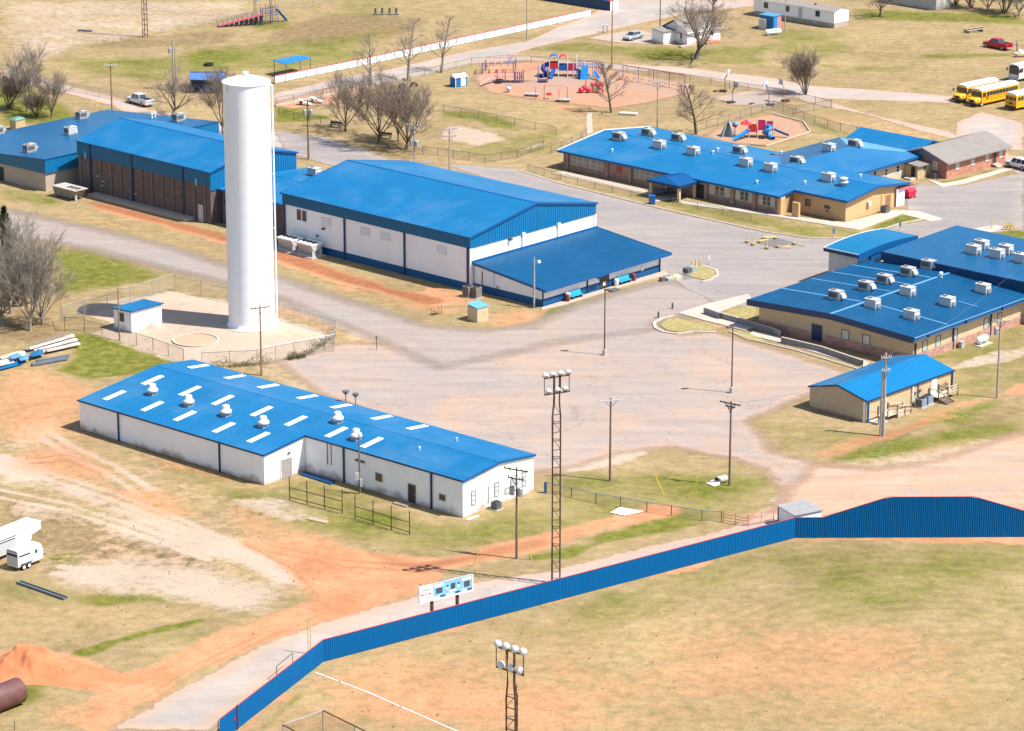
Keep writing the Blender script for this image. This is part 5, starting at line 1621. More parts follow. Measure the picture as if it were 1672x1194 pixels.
# ---- shed at the outfield corner
F = Frame(1300, 850, 47)
fs = thing("field_shed", "small white shed with grey roof just behind the corner of the outfield fence", "shed", G(1298, 872) + Vector((0, .35, 0)), math.radians(30))
part(fs, "wall", WHITE, lambda q: q.box(0, 3.5, 0, 3.2, -.05, 1.98))
q = MB()
q.hexa([(-.15, -.15, 1.98), (3.65, -.15, 1.98), (3.65, 3.35, 2.12), (-.15, 3.35, 2.12)], [(-.15, -.15, 2.05), (3.65, -.15, 2.05), (3.65, 3.35, 2.2), (-.15, 3.35, 2.2)])
q.build("roof", mat("grey_felt_roof", (.27, .26, .26), .8, var=.1), fs)
part(fs, "corner_trim", TRIM, lambda q: q.box(-.06, .02, -.06, .04, 0, 1.95))
part(fs, "corner_trim", TRIM, lambda q: q.box(-.06, .02, 3.12, 3.24, 0, 1.95))

# ---- houses at the top of the town road
F = Frame(1122, 74, 40)
hs = thing("white_house", "small white board house with dark shingle roof behind the big bare tree", "house", F.o, F.yaw)
gable_body(hs, 0, 8.4, 0, 6.6, 2.5, 2.5, 2.5, 4, WHITE)
q = MB()
P0 = [(0.02, 0.1, 2.45), (0.02, 6.5, 2.45), (0.02, 3.3, 4.2)]
q.hexa(P0, [(8.35, y, z) for x, y, z in P0])
q.build("gable", WHITE, hs)
for y0 in (-.5, 7.1):
    q = MB()
    rows = []
    for k in range(8):
        t = k / 7
        rows.append([(-.5, y0 + (3.3 - y0) * t, 2.4 + 1.95 * t + .02 * (k % 2)), (8.9, y0 + (3.3 - y0) * t, 2.4 + 1.95 * t + .02 * (k % 2))])
    q.grid(rows)
    q.build("roof", SHING, hs)
part(hs, "rear_wall", WHITE, lambda q: q.box(-3.0, 0, 3.2, 6.4, -.05, 2.3))
q = MB()
q.hexa([(-3.3, 3.0, 2.3), (0, 3.0, 2.3), (0, 6.6, 2.6), (-3.3, 6.6, 2.6)], [(-3.3, 3.0, 2.4), (0, 3.0, 2.4), (0, 6.6, 2.7), (-3.3, 6.6, 2.7)])
q.build("porch_roof", SHING, hs)
edge_trim(hs, [(-.5, -.52, 2.42), (8.9, -.52, 2.42)], WHT, .18, dz=-.16)
window(hs, 'x', 0, 1.6, 1.0, .8, 1.2, WHT, GLASS)
window(hs, 'y', 0, 2.4, 1.0, 1.4, 1.2, WHT, GLASS, mull=1)
window(hs, 'y', 0, 6.2, 1.0, 1.0, 1.2, WHT, GLASS)
part(hs, "porch_deck", mat("red_brick_porch", (.36, .16, .10), .8), lambda q: q.box(3.2, 6.2, -2.0, 0, -.02, .3))
part(hs, "step", CONC, lambda q: q.box(-2.5, -.6, -1.2, -.2, -.02, .25))
F = Frame(1362, 46.5, 47.3)
mh = thing("mobile_home", "long white mobile home with brown roof and tan skirting", "mobile home", F.o, F.yaw)
b = MB()
P0 = [(0, 0, .9), (4.4, 0, .9), (4.4, 0, 3.2), (2.2, 0, 3.7), (0, 0, 3.2)]
b.hexa(P0, [(x, 19.5, z) for x, y, z in P0])
b.build("wall", WHITE, mh)
part(mh, "skirting", mat("tan_skirting", (.38, .32, .26), .8), lambda q: q.box(.06, 4.34, .06, 19.4, -.05, .9))
for x0 in (-.2, 4.6):
    q = MB()
    ribs(q, (x0, -.2, 3.2), (x0, 19.7, 3.2), (2.2, 19.7, 3.8), (2.2, -.2, 3.8), .6, .02, out=(0, 0, 1))
    q.build("roof", mat("brown_metal_roof", (.26, .215, .185), .7, var=.1), mh)
for yy in (11.3, 16.5, 4.0):
    window(mh, 'x', 0, yy, 1.75, 1.0, 1.1, GREYD, GLASS, mull=1)
door(mh, 'x', 0, 8.1, 1.0, .9, 1.95, GREYL, WHT)
for yy in (5.5, 13.5):
    part(mh, "roof_vent", DARK, lambda q: q.box(1.3, 1.6, yy, yy + .3, 3.5, 3.85))
F = Frame(1528, 17, 47)
oh = thing("pale_house", "corner of a pale sided house at the far right top", "house", F.o, F.yaw)
part(oh, "wall", mat("grey_beige_siding", (.44, .42, .39), .7), lambda q: q.box(0, 5, 0, 12, -.05, 2.9))
q = MB()
q.hexa([(-.4, -.4, 2.9), (5.4, -.4, 2.9), (5.4, 12.4, 2.9), (-.4, 12.4, 2.9)], [(2.4, -.4, 4.2), (2.6, -.4, 4.2), (2.6, 12.4, 4.2), (2.4, 12.4, 4.2)])
q.build("roof", SHING, oh)
dk = thing("deck_rail", "pale wooden deck with railing beside the pale house", "deck", G(1470, 8), math.radians(47))
part(dk, "deck", WOODL, lambda q: q.box(0, 2.5, 0, 4.5, .5, .6))
for k in range(5):
    part(dk, "post", WOODL, lambda q: q.box(-.05, .05, k * 1.1, k * 1.1 + .1, 0, 1.5))
part(dk, "handrail", WOODL, lambda q: q.box(-.06, .06, 0, 4.5, 1.45, 1.55))
F = Frame(1262, 50, 47)
cs = thing("painted_shed", "small shed with blue wall and pink and blue side near the mobile home", "shed", F.o, F.yaw)
part(cs, "wall", mat("blue_shed_board", (.02, .13, .33), .6), lambda q: q.box(0, 2.4, 0, 3.2, -.05, 2.6))
part(cs, "side_board", BLUEL, lambda q: wbox(q, 'y', 0, .05, 1.2, 0, 2.5, 0, .04))
part(cs, "side_board", mat("faded_pink_board", (.52, .20, .24), .7), lambda q: wbox(q, 'y', 0, 1.22, 2.4, 0, 2.5, 0, .04))
part(cs, "roof", mat("blue_shed_roof", (.06, .24, .42), .6), lambda q: q.box(-.15, 2.55, -.15, 3.35, 2.6, 2.72))
part(cs, "lean_to", GREYL, lambda q: q.box(-.6, -.05, 1.4, 3.0, 0, 2.0))
tk = thing("propane_tank", "white horizontal tank lying on the grass before the painted shed", "tank", G(1262, 57), math.radians(28))
q = MB()
for sx in (1,):
    rows = []
    for k, (x, r) in enumerate(((-1.7, .05), (-1.65, .35), (-1.4, .52), (1.4, .52), (1.65, .35), (1.7, .05))):
        rows.append([(x, r * math.cos(a * math.pi / 7), .62 + r * math.sin(a * math.pi / 7)) for a in range(14)])
    q.grid(rows, 0, True)
q.build("shell", WHT, tk, smooth=True)
for s in (-1, 1):
    part(tk, "saddle", CONC, lambda q: q.box(s - .15, s + .15, -.35, .35, 0, .25))
bw = thing("blue_container_wall", "long dark blue container wall with white end at the top of the road", "container", (0, 0, 0))
p0, p1 = G(878, -1), G(996, 18)
d = (p1 - p0).normalized()
n = Vector((-d.y, d.x, 0))
q = MB()
q.hexa([p0, p1, p1 + n * 2.4, p0 + n * 2.4], [v + Vector((0, 0, 1.9)) for v in (p0, p1, p1 + n * 2.4, p0 + n * 2.4)])
q.build("body", mat("navy_container", (.008, .045, .12), .5), bw)
q = MB()
e = p1 + d * .05
q.hexa([e, e + d * .08, e + d * .08 + n * 2.4, e + n * 2.4], [v + Vector((0, 0, 1.95)) for v in (e, e + d * .08, e + d * .08 + n * 2.4, e + n * 2.4)])
q.build("end_door", WHT, bw)
q = MB()
q.hexa([v + Vector((0, 0, 1.91)) for v in (p1 - d * .5 - n * .05, p1 + d * .15 - n * .05, p1 + d * .15 + n * 2.4, p1 - d * .5 + n * 2.4)], [v + Vector((0, 0, .12)) + Vector((0, 0, 1.9)) for v in (p1 - d * .5 - n * .05, p1 + d * .15 - n * .05, p1 + d * .15 + n * 2.4, p1 - d * .5 + n * 2.4)])
q.build("red_cap", REDP, bw)

# dugouts and the two small blue roofs on the far field
def canopy(name, pxs, h, m, lab, cat, post=GREYD, wall=None):
    P = [G(a, c, h) for a, c in pxs]
    t = thing(name, lab, cat, (0, 0, 0))
    q = MB()
    q.hexa([p - Vector((0, 0, .1)) for p in P], P)
    q.build("roof", m, t)
    cen = sum(P, Vector()) / 4
    for p in P:
        g = p.lerp(cen, .08)
        part(t, "post", post, lambda q: q.tube((g.x, g.y, 0), (g.x, g.y, h - .1), .06))
    return t, P
canopy("field_shelter", ((445, 98.5), (466, 104.5), (509, 94.5), (491, 89.8)), 2.6, mat("bright_blue_roof", (.012, .17, .52), .5), "open shelter with a flat blue roof on thin posts behind the white fence", "shelter")
t, P = canopy("dugout", ((310, 130), (369, 131), (367, 119), (309, 119)), 2.5, mat("faded_blue_roof", (.06, .16, .40), .6), "dark walled dugout with faded blue roof behind the water tower top", "dugout")
g = [G(a, c) for a, c in ((311, 151), (369, 151), (369, 138), (311, 138))]
q = MB()
q.hexa(g, [Vector((v.x, v.y, 2.3)) for v in g])
q.build("wall", mat("dark_navy_board", (.035, .04, .075), .7), t)
part(t, "blue_panel", BLUEP, lambda q: q.hexa([G(332, 151.3), G(355, 151.3), G(355, 151), G(332, 151)], [Vector((v.x, v.y, 1.2)) for v in (G(332, 151.3), G(355, 151.3), G(355, 151), G(332, 151))]))
# ------------------------------------------------------------------ water tower
tw = thing("water_tower", "tall plain white cylindrical water tower standing in a fenced gravel yard", "water tower", G(411.5, 530))
TR, THT = 3.03, 32.5
q = MB()
prof = [(TR + .28, -.05), (TR + .28, .06), (TR + .12, .12), (TR + .05, .7), (TR, 1.1)]
prof += [(TR, THT)]
q.lathe(prof, 96)
q.build("shell", TOWW, tw, smooth=True)
q = MB()
q.lathe([(TR, THT - .02), (TR + .12, THT + .02), (TR + .12, THT + .14), (TR * .9, THT + .3), (TR * .6, THT + .58), (TR * .3, THT + .74), (0, THT + .8)], 96)
q.build("roof", TOWW, tw)
for k in range(1, 13):
    z = 1.1 + (THT - 1.1) * k / 13
    part(tw, "weld_seam", TOWW, lambda q: q.lathe([(TR - .01, z - .03), (TR + .010, z - .012), (TR + .010, z + .012), (TR - .01, z + .03)], 96))
part(tw, "roof_vent", TOWW, lambda q: q.lathe([(.28, THT + .55), (.28, THT + 1.05), (.42, THT + 1.1), (.42, THT + 1.25), (0, THT + 1.35)], 16, c=(-.1, .4, 0)))
part(tw, "roof_hatch", GREYL, lambda q: q.box(-2.0, -1.5, -1.5, -1.0, THT + .2, THT + .55))
a = math.radians(-12)
ca, sa = math.cos(a), math.sin(a)
part(tw, "overflow_pipe", TOWW, lambda q: q.path([(ca * (TR + .1), sa * (TR + .1), THT - .1), (ca * (TR + .42), sa * (TR + .42), THT - .3), (ca * (TR + .42), sa * (TR + .42), 1.2), (ca * (TR + .7), sa * (TR + .7), .1)], .11, 8))
for k in range(9):
    z = 2.5 + k * 3.6
    part(tw, "pipe_bracket", TOWW, lambda q: q.beam((ca * (TR - .05), sa * (TR - .05), z), (ca * (TR + .5), sa * (TR + .5), z), .09))
a2 = math.radians(222)
cb, sb = math.cos(a2), math.sin(a2)
part(tw, "conduit", TOWW, lambda q: q.path([(cb * (TR + .06), sb * (TR + .06), THT - 3.4), (cb * (TR + .06), sb * (TR + .06), 2.6)], .07, 6))
part(tw, "antenna_mast", GREYL, lambda q: q.path([(cb * (TR + .06), sb * (TR + .06), THT - 1.0), (cb * (TR + .06), sb * (TR + .06), THT + .9)], .05, 6))
part(tw, "footing", CONC, lambda q: q.lathe([(0, -.04), (TR + .9, -.04), (TR + .9, .03), (TR + .2, .03)], 64))
vp = thing("valve_vault", "round pale rimmed pit cover of bare earth before the water tower", "pit cover", G(319.5, 556))
part(vp, "rim", CONCL, lambda q: q.lathe([(3.05, -.03), (3.05, .16), (2.75, .16), (2.75, .0)], 48))
part(vp, "fill", mat("orange_sand", (.47, .28, .185), .95, var=.12), lambda q: q.lathe([(2.76, .05), (0, .07)], 48))

# ------------------------------------------------------------------ blue outfield fence
FP = [G(359, 1213), G(528, 1081), G(1298, 878.5), G(1672, 877)]
FP[3] = FP[2] + (FP[3] - FP[2]).normalized() * 31
of = thing("outfield_fence", "long blue ribbed metal outfield fence with a raised section and thin red top", "fence", (0, 0, 0))
FH = 2.32
def eye_h(x):
    """top of the raised section, by distance along the last run"""
    pts = [(0, FH), (2.9, FH), (9.9, 4.62), (19.2, 4.62), (25.4, 2.75), (31, 1.9)]
    for (a, ha), (b_, hb) in zip(pts[:-1], pts[1:]):
        if a <= x <= b_:
            return ha + (hb - ha) * (x - a) / (b_ - a)
    return FH
def panel_mesh(wd, h0, h1):
    q = MB()
    n = 4
    r0, r1 = [], []
    for k in range(n):
        for f, dy in ((0, 0), (.55, 0), (.68, -.035), (.86, -.035)):
            u = wd * (k + f) / n
            r0.append((u, dy, .03))
            r1.append((u, dy, h0 + (h1 - h0) * u / wd))
    r0.append((wd + .015, .008, .03))
    r1.append((wd + .015, .008, h1))
    q.grid([r0, r1])
    me = bpy.data.meshes.new("panel")
    me.from_pydata(q.v, [], q.f)
    me.materials.append(FENB)
    return me
PM = panel_mesh(.953, FH, FH)
for s in range(3):
    p, e = FP[s], FP[s + 1]
    L = (e - p).length
    d = (e - p).normalized()
    ang = math.atan2(d.y, d.x)
    n = int(round(L / .95))
    for k in range(n):
        u = L * k / n
        if s < 2:
            me = PM
        else:
            h0, h1 = eye_h(u), eye_h(u + L / n)
            me = PM if abs(h0 - FH) < .01 and abs(h1 - FH) < .01 else panel_mesh(L / n, h0, h1)
        o = link("panel", me, of, p + d * u)
        o.rotation_euler = (0, 0, ang)
    nrm = Vector((-d.y, d.x, 0))
    brk = [0, L] if s < 2 else [0, 2.9, 9.9, 19.2, 25.4, L]
    for a, b_ in zip(brk[:-1], brk[1:]):
        ha, hb = (FH, FH) if s < 2 else (eye_h(a + .001), eye_h(b_ - .001))
        part(of, "cap_rail", REDP, lambda q: q.beam(p + d * a + Vector((0, 0, ha + .02)), p + d * b_ + Vector((0, 0, hb + .02)), .065, .04))
    k = 0.0
    while k < L:
        h = FH if s < 2 else eye_h(min(k, L - .01))
        part(of, "post", RUST, lambda q: q.tube(p + d * k + nrm * .12, p + d * k + nrm * .12 + Vector((0, 0, h - .05)), .05, n=6))
        k += 3.0
g0 = FP[0]
d = (FP[1] - FP[0]).normalized()
part(of, "gate_post", mat("maroon_post", (.16, .03, .06), .6), lambda q: q.beam(g0 + d * 3.4 + Vector((.05, -.1, 0)), g0 + d * 3.4 + Vector((.05, -.1, FH + .15)), .12))
part(of, "gate_latch", REDP, lambda q: q.box(g0.x + d.x * 3.1 - .15, g0.x + d.x * 3.1 + .1, g0.y + d.y * 3.1 - .22, g0.y + d.y * 3.1 - .12, 1.1, 1.3))
part(of, "end_rail", GALV, lambda q: q.beam(g0 + Vector((0, 0, FH)), g0 - d * 3.5 + Vector((0, 0, FH - .3)), .06))

# ------------------------------------------------------------------ far white fence with red top
wf = thing("white_fence", "long low white panel fence with red top rail beside the town road", "fence", (0, 0, 0))
WP = [G(449, 136.5), G(600, 106), G(760, 71), G(840, 54), G(964.5, 26.5)]
pm = None
for p, e in zip(WP[:-1], WP[1:]):
    L = (e - p).length
    d = (e - p).normalized()
    ang = math.atan2(d.y, d.x)
    n = max(1, int(round(L / 2.45)))
    for k in range(n):
        q = MB()
        q.box(.05, L / n - .05, -.03, .03, .08, 1.28)
        o = q.build("panel", WHT, wf, p + d * (L * k / n))
        o.rotation_euler = (0, 0, ang)
        part(wf, "post", GREYD, lambda q: q.tube(p + d * (L * k / n) + Vector((0, -.05, 0)), p + d * (L * k / n) + Vector((0, -.05, 1.36)), .06, n=6))
    part(wf, "top_rail", REDP, lambda q: q.beam(p + Vector((0, 0, 1.36)), e + Vector((0, 0, 1.36)), .14, .10))

# ------------------------------------------------------------------ chain link and pipe fences
def resample(px, sp):
    P = gpts(px)
    out = []
    for p, e in zip(P[:-1], P[1:]):
        n = max(1, int(round((e - p).length / sp)))
        out += [p.lerp(e, k / n) for k in range(n)]
    out.append(P[-1])
    return P, out
def clfence(px, h, sp, label, pm=GALV, mm=CHAIN, rail=True, rm=None, r=.04, name="chain_link_fence", barb=False):
    t = thing(name, label, "fence", (0, 0, 0))
    P, S = resample(px, sp)
    for p in S:
        part(t, "post", pm, lambda q: q.tube(p, p + Vector((0, 0, h + .05)), r, n=6))
        if barb:
            part(t, "barb_arm", pm, lambda q: q.beam(p + Vector((0, 0, h)), p + Vector((.2, -.1, h + .35)), .04))
    for p, e in zip(P[:-1], P[1:]):
        if rail:
            part(t, "top_rail", rm or pm, lambda q: q.tube(p + Vector((0, 0, h)), e + Vector((0, 0, h)), r * .8, n=6))
        if barb:
            part(t, "barb_wire", pm, lambda q: q.tube(p + Vector((.18, -.1, h + .33)), e + Vector((.18, -.1, h + .33)), .02, n=4))
        if mm:
            q = MB()
            q.poly([p, e, e + Vector((0, 0, h)), p + Vector((0, 0, h))])
            q.build("mesh_panel", mm, t)
    return t
clfence([(106, 541), (100, 527), (285, 473), (372, 494)], 2.0, 4.5, "chain link fence with barbed top behind the pump house", GALV, CHAIN, barb=True)
clfence([(106, 541), (138, 541)], 1.9, 2.5, "short chain link run at the left corner of the water tower yard", RUST, CHAIND)
clfence([(138, 541), (196, 556), (250, 572), (300, 590)], 1.6, 3.0, "chain link fence before the white pump house", GREYD, CHAIND)
clfence([(456, 520), (505, 534), (548, 548), (545, 574), (480, 585), (420, 597), (330, 601)], 2.0, 3.0, "chain link fence right of the water tower base with dry vines on it", GALV, CHAIN, barb=True)
clfence([(0, 117), (100, 146), (205, 166), (262, 176)], 1.5, 3.0, "chain link fence along the far left field by the white pickup", GALV, CHAIN)
clfence([(120, 77), (235, 60), (412, 27), (480, 14), (600, 0)], 1.0, 4.5, "low railing round the far football field", mat("grey_blue_rail", (.25, .27, .33), .5), None)
clfence([(452, 171), (560, 151), (640, 137), (770, 106), (830, 101), (905, 105), (988, 113), (1060, 124), (1161, 139), (1252, 153), (1358, 176)], 1.25, 4.0, "chain link fence between the playground and the town road", GREYD, CHAIN, rm=GREYD)
clfence([(1358, 176), (1300, 186), (1262, 178), (1135, 217)], 1.35, 3.5, "chain link fence with dark posts behind the small playground", GREYD, CHAIN)
clfence([(1262, 178), (1295, 190), (1330, 203), (1372, 215), (1480, 236), (1500, 240)], 1.35, 3.0, "chain link fence along the dry field behind the hipped wing", GREYD, CHAIN)
clfence([(724, 183), (840, 205), (908, 220)], 1.25, 4.0, "chain link fence along the turf strip right of the bare trees", GREYD, CHAIN)
clfence([(690, 252), (740, 258), (792, 266), (845, 258), (888, 242)], 1.3, 3.5, "dark chain link fence curving round the dry lawn by the yard", GREYD, CHAIND)
clfence([(900, 251), (950, 230), (958, 222)], 1.3, 3.0, "short chain link fence at the left end of the classroom block", GREYD, CHAIN)
clfence([(862, 279), (915, 294), (1000, 314), (1060, 328)], 1.0, 4.0, "low grey rail fence left of the blue picnic table", GREYD, CHAIN)
clfence([(1098, 334), (1180, 350), (1226, 362)], 1.0, 4.0, "low grey rail fence before the right half of the classroom block", GREYD, CHAIN)
clfence([(455, 190), (505, 199), (560, 212)], 1.2, 3.0, "dark chain link fence on green grass right of the water tower", mat("green_post", (.04, .07, .03), .6), CHAIND)
clfence([(892, 804), (933, 812), (973, 822), (1013, 828), (1056, 836), (1096, 842), (1146, 850), (1178, 852)], 1.15, 3.2, "chain link fence with blue grey top rail right of the workshop", mat("dark_green_post", (.06, .075, .06), .6), CHAIN, rm=mat("blue_grey_rail", (.14, .19, .26), .5), r=.05)
bp_ = thing("blue_post", "short thick blue post at the back corner of the workshop", "post", G(890, 805))
part(bp_, "shaft", TRIMB, lambda q: q.box(-.12, .12, -.12, .12, 0, 1.3))
# pink pipe gate
t = thing("pipe_gate", "faded red pipe gate across the track at the end of the chain link fence", "gate", (0, 0, 0))
p, e = G(1180, 853), G(1262, 846)
p2 = G(1222, 860)
for a, b_ in ((G(1180, 853), G(1222, 860)), (G(1222, 859), G(1264, 851))):
    for z in (.25, .6, .95, 1.3):
        part(t, "rail", PINKP, lambda q: q.tube(a + Vector((0, 0, z)), b_ + Vector((0, 0, z)), .035, n=6))
    for u in (.02, .5, .98):
        g = a.lerp(b_, u)
        part(t, "stile", PINKP, lambda q: q.tube(g, g + Vector((0, 0, 1.35)), .04, n=6))
def pipefence(p0, p1, n, h, lab):
    t = thing("pipe_fence", lab, "fence", (0, 0, 0), 0, "rusty pipe frames before the workshop")
    a, b_ = G(*p0), G(*p1)
    for k in range(n):
        g = a.lerp(b_, k / (n - 1))
        part(t, "post", RUST, lambda q: q.tube(g, g + Vector((0, 0, h)), .055, n=6))
    for z in (h * .52, h * .12):
        part(t, "rail", RUST, lambda q: q.tube(a + Vector((0, 0, z)), b_ + Vector((0, 0, z)), .05, n=6))
pipefence((473, 816), (559, 838.6), 4, 2.75, "rusty pipe fence frame nearer the grey door of the workshop")
pipefence((580, 847), (669, 873.8), 4, 2.75, "rusty pipe fence frame nearer the far right corner of the workshop")
# backstop corner at the bottom
t = thing("batting_cage", "galvanized and rusty pipe cage frame at the bottom edge of the outfield", "cage", (0, 0, 0))
A = [G(528, 1206), G(463, 1230), G(580, 1232), G(518, 1260)]
H = 2.8
part(t, "top_rail", GALV, lambda q: q.tube(A[0] + Vector((0, 0, H)), A[1] + Vector((0, 0, H)), .06))
part(t, "top_rail", RUST, lambda q: q.tube(A[0] + Vector((0, 0, H)), A[2] + (A[2] - A[0]) * 1.2 + Vector((0, 0, H)), .06))
part(t, "top_rail", RUST, lambda q: q.tube(A[1] + Vector((0, 0, H)), A[3] + Vector((0, 0, H)), .06))
for g in A:
    part(t, "post", GALV, lambda q: q.tube(g, g + Vector((0, 0, H)), .07))
q = MB()
q.poly([A[0], A[1], A[1] + Vector((0, 0, H)), A[0] + Vector((0, 0, H))])
q.poly([A[0], A[2], A[2] + Vector((0, 0, H)), A[0] + Vector((0, 0, H))])
q.build("mesh_panel", CHAIND, t)

# ------------------------------------------------------------------ poles
def upole(px, py, h, label, m=WOOD, arms=((.35, 2.6),), yaw=20, trans=0, ins=True, r=.15, tz=2.6, am=None, lamp=None, lean=0):
    o = thing("utility_pole", label, "utility pole", G(px, py), math.radians(yaw), "utility poles around the school")
    part(o, "pole", m, lambda q: q.tube((0, 0, -.2), (lean, 0, h), r, r * .65, 8))
    for dz, wd in arms:
        z = h - dz
        part(o, "crossarm", am or m, lambda q: q.box(-wd / 2 + lean, wd / 2 + lean, -.22, -.11, z, z + .14))
        for s in (-1, 1):
            part(o, "brace", GREYD, lambda q: q.beam((lean, -.15, z - .7), (lean + s * wd * .28, -.15, z), .05))
        if ins:
            for s in (-.92, -.5, .5, .92):
                part(o, "insulator", GREYL, lambda q: q.lathe([(.05, 0), (.08, .06), (.08, .16), (.04, .22), (0, .23)], 6, c=(lean + s * wd / 2, -.165, z + .14)))
    for k in range(trans):
        s = -1 if k == 0 else 1
        part(o, "transformer", GALV, lambda q: q.lathe([(0, 0), (.27, 0), (.29, .05), (.29, .85), (.22, .95), (0, 1.0)], 12, c=(s * .5, -.1, h - tz - .9)))
        part(o, "bracket", GREYD, lambda q: q.box(min(0, s * .4), max(0, s * .4), -.1, -.04, h - tz - .4, h - tz - .3))
    return o
upole(843.5, 912, 10.2, "brown utility pole with two crossarms and transformers before the workshop end wall", WOOD, ((.3, 2.9), (1.3, 1.9)), -28, 2, tz=2.2)
upole(996, 785, 9.8, "dark utility pole with pale crossarm standing right of the tall lattice tower", WOOD, ((.3, 2.6),), 10, am=GREYL, ins=False)
upole(1191, 793, 10.0, "dark utility pole with dark crossarm behind the pale culvert pipe", WOOD, ((.3, 2.7), (.7, 1.2)), -35, am=GREYD)
p4_ = upole(1442, 712, 10.2, "thick doubled grey utility pole before the portable classroom", WOODG, ((.6, 1.3), (2.2, 1.0)), 15, r=.2)
part(p4_, "pole", WOODG, lambda q: q.tube((-.32, .1, -.2), (-.28, .1, 8.1), .17, .13, 8))
upole(1628, 650, 10.2, "grey utility pole with one transformer right of the portable classroom", WOODG, ((.5, 2.0),), 0, 1, tz=1.2)
upole(427, 613, 9.1, "brown utility pole in front of the foot of the water tower", WOODB, ((.35, 2.6),), 25)
upole(504, 260, 9.6, "orange brown utility pole with two transformers by the yard entrance", WOODB, ((.2, 2.0),), 5, 2, r=.2, tz=1.6)
p8_ = upole(587.5, 806, 7.1, "short brown service pole with meter box in front of the workshop front wall", WOOD, (), 0, ins=False, r=.12)
part(p8_, "meter_box", GREYL, lambda q: q.box(-.45, -.05, -.3, -.1, 1.7, 2.5))
part(p8_, "meter_box", GREYL, lambda q: q.box(.05, .3, -.3, -.12, .9, 1.8))
upole(183, 182, 8.3, "thin brown utility pole with white crossarm by the white pickup", WOODB, ((.4, 2.2),), 10, am=GREYL)
upole(1073, 217, 8.6, "pale grey utility pole rising behind the left end of the classroom block", WOODG, ((.2, 1.8), (.8, 1.8)), 20, r=.13)
upole(734, 292, 8.0, "pale grey utility pole behind the gymnasium right of the bare trees", WOODG, ((.15, 2.4), (1.3, 2.2)), 15, r=.14)
upole(677, 300, 9.2, "pale grey utility pole with two transformers behind the gymnasium roof", WOODG, ((.15, 2.6), (.9, 2.2)), -30, 2, tz=2.4)
p13_ = upole(284, 147, 9.0, "grey doubled utility pole with transformer beyond the dark leafless tree", WOODG, (), 0, 1, False, .2, 1.6)
part(p13_, "pole", WOODG, lambda q: q.tube((.45, 0, 0), (.4, 0, 7.5), .14, .1, 8))
upole(1077.5, 60, 8.5, "dark bare pole beside the white house", WOOD, (), 0, ins=False, r=.13)
upole(999, 112, 13.0, "tall thin brown pole behind the slim tree at the playground edge", WOODB, (), 0, ins=False, r=.13)
upole(860.5, 64, 9.0, "grey pole standing beside the white fence at the top", WOODG, (), 0, ins=False, r=.15)
upole(1281.5, 51, 7.5, "thin grey pole before the mobile home", WOODG, (), 0, ins=False, r=.09)
p14_ = upole(195.5, 556, 7.1, "thin bare brown pole before the pump house", WOODB, (), 0, ins=False, r=.11)
t = thing("yard_light", "pale pole with a small white yard lamp at the corner of the lobby wing", "light pole", G(872, 503))
part(t, "pole", WOODG, lambda q: q.tube((0, 0, -.1), (0, 0, 7.0), .15, .11, 8))
part(t, "lamp_arm", GALV, lambda q: q.path([(0, 0, 6.3), (.3, 0, 6.55), (.6, 0, 6.5)], .03))
part(t, "lamp_head", WHT, lambda q: q.lathe([(.05, .2), (.18, .1), (.26, -.1), (.2, -.25), (0, -.3)], 12, c=(.65, 0, 6.45)), True)
def lotlight(px, py, h, yaw, lab):
    t = thing("parking_light", lab, "light pole", G(px, py), math.radians(yaw), "square head light poles in the lot")
    part(t, "base", CONCL, lambda q: q.lathe([(0, -.05), (.28, -.05), (.28, .72), (0, .76)], 16))
    part(t, "pole", mat("bronze_pole", (.085, .065, .055), .5), lambda q: q.tube((0, 0, .7), (0, 0, h), .10, .075, 8))
    part(t, "arm", mat("bronze_pole", (.085, .065, .055), .5), lambda q: q.box(-.05, .45, -.05, .05, h - .12, h - .02))
    part(t, "lamp_head", mat("bronze_pole", (.085, .065, .055), .5), lambda q: q.hexa([(-.1, -.28, h - .16), (.85, -.28, h - .16), (.85, .28, h - .16), (-.1, .28, h - .16)], [(0, -.22, h + .02), (.75, -.22, h + .02), (.75, .22, h + .02), (0, .22, h + .02)]))
lotlight(987, 580, 8.7, 15, "bronze light pole with pale round base in the middle of the lot")
lotlight(1194.5, 641.5, 8.5, 200, "bronze light pole with pale round base nearer the portable classroom")

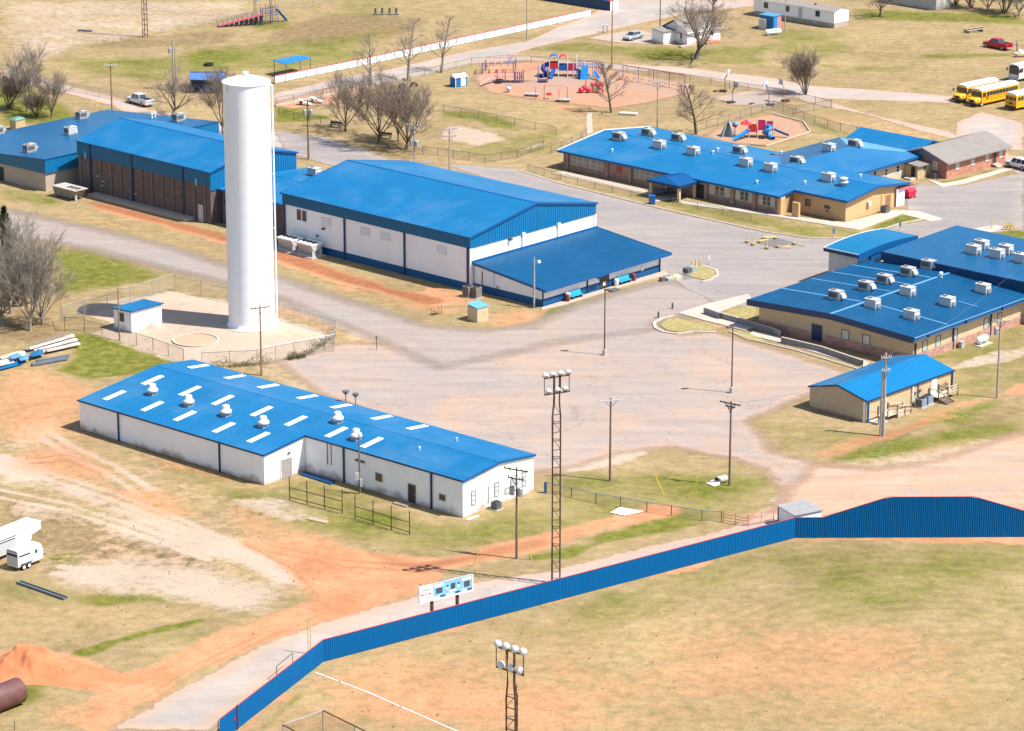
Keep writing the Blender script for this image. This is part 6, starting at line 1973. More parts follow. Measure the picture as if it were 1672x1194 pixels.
# lattice light towers of the ball field
def lattice(loc, h, yaw, label, rows, upto=None):
    t = thing("light_tower", label, "light tower", loc, math.radians(yaw), "lattice light towers of the ball fields")
    wd, dp = .95, .8
    ch = [(-wd / 2, 0), (wd / 2, 0), (0, dp)]
    for x, y in ch:
        part(t, "chord", RUST, lambda q: q.path([(x, y, -.1), (x, y, h - 4.2), (x * .72, y * .6, h - 3.0), (x * .72, y * .6, h)], .08, 6))
    n = int((h - 3.2) / .95)
    for k in range(n):
        z = .5 + k * .95
        part(t, "rung", RUST, lambda q: q.tube((-wd / 2, 0, z), (wd / 2, 0, z), .05, n=5))
        s = 1 if k % 2 else -1
        part(t, "web_bar", RUST, lambda q: q.tube((s * wd / 2, 0, z), (0, dp, z + .95), .034, n=4))
        part(t, "web_bar", RUST, lambda q: q.tube((0, dp, z), (-s * wd / 2, 0, z + .1), .034, n=4))
    if not rows:
        return t
    for z in (h - 1.75, h):
        part(t, "array_bar", RUST, lambda q: q.box(-1.45, 1.45, -.14, -.04, z - .06, z + .06))
    for x in (-1.45, 1.40, -.42, .42):
        part(t, "array_post", RUST, lambda q: q.box(x - .03, x + .03, -.12, -.06, h - 1.75, h))
    for z, xs in ((h + .12, (-1.3, -.45, .45, 1.35)), (h - 1.62, (-.95, .1, 1.0))):
        for x in xs:
            L_ = part(t, "lamp_head", mat("white_lamp_reflector", (.58, .59, .62), .35, spec=.5), lambda q: q.lathe([(0, .38), (.14, .35), (.25, .24), (.32, .08), (.34, -.08), (.24, -.10), (0, -.04)], 14, c=(x, -.05, z + .12)), True)
            L_.data.transform(Matrix.Translation((x, -.05, z + .12)) @ Matrix.Rotation(math.radians(rows), 4, 'X') @ Matrix.Translation((-x, .05, -z - .12)))
    return t
lattice(G(907.5, 955), 22.6, 27, "tall rusty lattice light tower behind the blue fence with seven white lamps", -38)
g_ = G(834, 1066, 22.4)
lattice(Vector((g_.x, g_.y, 0)), 22.6, -40, "rusty lattice light tower standing inside the outfield at the bottom with white lamps", 35)
lattice(G(237, 61), 20, 10, "thin lattice light tower cut off at the top left beside the football field", 0)

# wires
def wire(a, b_, sag, label):
    t = MB()
    pts = []
    for k in range(17):
        u = k / 16
        p = Vector(a).lerp(Vector(b_), u)
        p.z -= sag * 4 * u * (1 - u)
        pts.append(p)
    t.path(pts, .016, 4)
    o = t.build("power_line", GREYD)
    tag(o, label, "power line", "overhead power lines")
za = Vector((0, 0, 1))
wire(G(843.5, 912) + za * 9.2, G(587.5, 806) + za * 6.6, .9, "upper service wire from the transformer pole to the short service pole")
wire(G(843.5, 912) + za * 8.4, G(587.5, 806) + za * 6.2, 1.0, "lower service wire from the transformer pole to the short service pole")
wire(G(1191, 793) + za * 9.8 + Vector((.9, 0, 0)), G(1442, 712) + za * 9.7, 1.0, "wire between the culvert pole and the doubled pole")
wire(G(1442, 712) + za * 9.7, G(1628, 650) + za * 9.8, 1.0, "wire between the doubled pole and the transformer pole on the right")
wire(G(1442, 712) + za * 9.9, G(1672, 520) + za * 8, 1.2, "wire from the doubled pole over the roof of the right building")

# yellow guy guards and foul pole
def ybar(a, b_, h, lab, r=.05):
    t = MB()
    t.path([G(*a) , G(*b_) + Vector((0, 0, h))], r, 6)
    o = t.build("guy_guard", YELLOW)
    tag(o, lab, "guy wire guard", "yellow guy wire guards")
ybar((1084, 808), (1070, 808), 2.2, "left one of two yellow guy guards on the turf before the culvert pipe")
ybar((1122, 812), (1139, 812), 1.9, "right one of two yellow guy guards on the turf before the culvert pipe")
ybar((772, 925), (783, 925), 1.9, "yellow guy guard left of the transformer pole on red earth")
ybar((868, 914), (864, 914), 1.6, "yellow guy guard right of the transformer pole")
t = thing("foul_pole", "pale yellow foul pole behind the bend of the blue outfield fence", "foul pole", G(505.5, 1068))
part(t, "pole", mat("faded_yellow_paint", (.62, .47, .22), .6), lambda q: q.tube((-.12, 0, 0), (-.12, 0, 3.9), .04))
part(t, "pole", mat("faded_yellow_paint", (.62, .47, .22), .6), lambda q: q.tube((.12, 0, 0), (.12, 0, 3.9), .04))
for k in range(6):
    part(t, "rung", mat("faded_yellow_paint", (.62, .47, .22), .6), lambda q: q.tube((-.12, 0, .6 + k * .62), (.12, 0, .6 + k * .62), .025))
t = thing("pipe_rail", "bent rusty pipe rail behind the left end of the blue outfield fence", "rail", (0, 0, 0))
part(t, "rail", RUST, lambda q: q.path([G(452, 1112), G(452, 1112) + za * 1.5, G(478, 1090) + za * 1.5, G(478, 1090)], .04))

# ------------------------------------------------------------------ scoreboard
d = (FP[2] - FP[1]).normalized()
sb_ = thing("scoreboard", "light blue and white scoreboard on two brown posts behind the outfield fence", "scoreboard", G(706, 1027), math.atan2(d.y, d.x))
for x in (0, 3.1):
    part(sb_, "post", mat("brown_steel_post", (.09, .045, .035), .6), lambda q: q.box(x - .13, x + .13, -.05, .2, 0, 4.7))
LB = mat("light_blue_panel", (.19, .43, .68), .5)
part(sb_, "board", LB, lambda q: q.box(-.1, 4.78, -.22, -.06, 3.15, 4.85))
part(sb_, "frame", WHT, lambda q: q.grid([[(-.16, -.27, 3.09), (4.84, -.27, 3.09), (4.84, -.27, 4.91), (-.16, -.27, 4.91)], [(-.04, -.24, 3.21), (4.72, -.24, 3.21), (4.72, -.24, 4.79), (-.04, -.24, 4.79)]], 0, True))
part(sb_, "advert_panel", WHT, lambda q: q.box(-1.68, -.16, -.24, -.06, 3.1, 4.86))
GP = mat("grey_print", (.28, .28, .29), .7)
for k, (x0, x1) in enumerate(((-1.35, -1.12), (-1.09, -.9), (-.87, -.68), (-.65, -.46))):
    part(sb_, "print", GP, lambda q: q.box(x0, x1, -.25, -.24, 4.36, 4.5))
part(sb_, "red_band", mat("red_print", (.52, .03, .08), .6), lambda q: q.box(-1.5, -.28, -.25, -.24, 3.88, 4.04))
for x0 in (-1.25, -1.0, -.75):
    part(sb_, "print", WHT, lambda q: q.box(x0, x0 + .18, -.26, -.25, 3.93, 4.0))
PG = mat("pale_print", (.55, .56, .52), .7)
for x0 in (-1.45, -1.0, -.65):
    part(sb_, "print", PG, lambda q: q.box(x0, x0 + .28, -.25, -.24, 3.4, 3.58))
DG = mat("dark_digit_window", (.06, .07, .085), .4)
for x0, x1, z0, z1 in ((.35, 1.1, 3.75, 4.3), (2.15, 2.65, 3.85, 4.45), (3.75, 4.4, 3.72, 4.3), (1.62, 1.82, 4.2, 4.4), (2.98, 3.18, 4.2, 4.4)):
    part(sb_, "digit_window", DG, lambda q: q.box(x0, x1, -.25, -.22, z0, z1))
NB = mat("blue_digit_strip", (.02, .07, .16), .5)
for x0, x1, z0 in ((.85, 1.4, 3.3), (2.7, 3.2, 3.32), (4.15, 4.68, 3.3)):
    part(sb_, "digit_strip", NB, lambda q: q.box(x0, x1, -.25, -.22, z0, z0 + .16))
for x0, x1, z0, z1 in ((.1, 1.2, 4.42, 4.7), (.05, .75, 3.24, 3.46), (1.6, 1.85, 3.9, 4.1), (1.9, 2.75, 3.56, 3.76), (1.55, 2.5, 3.24, 3.44), (2.95, 3.15, 3.9, 4.12), (3.45, 4.6, 4.4, 4.68), (3.5, 4.05, 3.24, 3.46)):
    part(sb_, "caption_strip", WHT, lambda q: q.box(x0, x1, -.24, -.22, z0, z1))
# ------------------------------------------------------------------ rooftop and ground air conditioning
def make_rtu(name, lx, ly, hz, m, hood):
    t = thing(name, None, "air conditioner")
    part(t, "curb", GALV, lambda q: q.box(-lx * .48, lx * .48, -ly * .48, ly * .48, -.25, .16))
    q = MB()
    e = .06
    q.hexa([(-lx / 2, -ly / 2, .16), (lx / 2, -ly / 2, .16), (lx / 2, ly / 2, .16), (-lx / 2, ly / 2, .16)],
           [(-lx / 2 + e, -ly / 2 + e, hz), (lx / 2 - e, -ly / 2 + e, hz), (lx / 2 - e, ly / 2 - e, hz), (-lx / 2 + e, ly / 2 - e, hz)])
    q.build("cabinet", m, t)
    part(t, "lid", m, lambda q: q.box(-lx / 2, lx / 2, -ly / 2, ly / 2, hz, hz + .05))
    f = part(t, "fan_ring", GREYD, lambda q: q.lathe([(.0, hz + .06), (.30, hz + .06), (.34, hz + .12), (.38, hz + .05)], 14, c=(lx * .0, ly * .24, 0)))
    part(t, "coil_panel", mat("dark_coil", (.13, .14, .15), .7), lambda q: q.box(-lx / 2 + .12, lx / 2 - .12, ly / 2 - .01, ly / 2 + .02, .32, hz - .15))
    part(t, "access_panel", GREYD if hood else m, lambda q: q.box(-lx / 2 - .015, -lx / 2 + .04, -ly * .28, ly * .42, .35, hz - .18))
    if hood:
        q = MB()
        q.hexa([(-.5 * lx * .7, -ly / 2 - .5, .4), (.5 * lx * .7, -ly / 2 - .5, .4), (.5 * lx * .7, -ly / 2 + .02, .35), (-.5 * lx * .7, -ly / 2 + .02, .35)],
               [(-.5 * lx * .7, -ly / 2 - .3, .8), (.5 * lx * .7, -ly / 2 - .3, .8), (.5 * lx * .7, -ly / 2 + .02, 1.05), (-.5 * lx * .7, -ly / 2 + .02, 1.05)])
        q.build("intake_hood", m, t)
    else:
        part(t, "duct_stub", GALV, lambda q: q.box(-lx * .3, lx * .3, -ly / 2 - .18, -ly / 2 + .02, .25, hz * .6))
    return t
_used = set()
def place_rtu(proto, fr, px, py, zfun, label, group, turn=0.0):
    z = 4.5
    for _ in range(8):
        p = fr.loc(px, py, z)
        z = zfun(p.x, p.y)
    loc = fr.w(p.x, p.y, z + .05)
    if proto.name not in _used:
        _used.add(proto.name)
        proto.location = loc
        proto.rotation_euler = (0, 0, fr.yaw + turn)
        tag(proto, label, "air conditioner", group)
        return proto
    return dup(proto, loc, fr.yaw + turn, label, group)
HP = math.pi / 2
ra = make_rtu("rooftop_unit", 1.25, 1.85, 1.15, GREY, True)
rb_ = make_rtu("rooftop_unit", 1.25, 1.85, 1.15, GREYL, False)
ELZ = lambda x, y: sl(x)
GE = "rooftop units on the long classroom block"
WH = ("leftmost of the front row on the long classroom block roof", "leftmost of the back row on the long block roof", "second of the back row on the long block roof", "second of the front row on the long block roof",
      "third of the front row on the long classroom block", "third of the back row on the long block, left of the wing", "fourth of the front row on the long classroom block roof", "fifth of the front row on the long classroom block roof",
      "where the hipped wing meets the long block", "nearest the white mushroom vent at the right end", "on the hip of the blue wing roof", "on the pale hip face of the wing roof")
for (px, py), s, pr in zip(((1010.5, 228.5), (1058, 222), (1106.8, 230.5), (1076.5, 242), (1132, 252.5), (1207, 251), (1217.8, 271), (1258, 279.5), (1300.7, 268.5), (1353, 295.5)), WH, (ra, ra, ra, rb_, rb_, ra, rb_, rb_, ra, rb_)):
    place_rtu(pr, EL, px, py, ELZ, "grey rooftop unit " + s, GE)
WZ = lambda x, y: 2.95 + (y - 9.2) * .1588 if y < 17.7 else 2.95 + (26.3 - y) * .157
place_rtu(rb_, EL, 1353.5, 247, lambda x, y: WZ(x, y), "grey rooftop unit " + WH[10], GE)
place_rtu(ra, EL, 1395.5, 240.5, lambda x, y: 4.0, "grey rooftop unit " + WH[11], GE)
RZ = lambda x, y: zr(y)
GR = "rooftop units on the ribbed blue roof"
for px, py, s, pr in ((1365, 489, "nearest the front edge in the left row of five on the ribbed roof", ra), (1413.8, 474, "second in the left row of five on the ribbed roof", ra), (1444, 463, "third in the left row of five on the ribbed roof", ra),
                      (1482.4, 450.5, "fourth in the left row of five on the ribbed roof", ra), (1516, 439, "farthest in the left row, against the dark blue fascia", ra),
                      (1424.5, 502.5, "beside the ridge, nearest the front edge, on the ribbed roof", rb_), (1482, 482.5, "second along the ridge of the ribbed roof", rb_),
                      (1488, 521, "nearest the front right corner of the ribbed roof", rb_), (1547, 499.5, "in the middle of the right slope of the ribbed roof", rb_), (1604.7, 478, "rightmost on the ribbed roof, near the flat roof", rb_)):
    place_rtu(pr, RB, px, py, RZ, "pale unit " + s, GR)
for px, py, s in ((1589.6, 414.5, "left of a close pair on the flat blue roof"), (1602.7, 406.5, "behind the left pair unit on the flat blue roof"), (1628, 421, "front of the middle pair on the flat blue roof"), (1642, 414, "back of the middle pair on the flat blue roof"), (1667, 428.5, "cut by the right picture edge on the flat blue roof")):
    place_rtu(rb_, RB, px, py, lambda x, y: 5.45, "white rooftop unit " + s, "rooftop units on the flat blue roof")
LZ_ = lambda x, y: 5.06 - .0801 * (y - 33)
for px, py, s in ((48.6, 248, "nearest the front edge of the low wing roof"), (115.6, 219.5, "in the middle of the low wing roof"), (134, 193.5, "near the back edge of the low wing roof"), (291.8, 197.5, "behind the ridge of the brown gymnasium"), (-3, 219, "cut by the left picture edge on the low wing roof")):
    place_rtu(ra if px != 115.6 else rb_, OG, px, py, LZ_, "pale rooftop unit " + s, "rooftop units on the low wing", HP)
place_rtu(rb_, OG, 513.5, 287, lambda x, y: 5.4, "white rooftop unit half hidden behind the big gymnasium roof edge", "rooftop units on the low wing", 0)
for px, py in ((258, 188), (253, 189.5)):
    p = OG.loc(px - 5, py + 2, 4.2)
    part(lo, "vent_pipe", WHT, lambda q: q.lathe([(.14, -.2), (.14, .6), (.25, .65), (.2, 1.0), (0, 1.05)], 10, c=(p.x, p.y, LZ_(p.x, p.y))))
p = RB.loc(1536, 456, 4.2)
part(rb, "roof_ventilator", WHT, lambda q: q.lathe([(.25, -.1), (.2, .35), (.3, .4), (.25, .75), (0, .8)], 12, c=(p.x, p.y, zr(p.y))), True)

# V shaped chillers by the gym
def chiller(px, py, lab):
    t = thing("chiller", lab, "chiller", G(px, py), GY_.yaw, "chillers beside the gymnasium")
    part(t, "pad", CONCL, lambda q: q.box(-1.4, 1.4, -1.9, 1.9, -.05, .12))
    part(t, "base_frame", GREYL, lambda q: q.box(-.9, .9, -1.5, 1.5, .12, .3))
    q = MB()
    q.hexa([(-.35, -1.5, .3), (.35, -1.5, .3), (.35, 1.5, .3), (-.35, 1.5, .3)], [(-1.1, -1.5, 1.75), (1.1, -1.5, 1.75), (1.1, 1.5, 1.75), (-1.1, 1.5, 1.75)])
    q.build("coil_body", GREYL, t)
    part(t, "top_deck", WHT, lambda q: q.box(-1.15, 1.15, -1.55, 1.55, 1.75, 1.95))
    for s in (-.95, 0, .95):
        part(t, "fan_ring", DARK, lambda q: q.lathe([(0, 1.97), (.38, 1.97), (.42, 2.05), (.46, 1.95)], 16, c=(0, s, 0)))
    for s in (-1.5, 1.47):
        part(t, "end_panel", GREYL, lambda q: q.box(-.95, .95, s, s + .04, .3, 1.0))
chiller(474, 409, "pale V shaped chiller nearer the water tower beside the gymnasium wall")
chiller(506, 417, "pale V shaped chiller farther right from the water tower beside the gymnasium wall")
def condenser(loc, yaw, m, lab, grp, s=.42, h=.95):
    t = thing("condenser", lab, "air conditioner", loc, yaw, grp)
    part(t, "cabinet", m, lambda q: q.prism([(-s, -s), (s, -s), (s, s), (-s, s)], .08, h))
    part(t, "pad", CONCL, lambda q: q.box(-s - .15, s + .15, -s - .15, s + .15, -.03, .08))
    part(t, "fan_ring", DARK, lambda q: q.lathe([(0, h + .01), (s * .75, h + .01), (s * .85, h + .06), (s * .95, h)], 14))
    part(t, "grille", GREYD, lambda q: q.box(-s - .012, -s, -s + .08, s - .08, .2, h - .12))
BRN = mat("brown_condenser_paint", (.20, .17, .15), .6, var=.1)
condenser(G(764.5, 484.5), GY_.yaw, BRN, "left of two brown condensers on a pad at the corner of the gymnasium", "condensers at the gymnasium corner", .55, 1.5)
condenser(G(777.5, 486), GY_.yaw, BRN, "right of two brown condensers on a pad at the corner of the gymnasium", "condensers at the gymnasium corner", .55, 1.5)
BGC = mat("blue_grey_condenser", (.20, .26, .34), .55, var=.08)
condenser(PB.w(9.6, -1.0), PB.yaw, BGC, "left of two blue grey condensers beside the portable classroom", "condensers of the portable classroom", .5, 1.1)
condenser(PB.w(11.1, -.85), PB.yaw, BGC, "right of two blue grey condensers beside the portable classroom", "condensers of the portable classroom", .5, 1.1)
condenser(LW.w(4.5, -.9), LW.yaw, GREYD, "dark grey condenser against the sunlit end wall of the workshop", None, .42, .9)
condenser(EL.w(8.1, -1.2), EL.yaw, GREYD, "dark condenser by the brown door at the tan end of the classroom block", None, .5, 1.0)
condenser(G(1526, 291.5), math.radians(45), GREYD, "dark condenser between the porch shed and the brick house", None, .45, .95)
tkk = thing("propane_tank", "white propane tank on a pad by the brick skirt of the right building", "tank", RB.w(12.9, -1.7), RB.yaw)
q = MB()
rows = [[(x, r * math.cos(a * math.pi / 7), .72 + r * math.sin(a * math.pi / 7)) for a in range(14)] for x, r in ((-1.1, .05), (-1.05, .3), (-.8, .45), (.8, .45), (1.05, .3), (1.1, .05))]
q.grid(rows, 0, True)
q.build("shell", WHT, tkk, smooth=True)
part(tkk, "pad", CONCL, lambda q: q.box(-1.4, 1.4, -.8, .8, -.05, .1))
part(tkk, "saddle", GREYL, lambda q: q.box(-.7, -.5, -.3, .3, .1, .4))
part(tkk, "saddle", GREYL, lambda q: q.box(.5, .7, -.3, .3, .1, .4))
ub = thing("utility_box", "small tan utility box at the brick skirt left of the propane tank", "utility box", RB.w(9.9, -.6), RB.yaw)
part(ub, "cabinet", GREY, lambda q: q.box(-.4, .4, -.25, .25, 0, .8))
part(ub, "lid", GREY, lambda q: q.box(-.45, .45, -.3, .3, .8, .86))

# ------------------------------------------------------------------ vehicles
TYRE = BLACK
def wheel(par, x, y, r, wd, rim=None):
    def prof(k):
        return k
    q = MB()
    rows = []
    for yy, rr in ((-wd / 2, r * .62), (-wd / 2, r * .94), (-wd * .3, r), (wd * .3, r), (wd / 2, r * .94), (wd / 2, r * .62)):
        rows.append([(x + rr * math.cos(a * math.pi / 9), y + yy, r + rr * math.sin(a * math.pi / 9)) for a in range(18)])
    q.grid(rows, 0, True)
    w_ = q.build("wheel", TYRE, par)
    q = MB()
    for s in (-1, 1):
        rows = [[(x + rr * math.cos(a * math.pi / 9), y + s * yy, r + rr * math.sin(a * math.pi / 9)) for a in range(18)] for yy, rr in ((wd / 2 - .02, r * .64), (wd / 2 - .04, r * .25), (wd / 2 + .01, .02))]
        q.grid(rows, 0, True)
    q.build("rim", rim or GALV, w_)
    return w_
def loft(par, name, m, secs, smooth=True, mi=None):
    """secs: (x, [(y, z)...]) mirrored body sections joined nose to tail"""
    q = MB()
    rows = []
    for x, pr in secs:
        rows.append([(x, -y, z) for y, z in pr] + [(x, y, z) for y, z in reversed(pr)])
    q.grid(rows, 0, True)
    q.poly(list(reversed(rows[0])))
    q.poly(rows[-1])
    o = q.build(name, m, par)
    if smooth:
        o.data.polygons.foreach_set("use_smooth", [len(p.vertices) == 4 for p in o.data.polygons])
    return o
def car(name, label, cat, loc, yaw, paint, L, W_, kind):
    t = thing(name, label, cat, loc, yaw)
    h = W_ / 2
    r = .34 if kind == "sedan" else .40
    z0 = .24 if kind == "sedan" else .36
    belt = {"sedan": .92, "suv": 1.05, "pickup": 1.12}[kind]
    top = {"sedan": 1.45, "suv": 1.72, "pickup": 1.85}[kind]
    hl = L / 2
    def sec(x, zt, ww):
        return (x, [(ww * .80, z0), (ww * .97, z0 + .1), (ww, (z0 + zt) / 2), (ww * .96, zt - .05), (ww * .80, zt)])
    if kind == "pickup":
        body = [sec(hl, .92, h * .9), sec(hl - .12, 1.02, h * .97), sec(hl - 1.35, 1.14, h), sec(hl - 1.45, 1.12, h), sec(-hl + 2.05, 1.12, h), sec(-hl, 1.10, h)]
        cab = (hl - 1.25, hl - 1.9, -hl + 2.25, -hl + 1.95)
    elif kind == "suv":
        body = [sec(hl, .78, h * .86), sec(hl - .2, .92, h * .95), sec(hl - 1.2, 1.05, h), sec(0, 1.08, h), sec(-hl + .25, 1.05, h * .98), sec(-hl, .95, h * .92)]
        cab = (hl - 1.1, hl - 1.9, -hl + .55, -hl + .12)
    else:
        body = [sec(hl, .62, h * .84), sec(hl - .2, .76, h * .94), sec(hl - 1.2, .92, h), sec(0, .94, h), sec(-hl + .9, .96, h), sec(-hl + .1, .90, h * .94), sec(-hl, .72, h * .9)]
        cab = (hl - 1.15, hl - 1.95, -hl + 1.55, -hl + .7)
    b_ = loft(t, "body", paint, body)
    a0, a1, a2, a3 = cab
    zb = belt - .04
    roof_ = [(a0, [(h * .86, zb), (h * .80, zb + .02)]), ]
    q = MB()
    lo_ = [(a0, -h * .88, zb), (a0, h * .88, zb), (a3, h * .88, zb), (a3, -h * .88, zb)]
    hi_ = [(a1, -h * .70, top), (a1, h * .70, top), (a2, h * .70, top), (a2, -h * .70, top)]
    q.hexa(lo_, hi_)
    q.build("cabin", paint, t)
    def pane(name, P):
        c = sum((Vector(p) for p in P), Vector()) / 4
        n = (Vector(P[1]) - Vector(P[0])).cross(Vector(P[3]) - Vector(P[0])).normalized()
        if n.dot(c - Vector((0, 0, 1))) < 0:
            n = -n
        P2 = [Vector(p).lerp(c, .08) for p in P]
        q = MB()
        q.hexa([p + n * .004 for p in P2], [p + n * .018 for p in P2])
        q.build(name, GLASS, t)
    L0, H0 = [Vector(p) for p in lo_], [Vector(p) for p in hi_]
    pane("windshield", [L0[0], L0[1], H0[1], H0[0]])
    pane("rear_window", [L0[3], L0[2], H0[2], H0[3]])
    n = 3 if kind == "suv" else 2
    for i, j in ((0, 3), (1, 2)):
        for k in range(n):
            u0, u1 = k / n + .015, (k + 1) / n - .015
            pane("side_window", [L0[i].lerp(L0[j], u0), L0[i].lerp(L0[j], u1), H0[i].lerp(H0[j], u1), H0[i].lerp(H0[j], u0)])
    for x in (hl - .9, -hl + (1.15 if kind == "pickup" else .95)):
        for s in (-1, 1):
            wheel(t, x, s * (h - .10), r, .24)
    for s in (-1, 1):
        part(t, "headlight", GREYL, lambda q: q.box(hl - .16, hl + .01, s * h * .62 - .16, s * h * .62 + .16, z0 + .36, z0 + .5))
        part(t, "tail_light", RED, lambda q: q.box(-hl - .01, -hl + .1, s * h * .78 - .1, s * h * .78 + .1, belt - .3, belt - .08))
        part(t, "mirror", paint, lambda q: q.box(a0 - .35, a0 - .2, s * h * 1.0 - .1, s * h * 1.0 + .1, belt, belt + .16))
    part(t, "bumper", GALV if kind == "pickup" else GREYD, lambda q: q.box(hl - .02, hl + .08, -h * .85, h * .85, z0, z0 + .22))
    part(t, "bumper", GALV if kind == "pickup" else GREYD, lambda q: q.box(-hl - .1, -hl + .02, -h * .85, h * .85, z0 + .02, z0 + .24))
    if kind == "pickup":
        part(t, "bed_liner", DARK, lambda q: q.box(-hl + .08, a3 - .06, -h * .78, h * .78, 1.085, 1.135))
        for s in (-1, 1):
            part(t, "bed_side", paint, lambda q: q.box(-hl + .02, a3 - .02, s * h * .9 - .07, s * h * .9 + .07, 1.05, 1.26))
        part(t, "tailgate", paint, lambda q: q.box(-hl, -hl + .08, -h * .9, h * .9, .7, 1.25))
    return t
def axis_yaw(a, b_):
    """heading from ground point b to ground point a"""
    d = G(*a) - G(*b_)
    return math.atan2(d.y, d.x)
c_ = (G(211, 167) + G(247, 174)) / 2
car("pickup_truck", "white four door pickup parked on the pale road behind the low wing", "pickup truck", c_, axis_yaw((211, 165), (247, 175)), CARW, 5.8, 1.95, "pickup")
c_ = G(1034, 64)
car("sedan_car", "silver sedan parked on the concrete drive of the white house", "car", c_, axis_yaw((1020, 68), (1048, 60)), SILVER, 4.7, 1.8, "sedan")
car("pickup_truck", "red pickup standing on the far right grass with a person behind it", "pickup truck", G(1629, 79), axis_yaw((1606, 74), (1653, 83)), CARR, 5.7, 1.95, "pickup")
car("suv_car", "white sport utility car parked beside the brick house", "car", G(1664, 275), axis_yaw((1645, 271), (1680, 280)), CARW, 4.9, 1.9, "suv")

def bus(label, rear_px, front_px, L, paint, roofm, hood=True, all_black=False, yaw=None, anchor='rear'):
    yaw = axis_yaw(front_px, rear_px) if yaw is None else yaw
    loc = G(*rear_px) if anchor == 'rear' else G(*front_px) - Vector((math.cos(yaw), math.sin(yaw), 0)) * L
    t = thing("school_bus", label, "bus", loc, yaw, "school buses parked on the right grass" if hood else None)
    h = 1.2
    B = L - (1.25 if hood else 0.0)
    prof = [(h * .96, .45), (h, .6), (h, 2.35), (h * .96, 2.62)]
    loft(t, "body", paint, [(0, prof + [(h * .6, 2.64)]), (B, prof + [(h * .6, 2.64)])], False)
    rp = [(h * .99, 2.60), (h * .90, 2.82), (h * .66, 2.97), (h * .3, 3.05)]
    loft(t, "roof", roofm, [(.02, [(y * .97, z - .03) for y, z in rp]), (.3, rp), (B - .35, rp), (B - .02, [(y * .95, z - .08) for y, z in rp])])
    if hood:
        loft(t, "hood", paint, [(B - .02, [(h * .88, .5), (h * .92, 1.0), (h * .80, 1.55), (h * .5, 1.62)]), (B + .85, [(h * .84, .5), (h * .88, 1.0), (h * .70, 1.42), (h * .4, 1.48)]), (B + 1.22, [(h * .78, .55), (h * .8, .95), (h * .62, 1.22), (h * .4, 1.28)])])
        part(t, "grille", DARK, lambda q: q.box(B + 1.2, B + 1.25, -.45, .45, .75, 1.15))
        part(t, "front_bumper", DARK, lambda q: q.box(B + 1.15, B + 1.35, -1.15, 1.15, .42, .68))
    else:
        part(t, "front_bumper", GREYL, lambda q: q.box(B - .05, B + .15, -1.15, 1.15, .38, .7))
    part(t, "windshield", GLASS, lambda q: q.hexa([(B - .03, -1.02, 1.68), (B + .02, -1.02, 1.68), (B + .02, 1.02, 1.68), (B - .03, 1.02, 1.68)], [(B - .05, -1.0, 2.45), (B + .015, -1.0, 2.45), (B + .015, 1.0, 2.45), (B - .05, 1.0, 2.45)]) if hood else q.box(B - .03, B + .03, -1.05, 1.05, 1.2, 2.6))
    part(t, "destination_sign", DARK if not hood else paint, lambda q: q.box(B - .2, B + .03, -.7, .7, 2.55, 2.75))
    n = int((B - 1.2) / .78)
    for s in (-1, 1):
        for k in range(n):
            x = .35 + k * (B - 1.6) / n
            part(t, "window", GLASS, lambda q: q.box(x + .05, x + (B - 1.6) / n - (.01 if all_black else .06), s * h - .02, s * h + .012, 1.68, 2.38))
        for z in (1.05, 1.45):
            part(t, "rub_rail", DARK if hood else GREYL, lambda q: q.box(.05, B - .1, s * h - .01, s * h + .02, z, z + .05))
        part(t, "driver_window", GLASS, lambda q: q.box(B - 1.05, B - .2, s * h - .02, s * h + .012, 1.6, 2.38))
        for x in (2.3, B - .1 if hood else B - 1.8):
            wheel(t, x, s * (h - .16), .48, .28, GREYL)
        part(t, "mirror", DARK, lambda q: q.box(B + (.5 if hood else .1), B + (.6 if hood else .25), s * 1.45 - .1, s * 1.45 + .1, 1.7, 2.25))
        part(t, "mirror_arm", DARK, lambda q: q.beam((B - .05, s * 1.0, 2.1), (B + (.55 if hood else .2), s * 1.45, 2.15), .04))
        part(t, "rear_lamp", RED, lambda q: q.box(-.03, .03, s * .95 - .12, s * .95 + .12, 1.15, 1.35))
        part(t, "rear_window", GLASS, lambda q: q.box(-.025, .02, s * .8 - .28, s * .8 + .28, 1.7, 2.3))
        part(t, "headlight", GREYL, lambda q: q.box((B + 1.18) if hood else B, (B + 1.24) if hood else B + .05, s * .75 - .15, s * .75 + .15, .85, 1.05))
    part(t, "rear_window", GLASS, lambda q: q.box(-.025, .02, -.42, .42, 1.7, 2.3))
    part(t, "rear_window", GLASS, lambda q: q.box(-.025, .02, -.4, .4, 1.0, 1.4))
    part(t, "rear_bumper", DARK, lambda q: q.box(-.2, .0, -1.15, 1.15, .42, .7))
    if hood:
        part(t, "stop_sign", RED, lambda q: q.box(B - 1.6, B - 1.2, h + .02, h + .08, 1.25, 1.65))
    return t
YB = math.radians(222)
bus("yellow school bus with white roof, left of the close pair on the grass", (1640, 153), (1562, 168), 9.6, YELBUS, WHT, yaw=YB, anchor='front')
bus("yellow school bus with white roof and black window band, right of the close pair", (1660, 158), (1586, 174.5), 11.0, YELBUS, WHT, all_black=True, yaw=YB, anchor='front')
bus("yellow school bus seen from behind at the right picture edge", (1650, 180), (1690, 165), 9.0, YELBUS, WHT, yaw=YB - math.pi)
bus("white coach bus facing left at the right picture edge", (1700, 118), (1655, 132.5), 10.5, CARW, CARW, hood=False, yaw=YB, anchor='front')

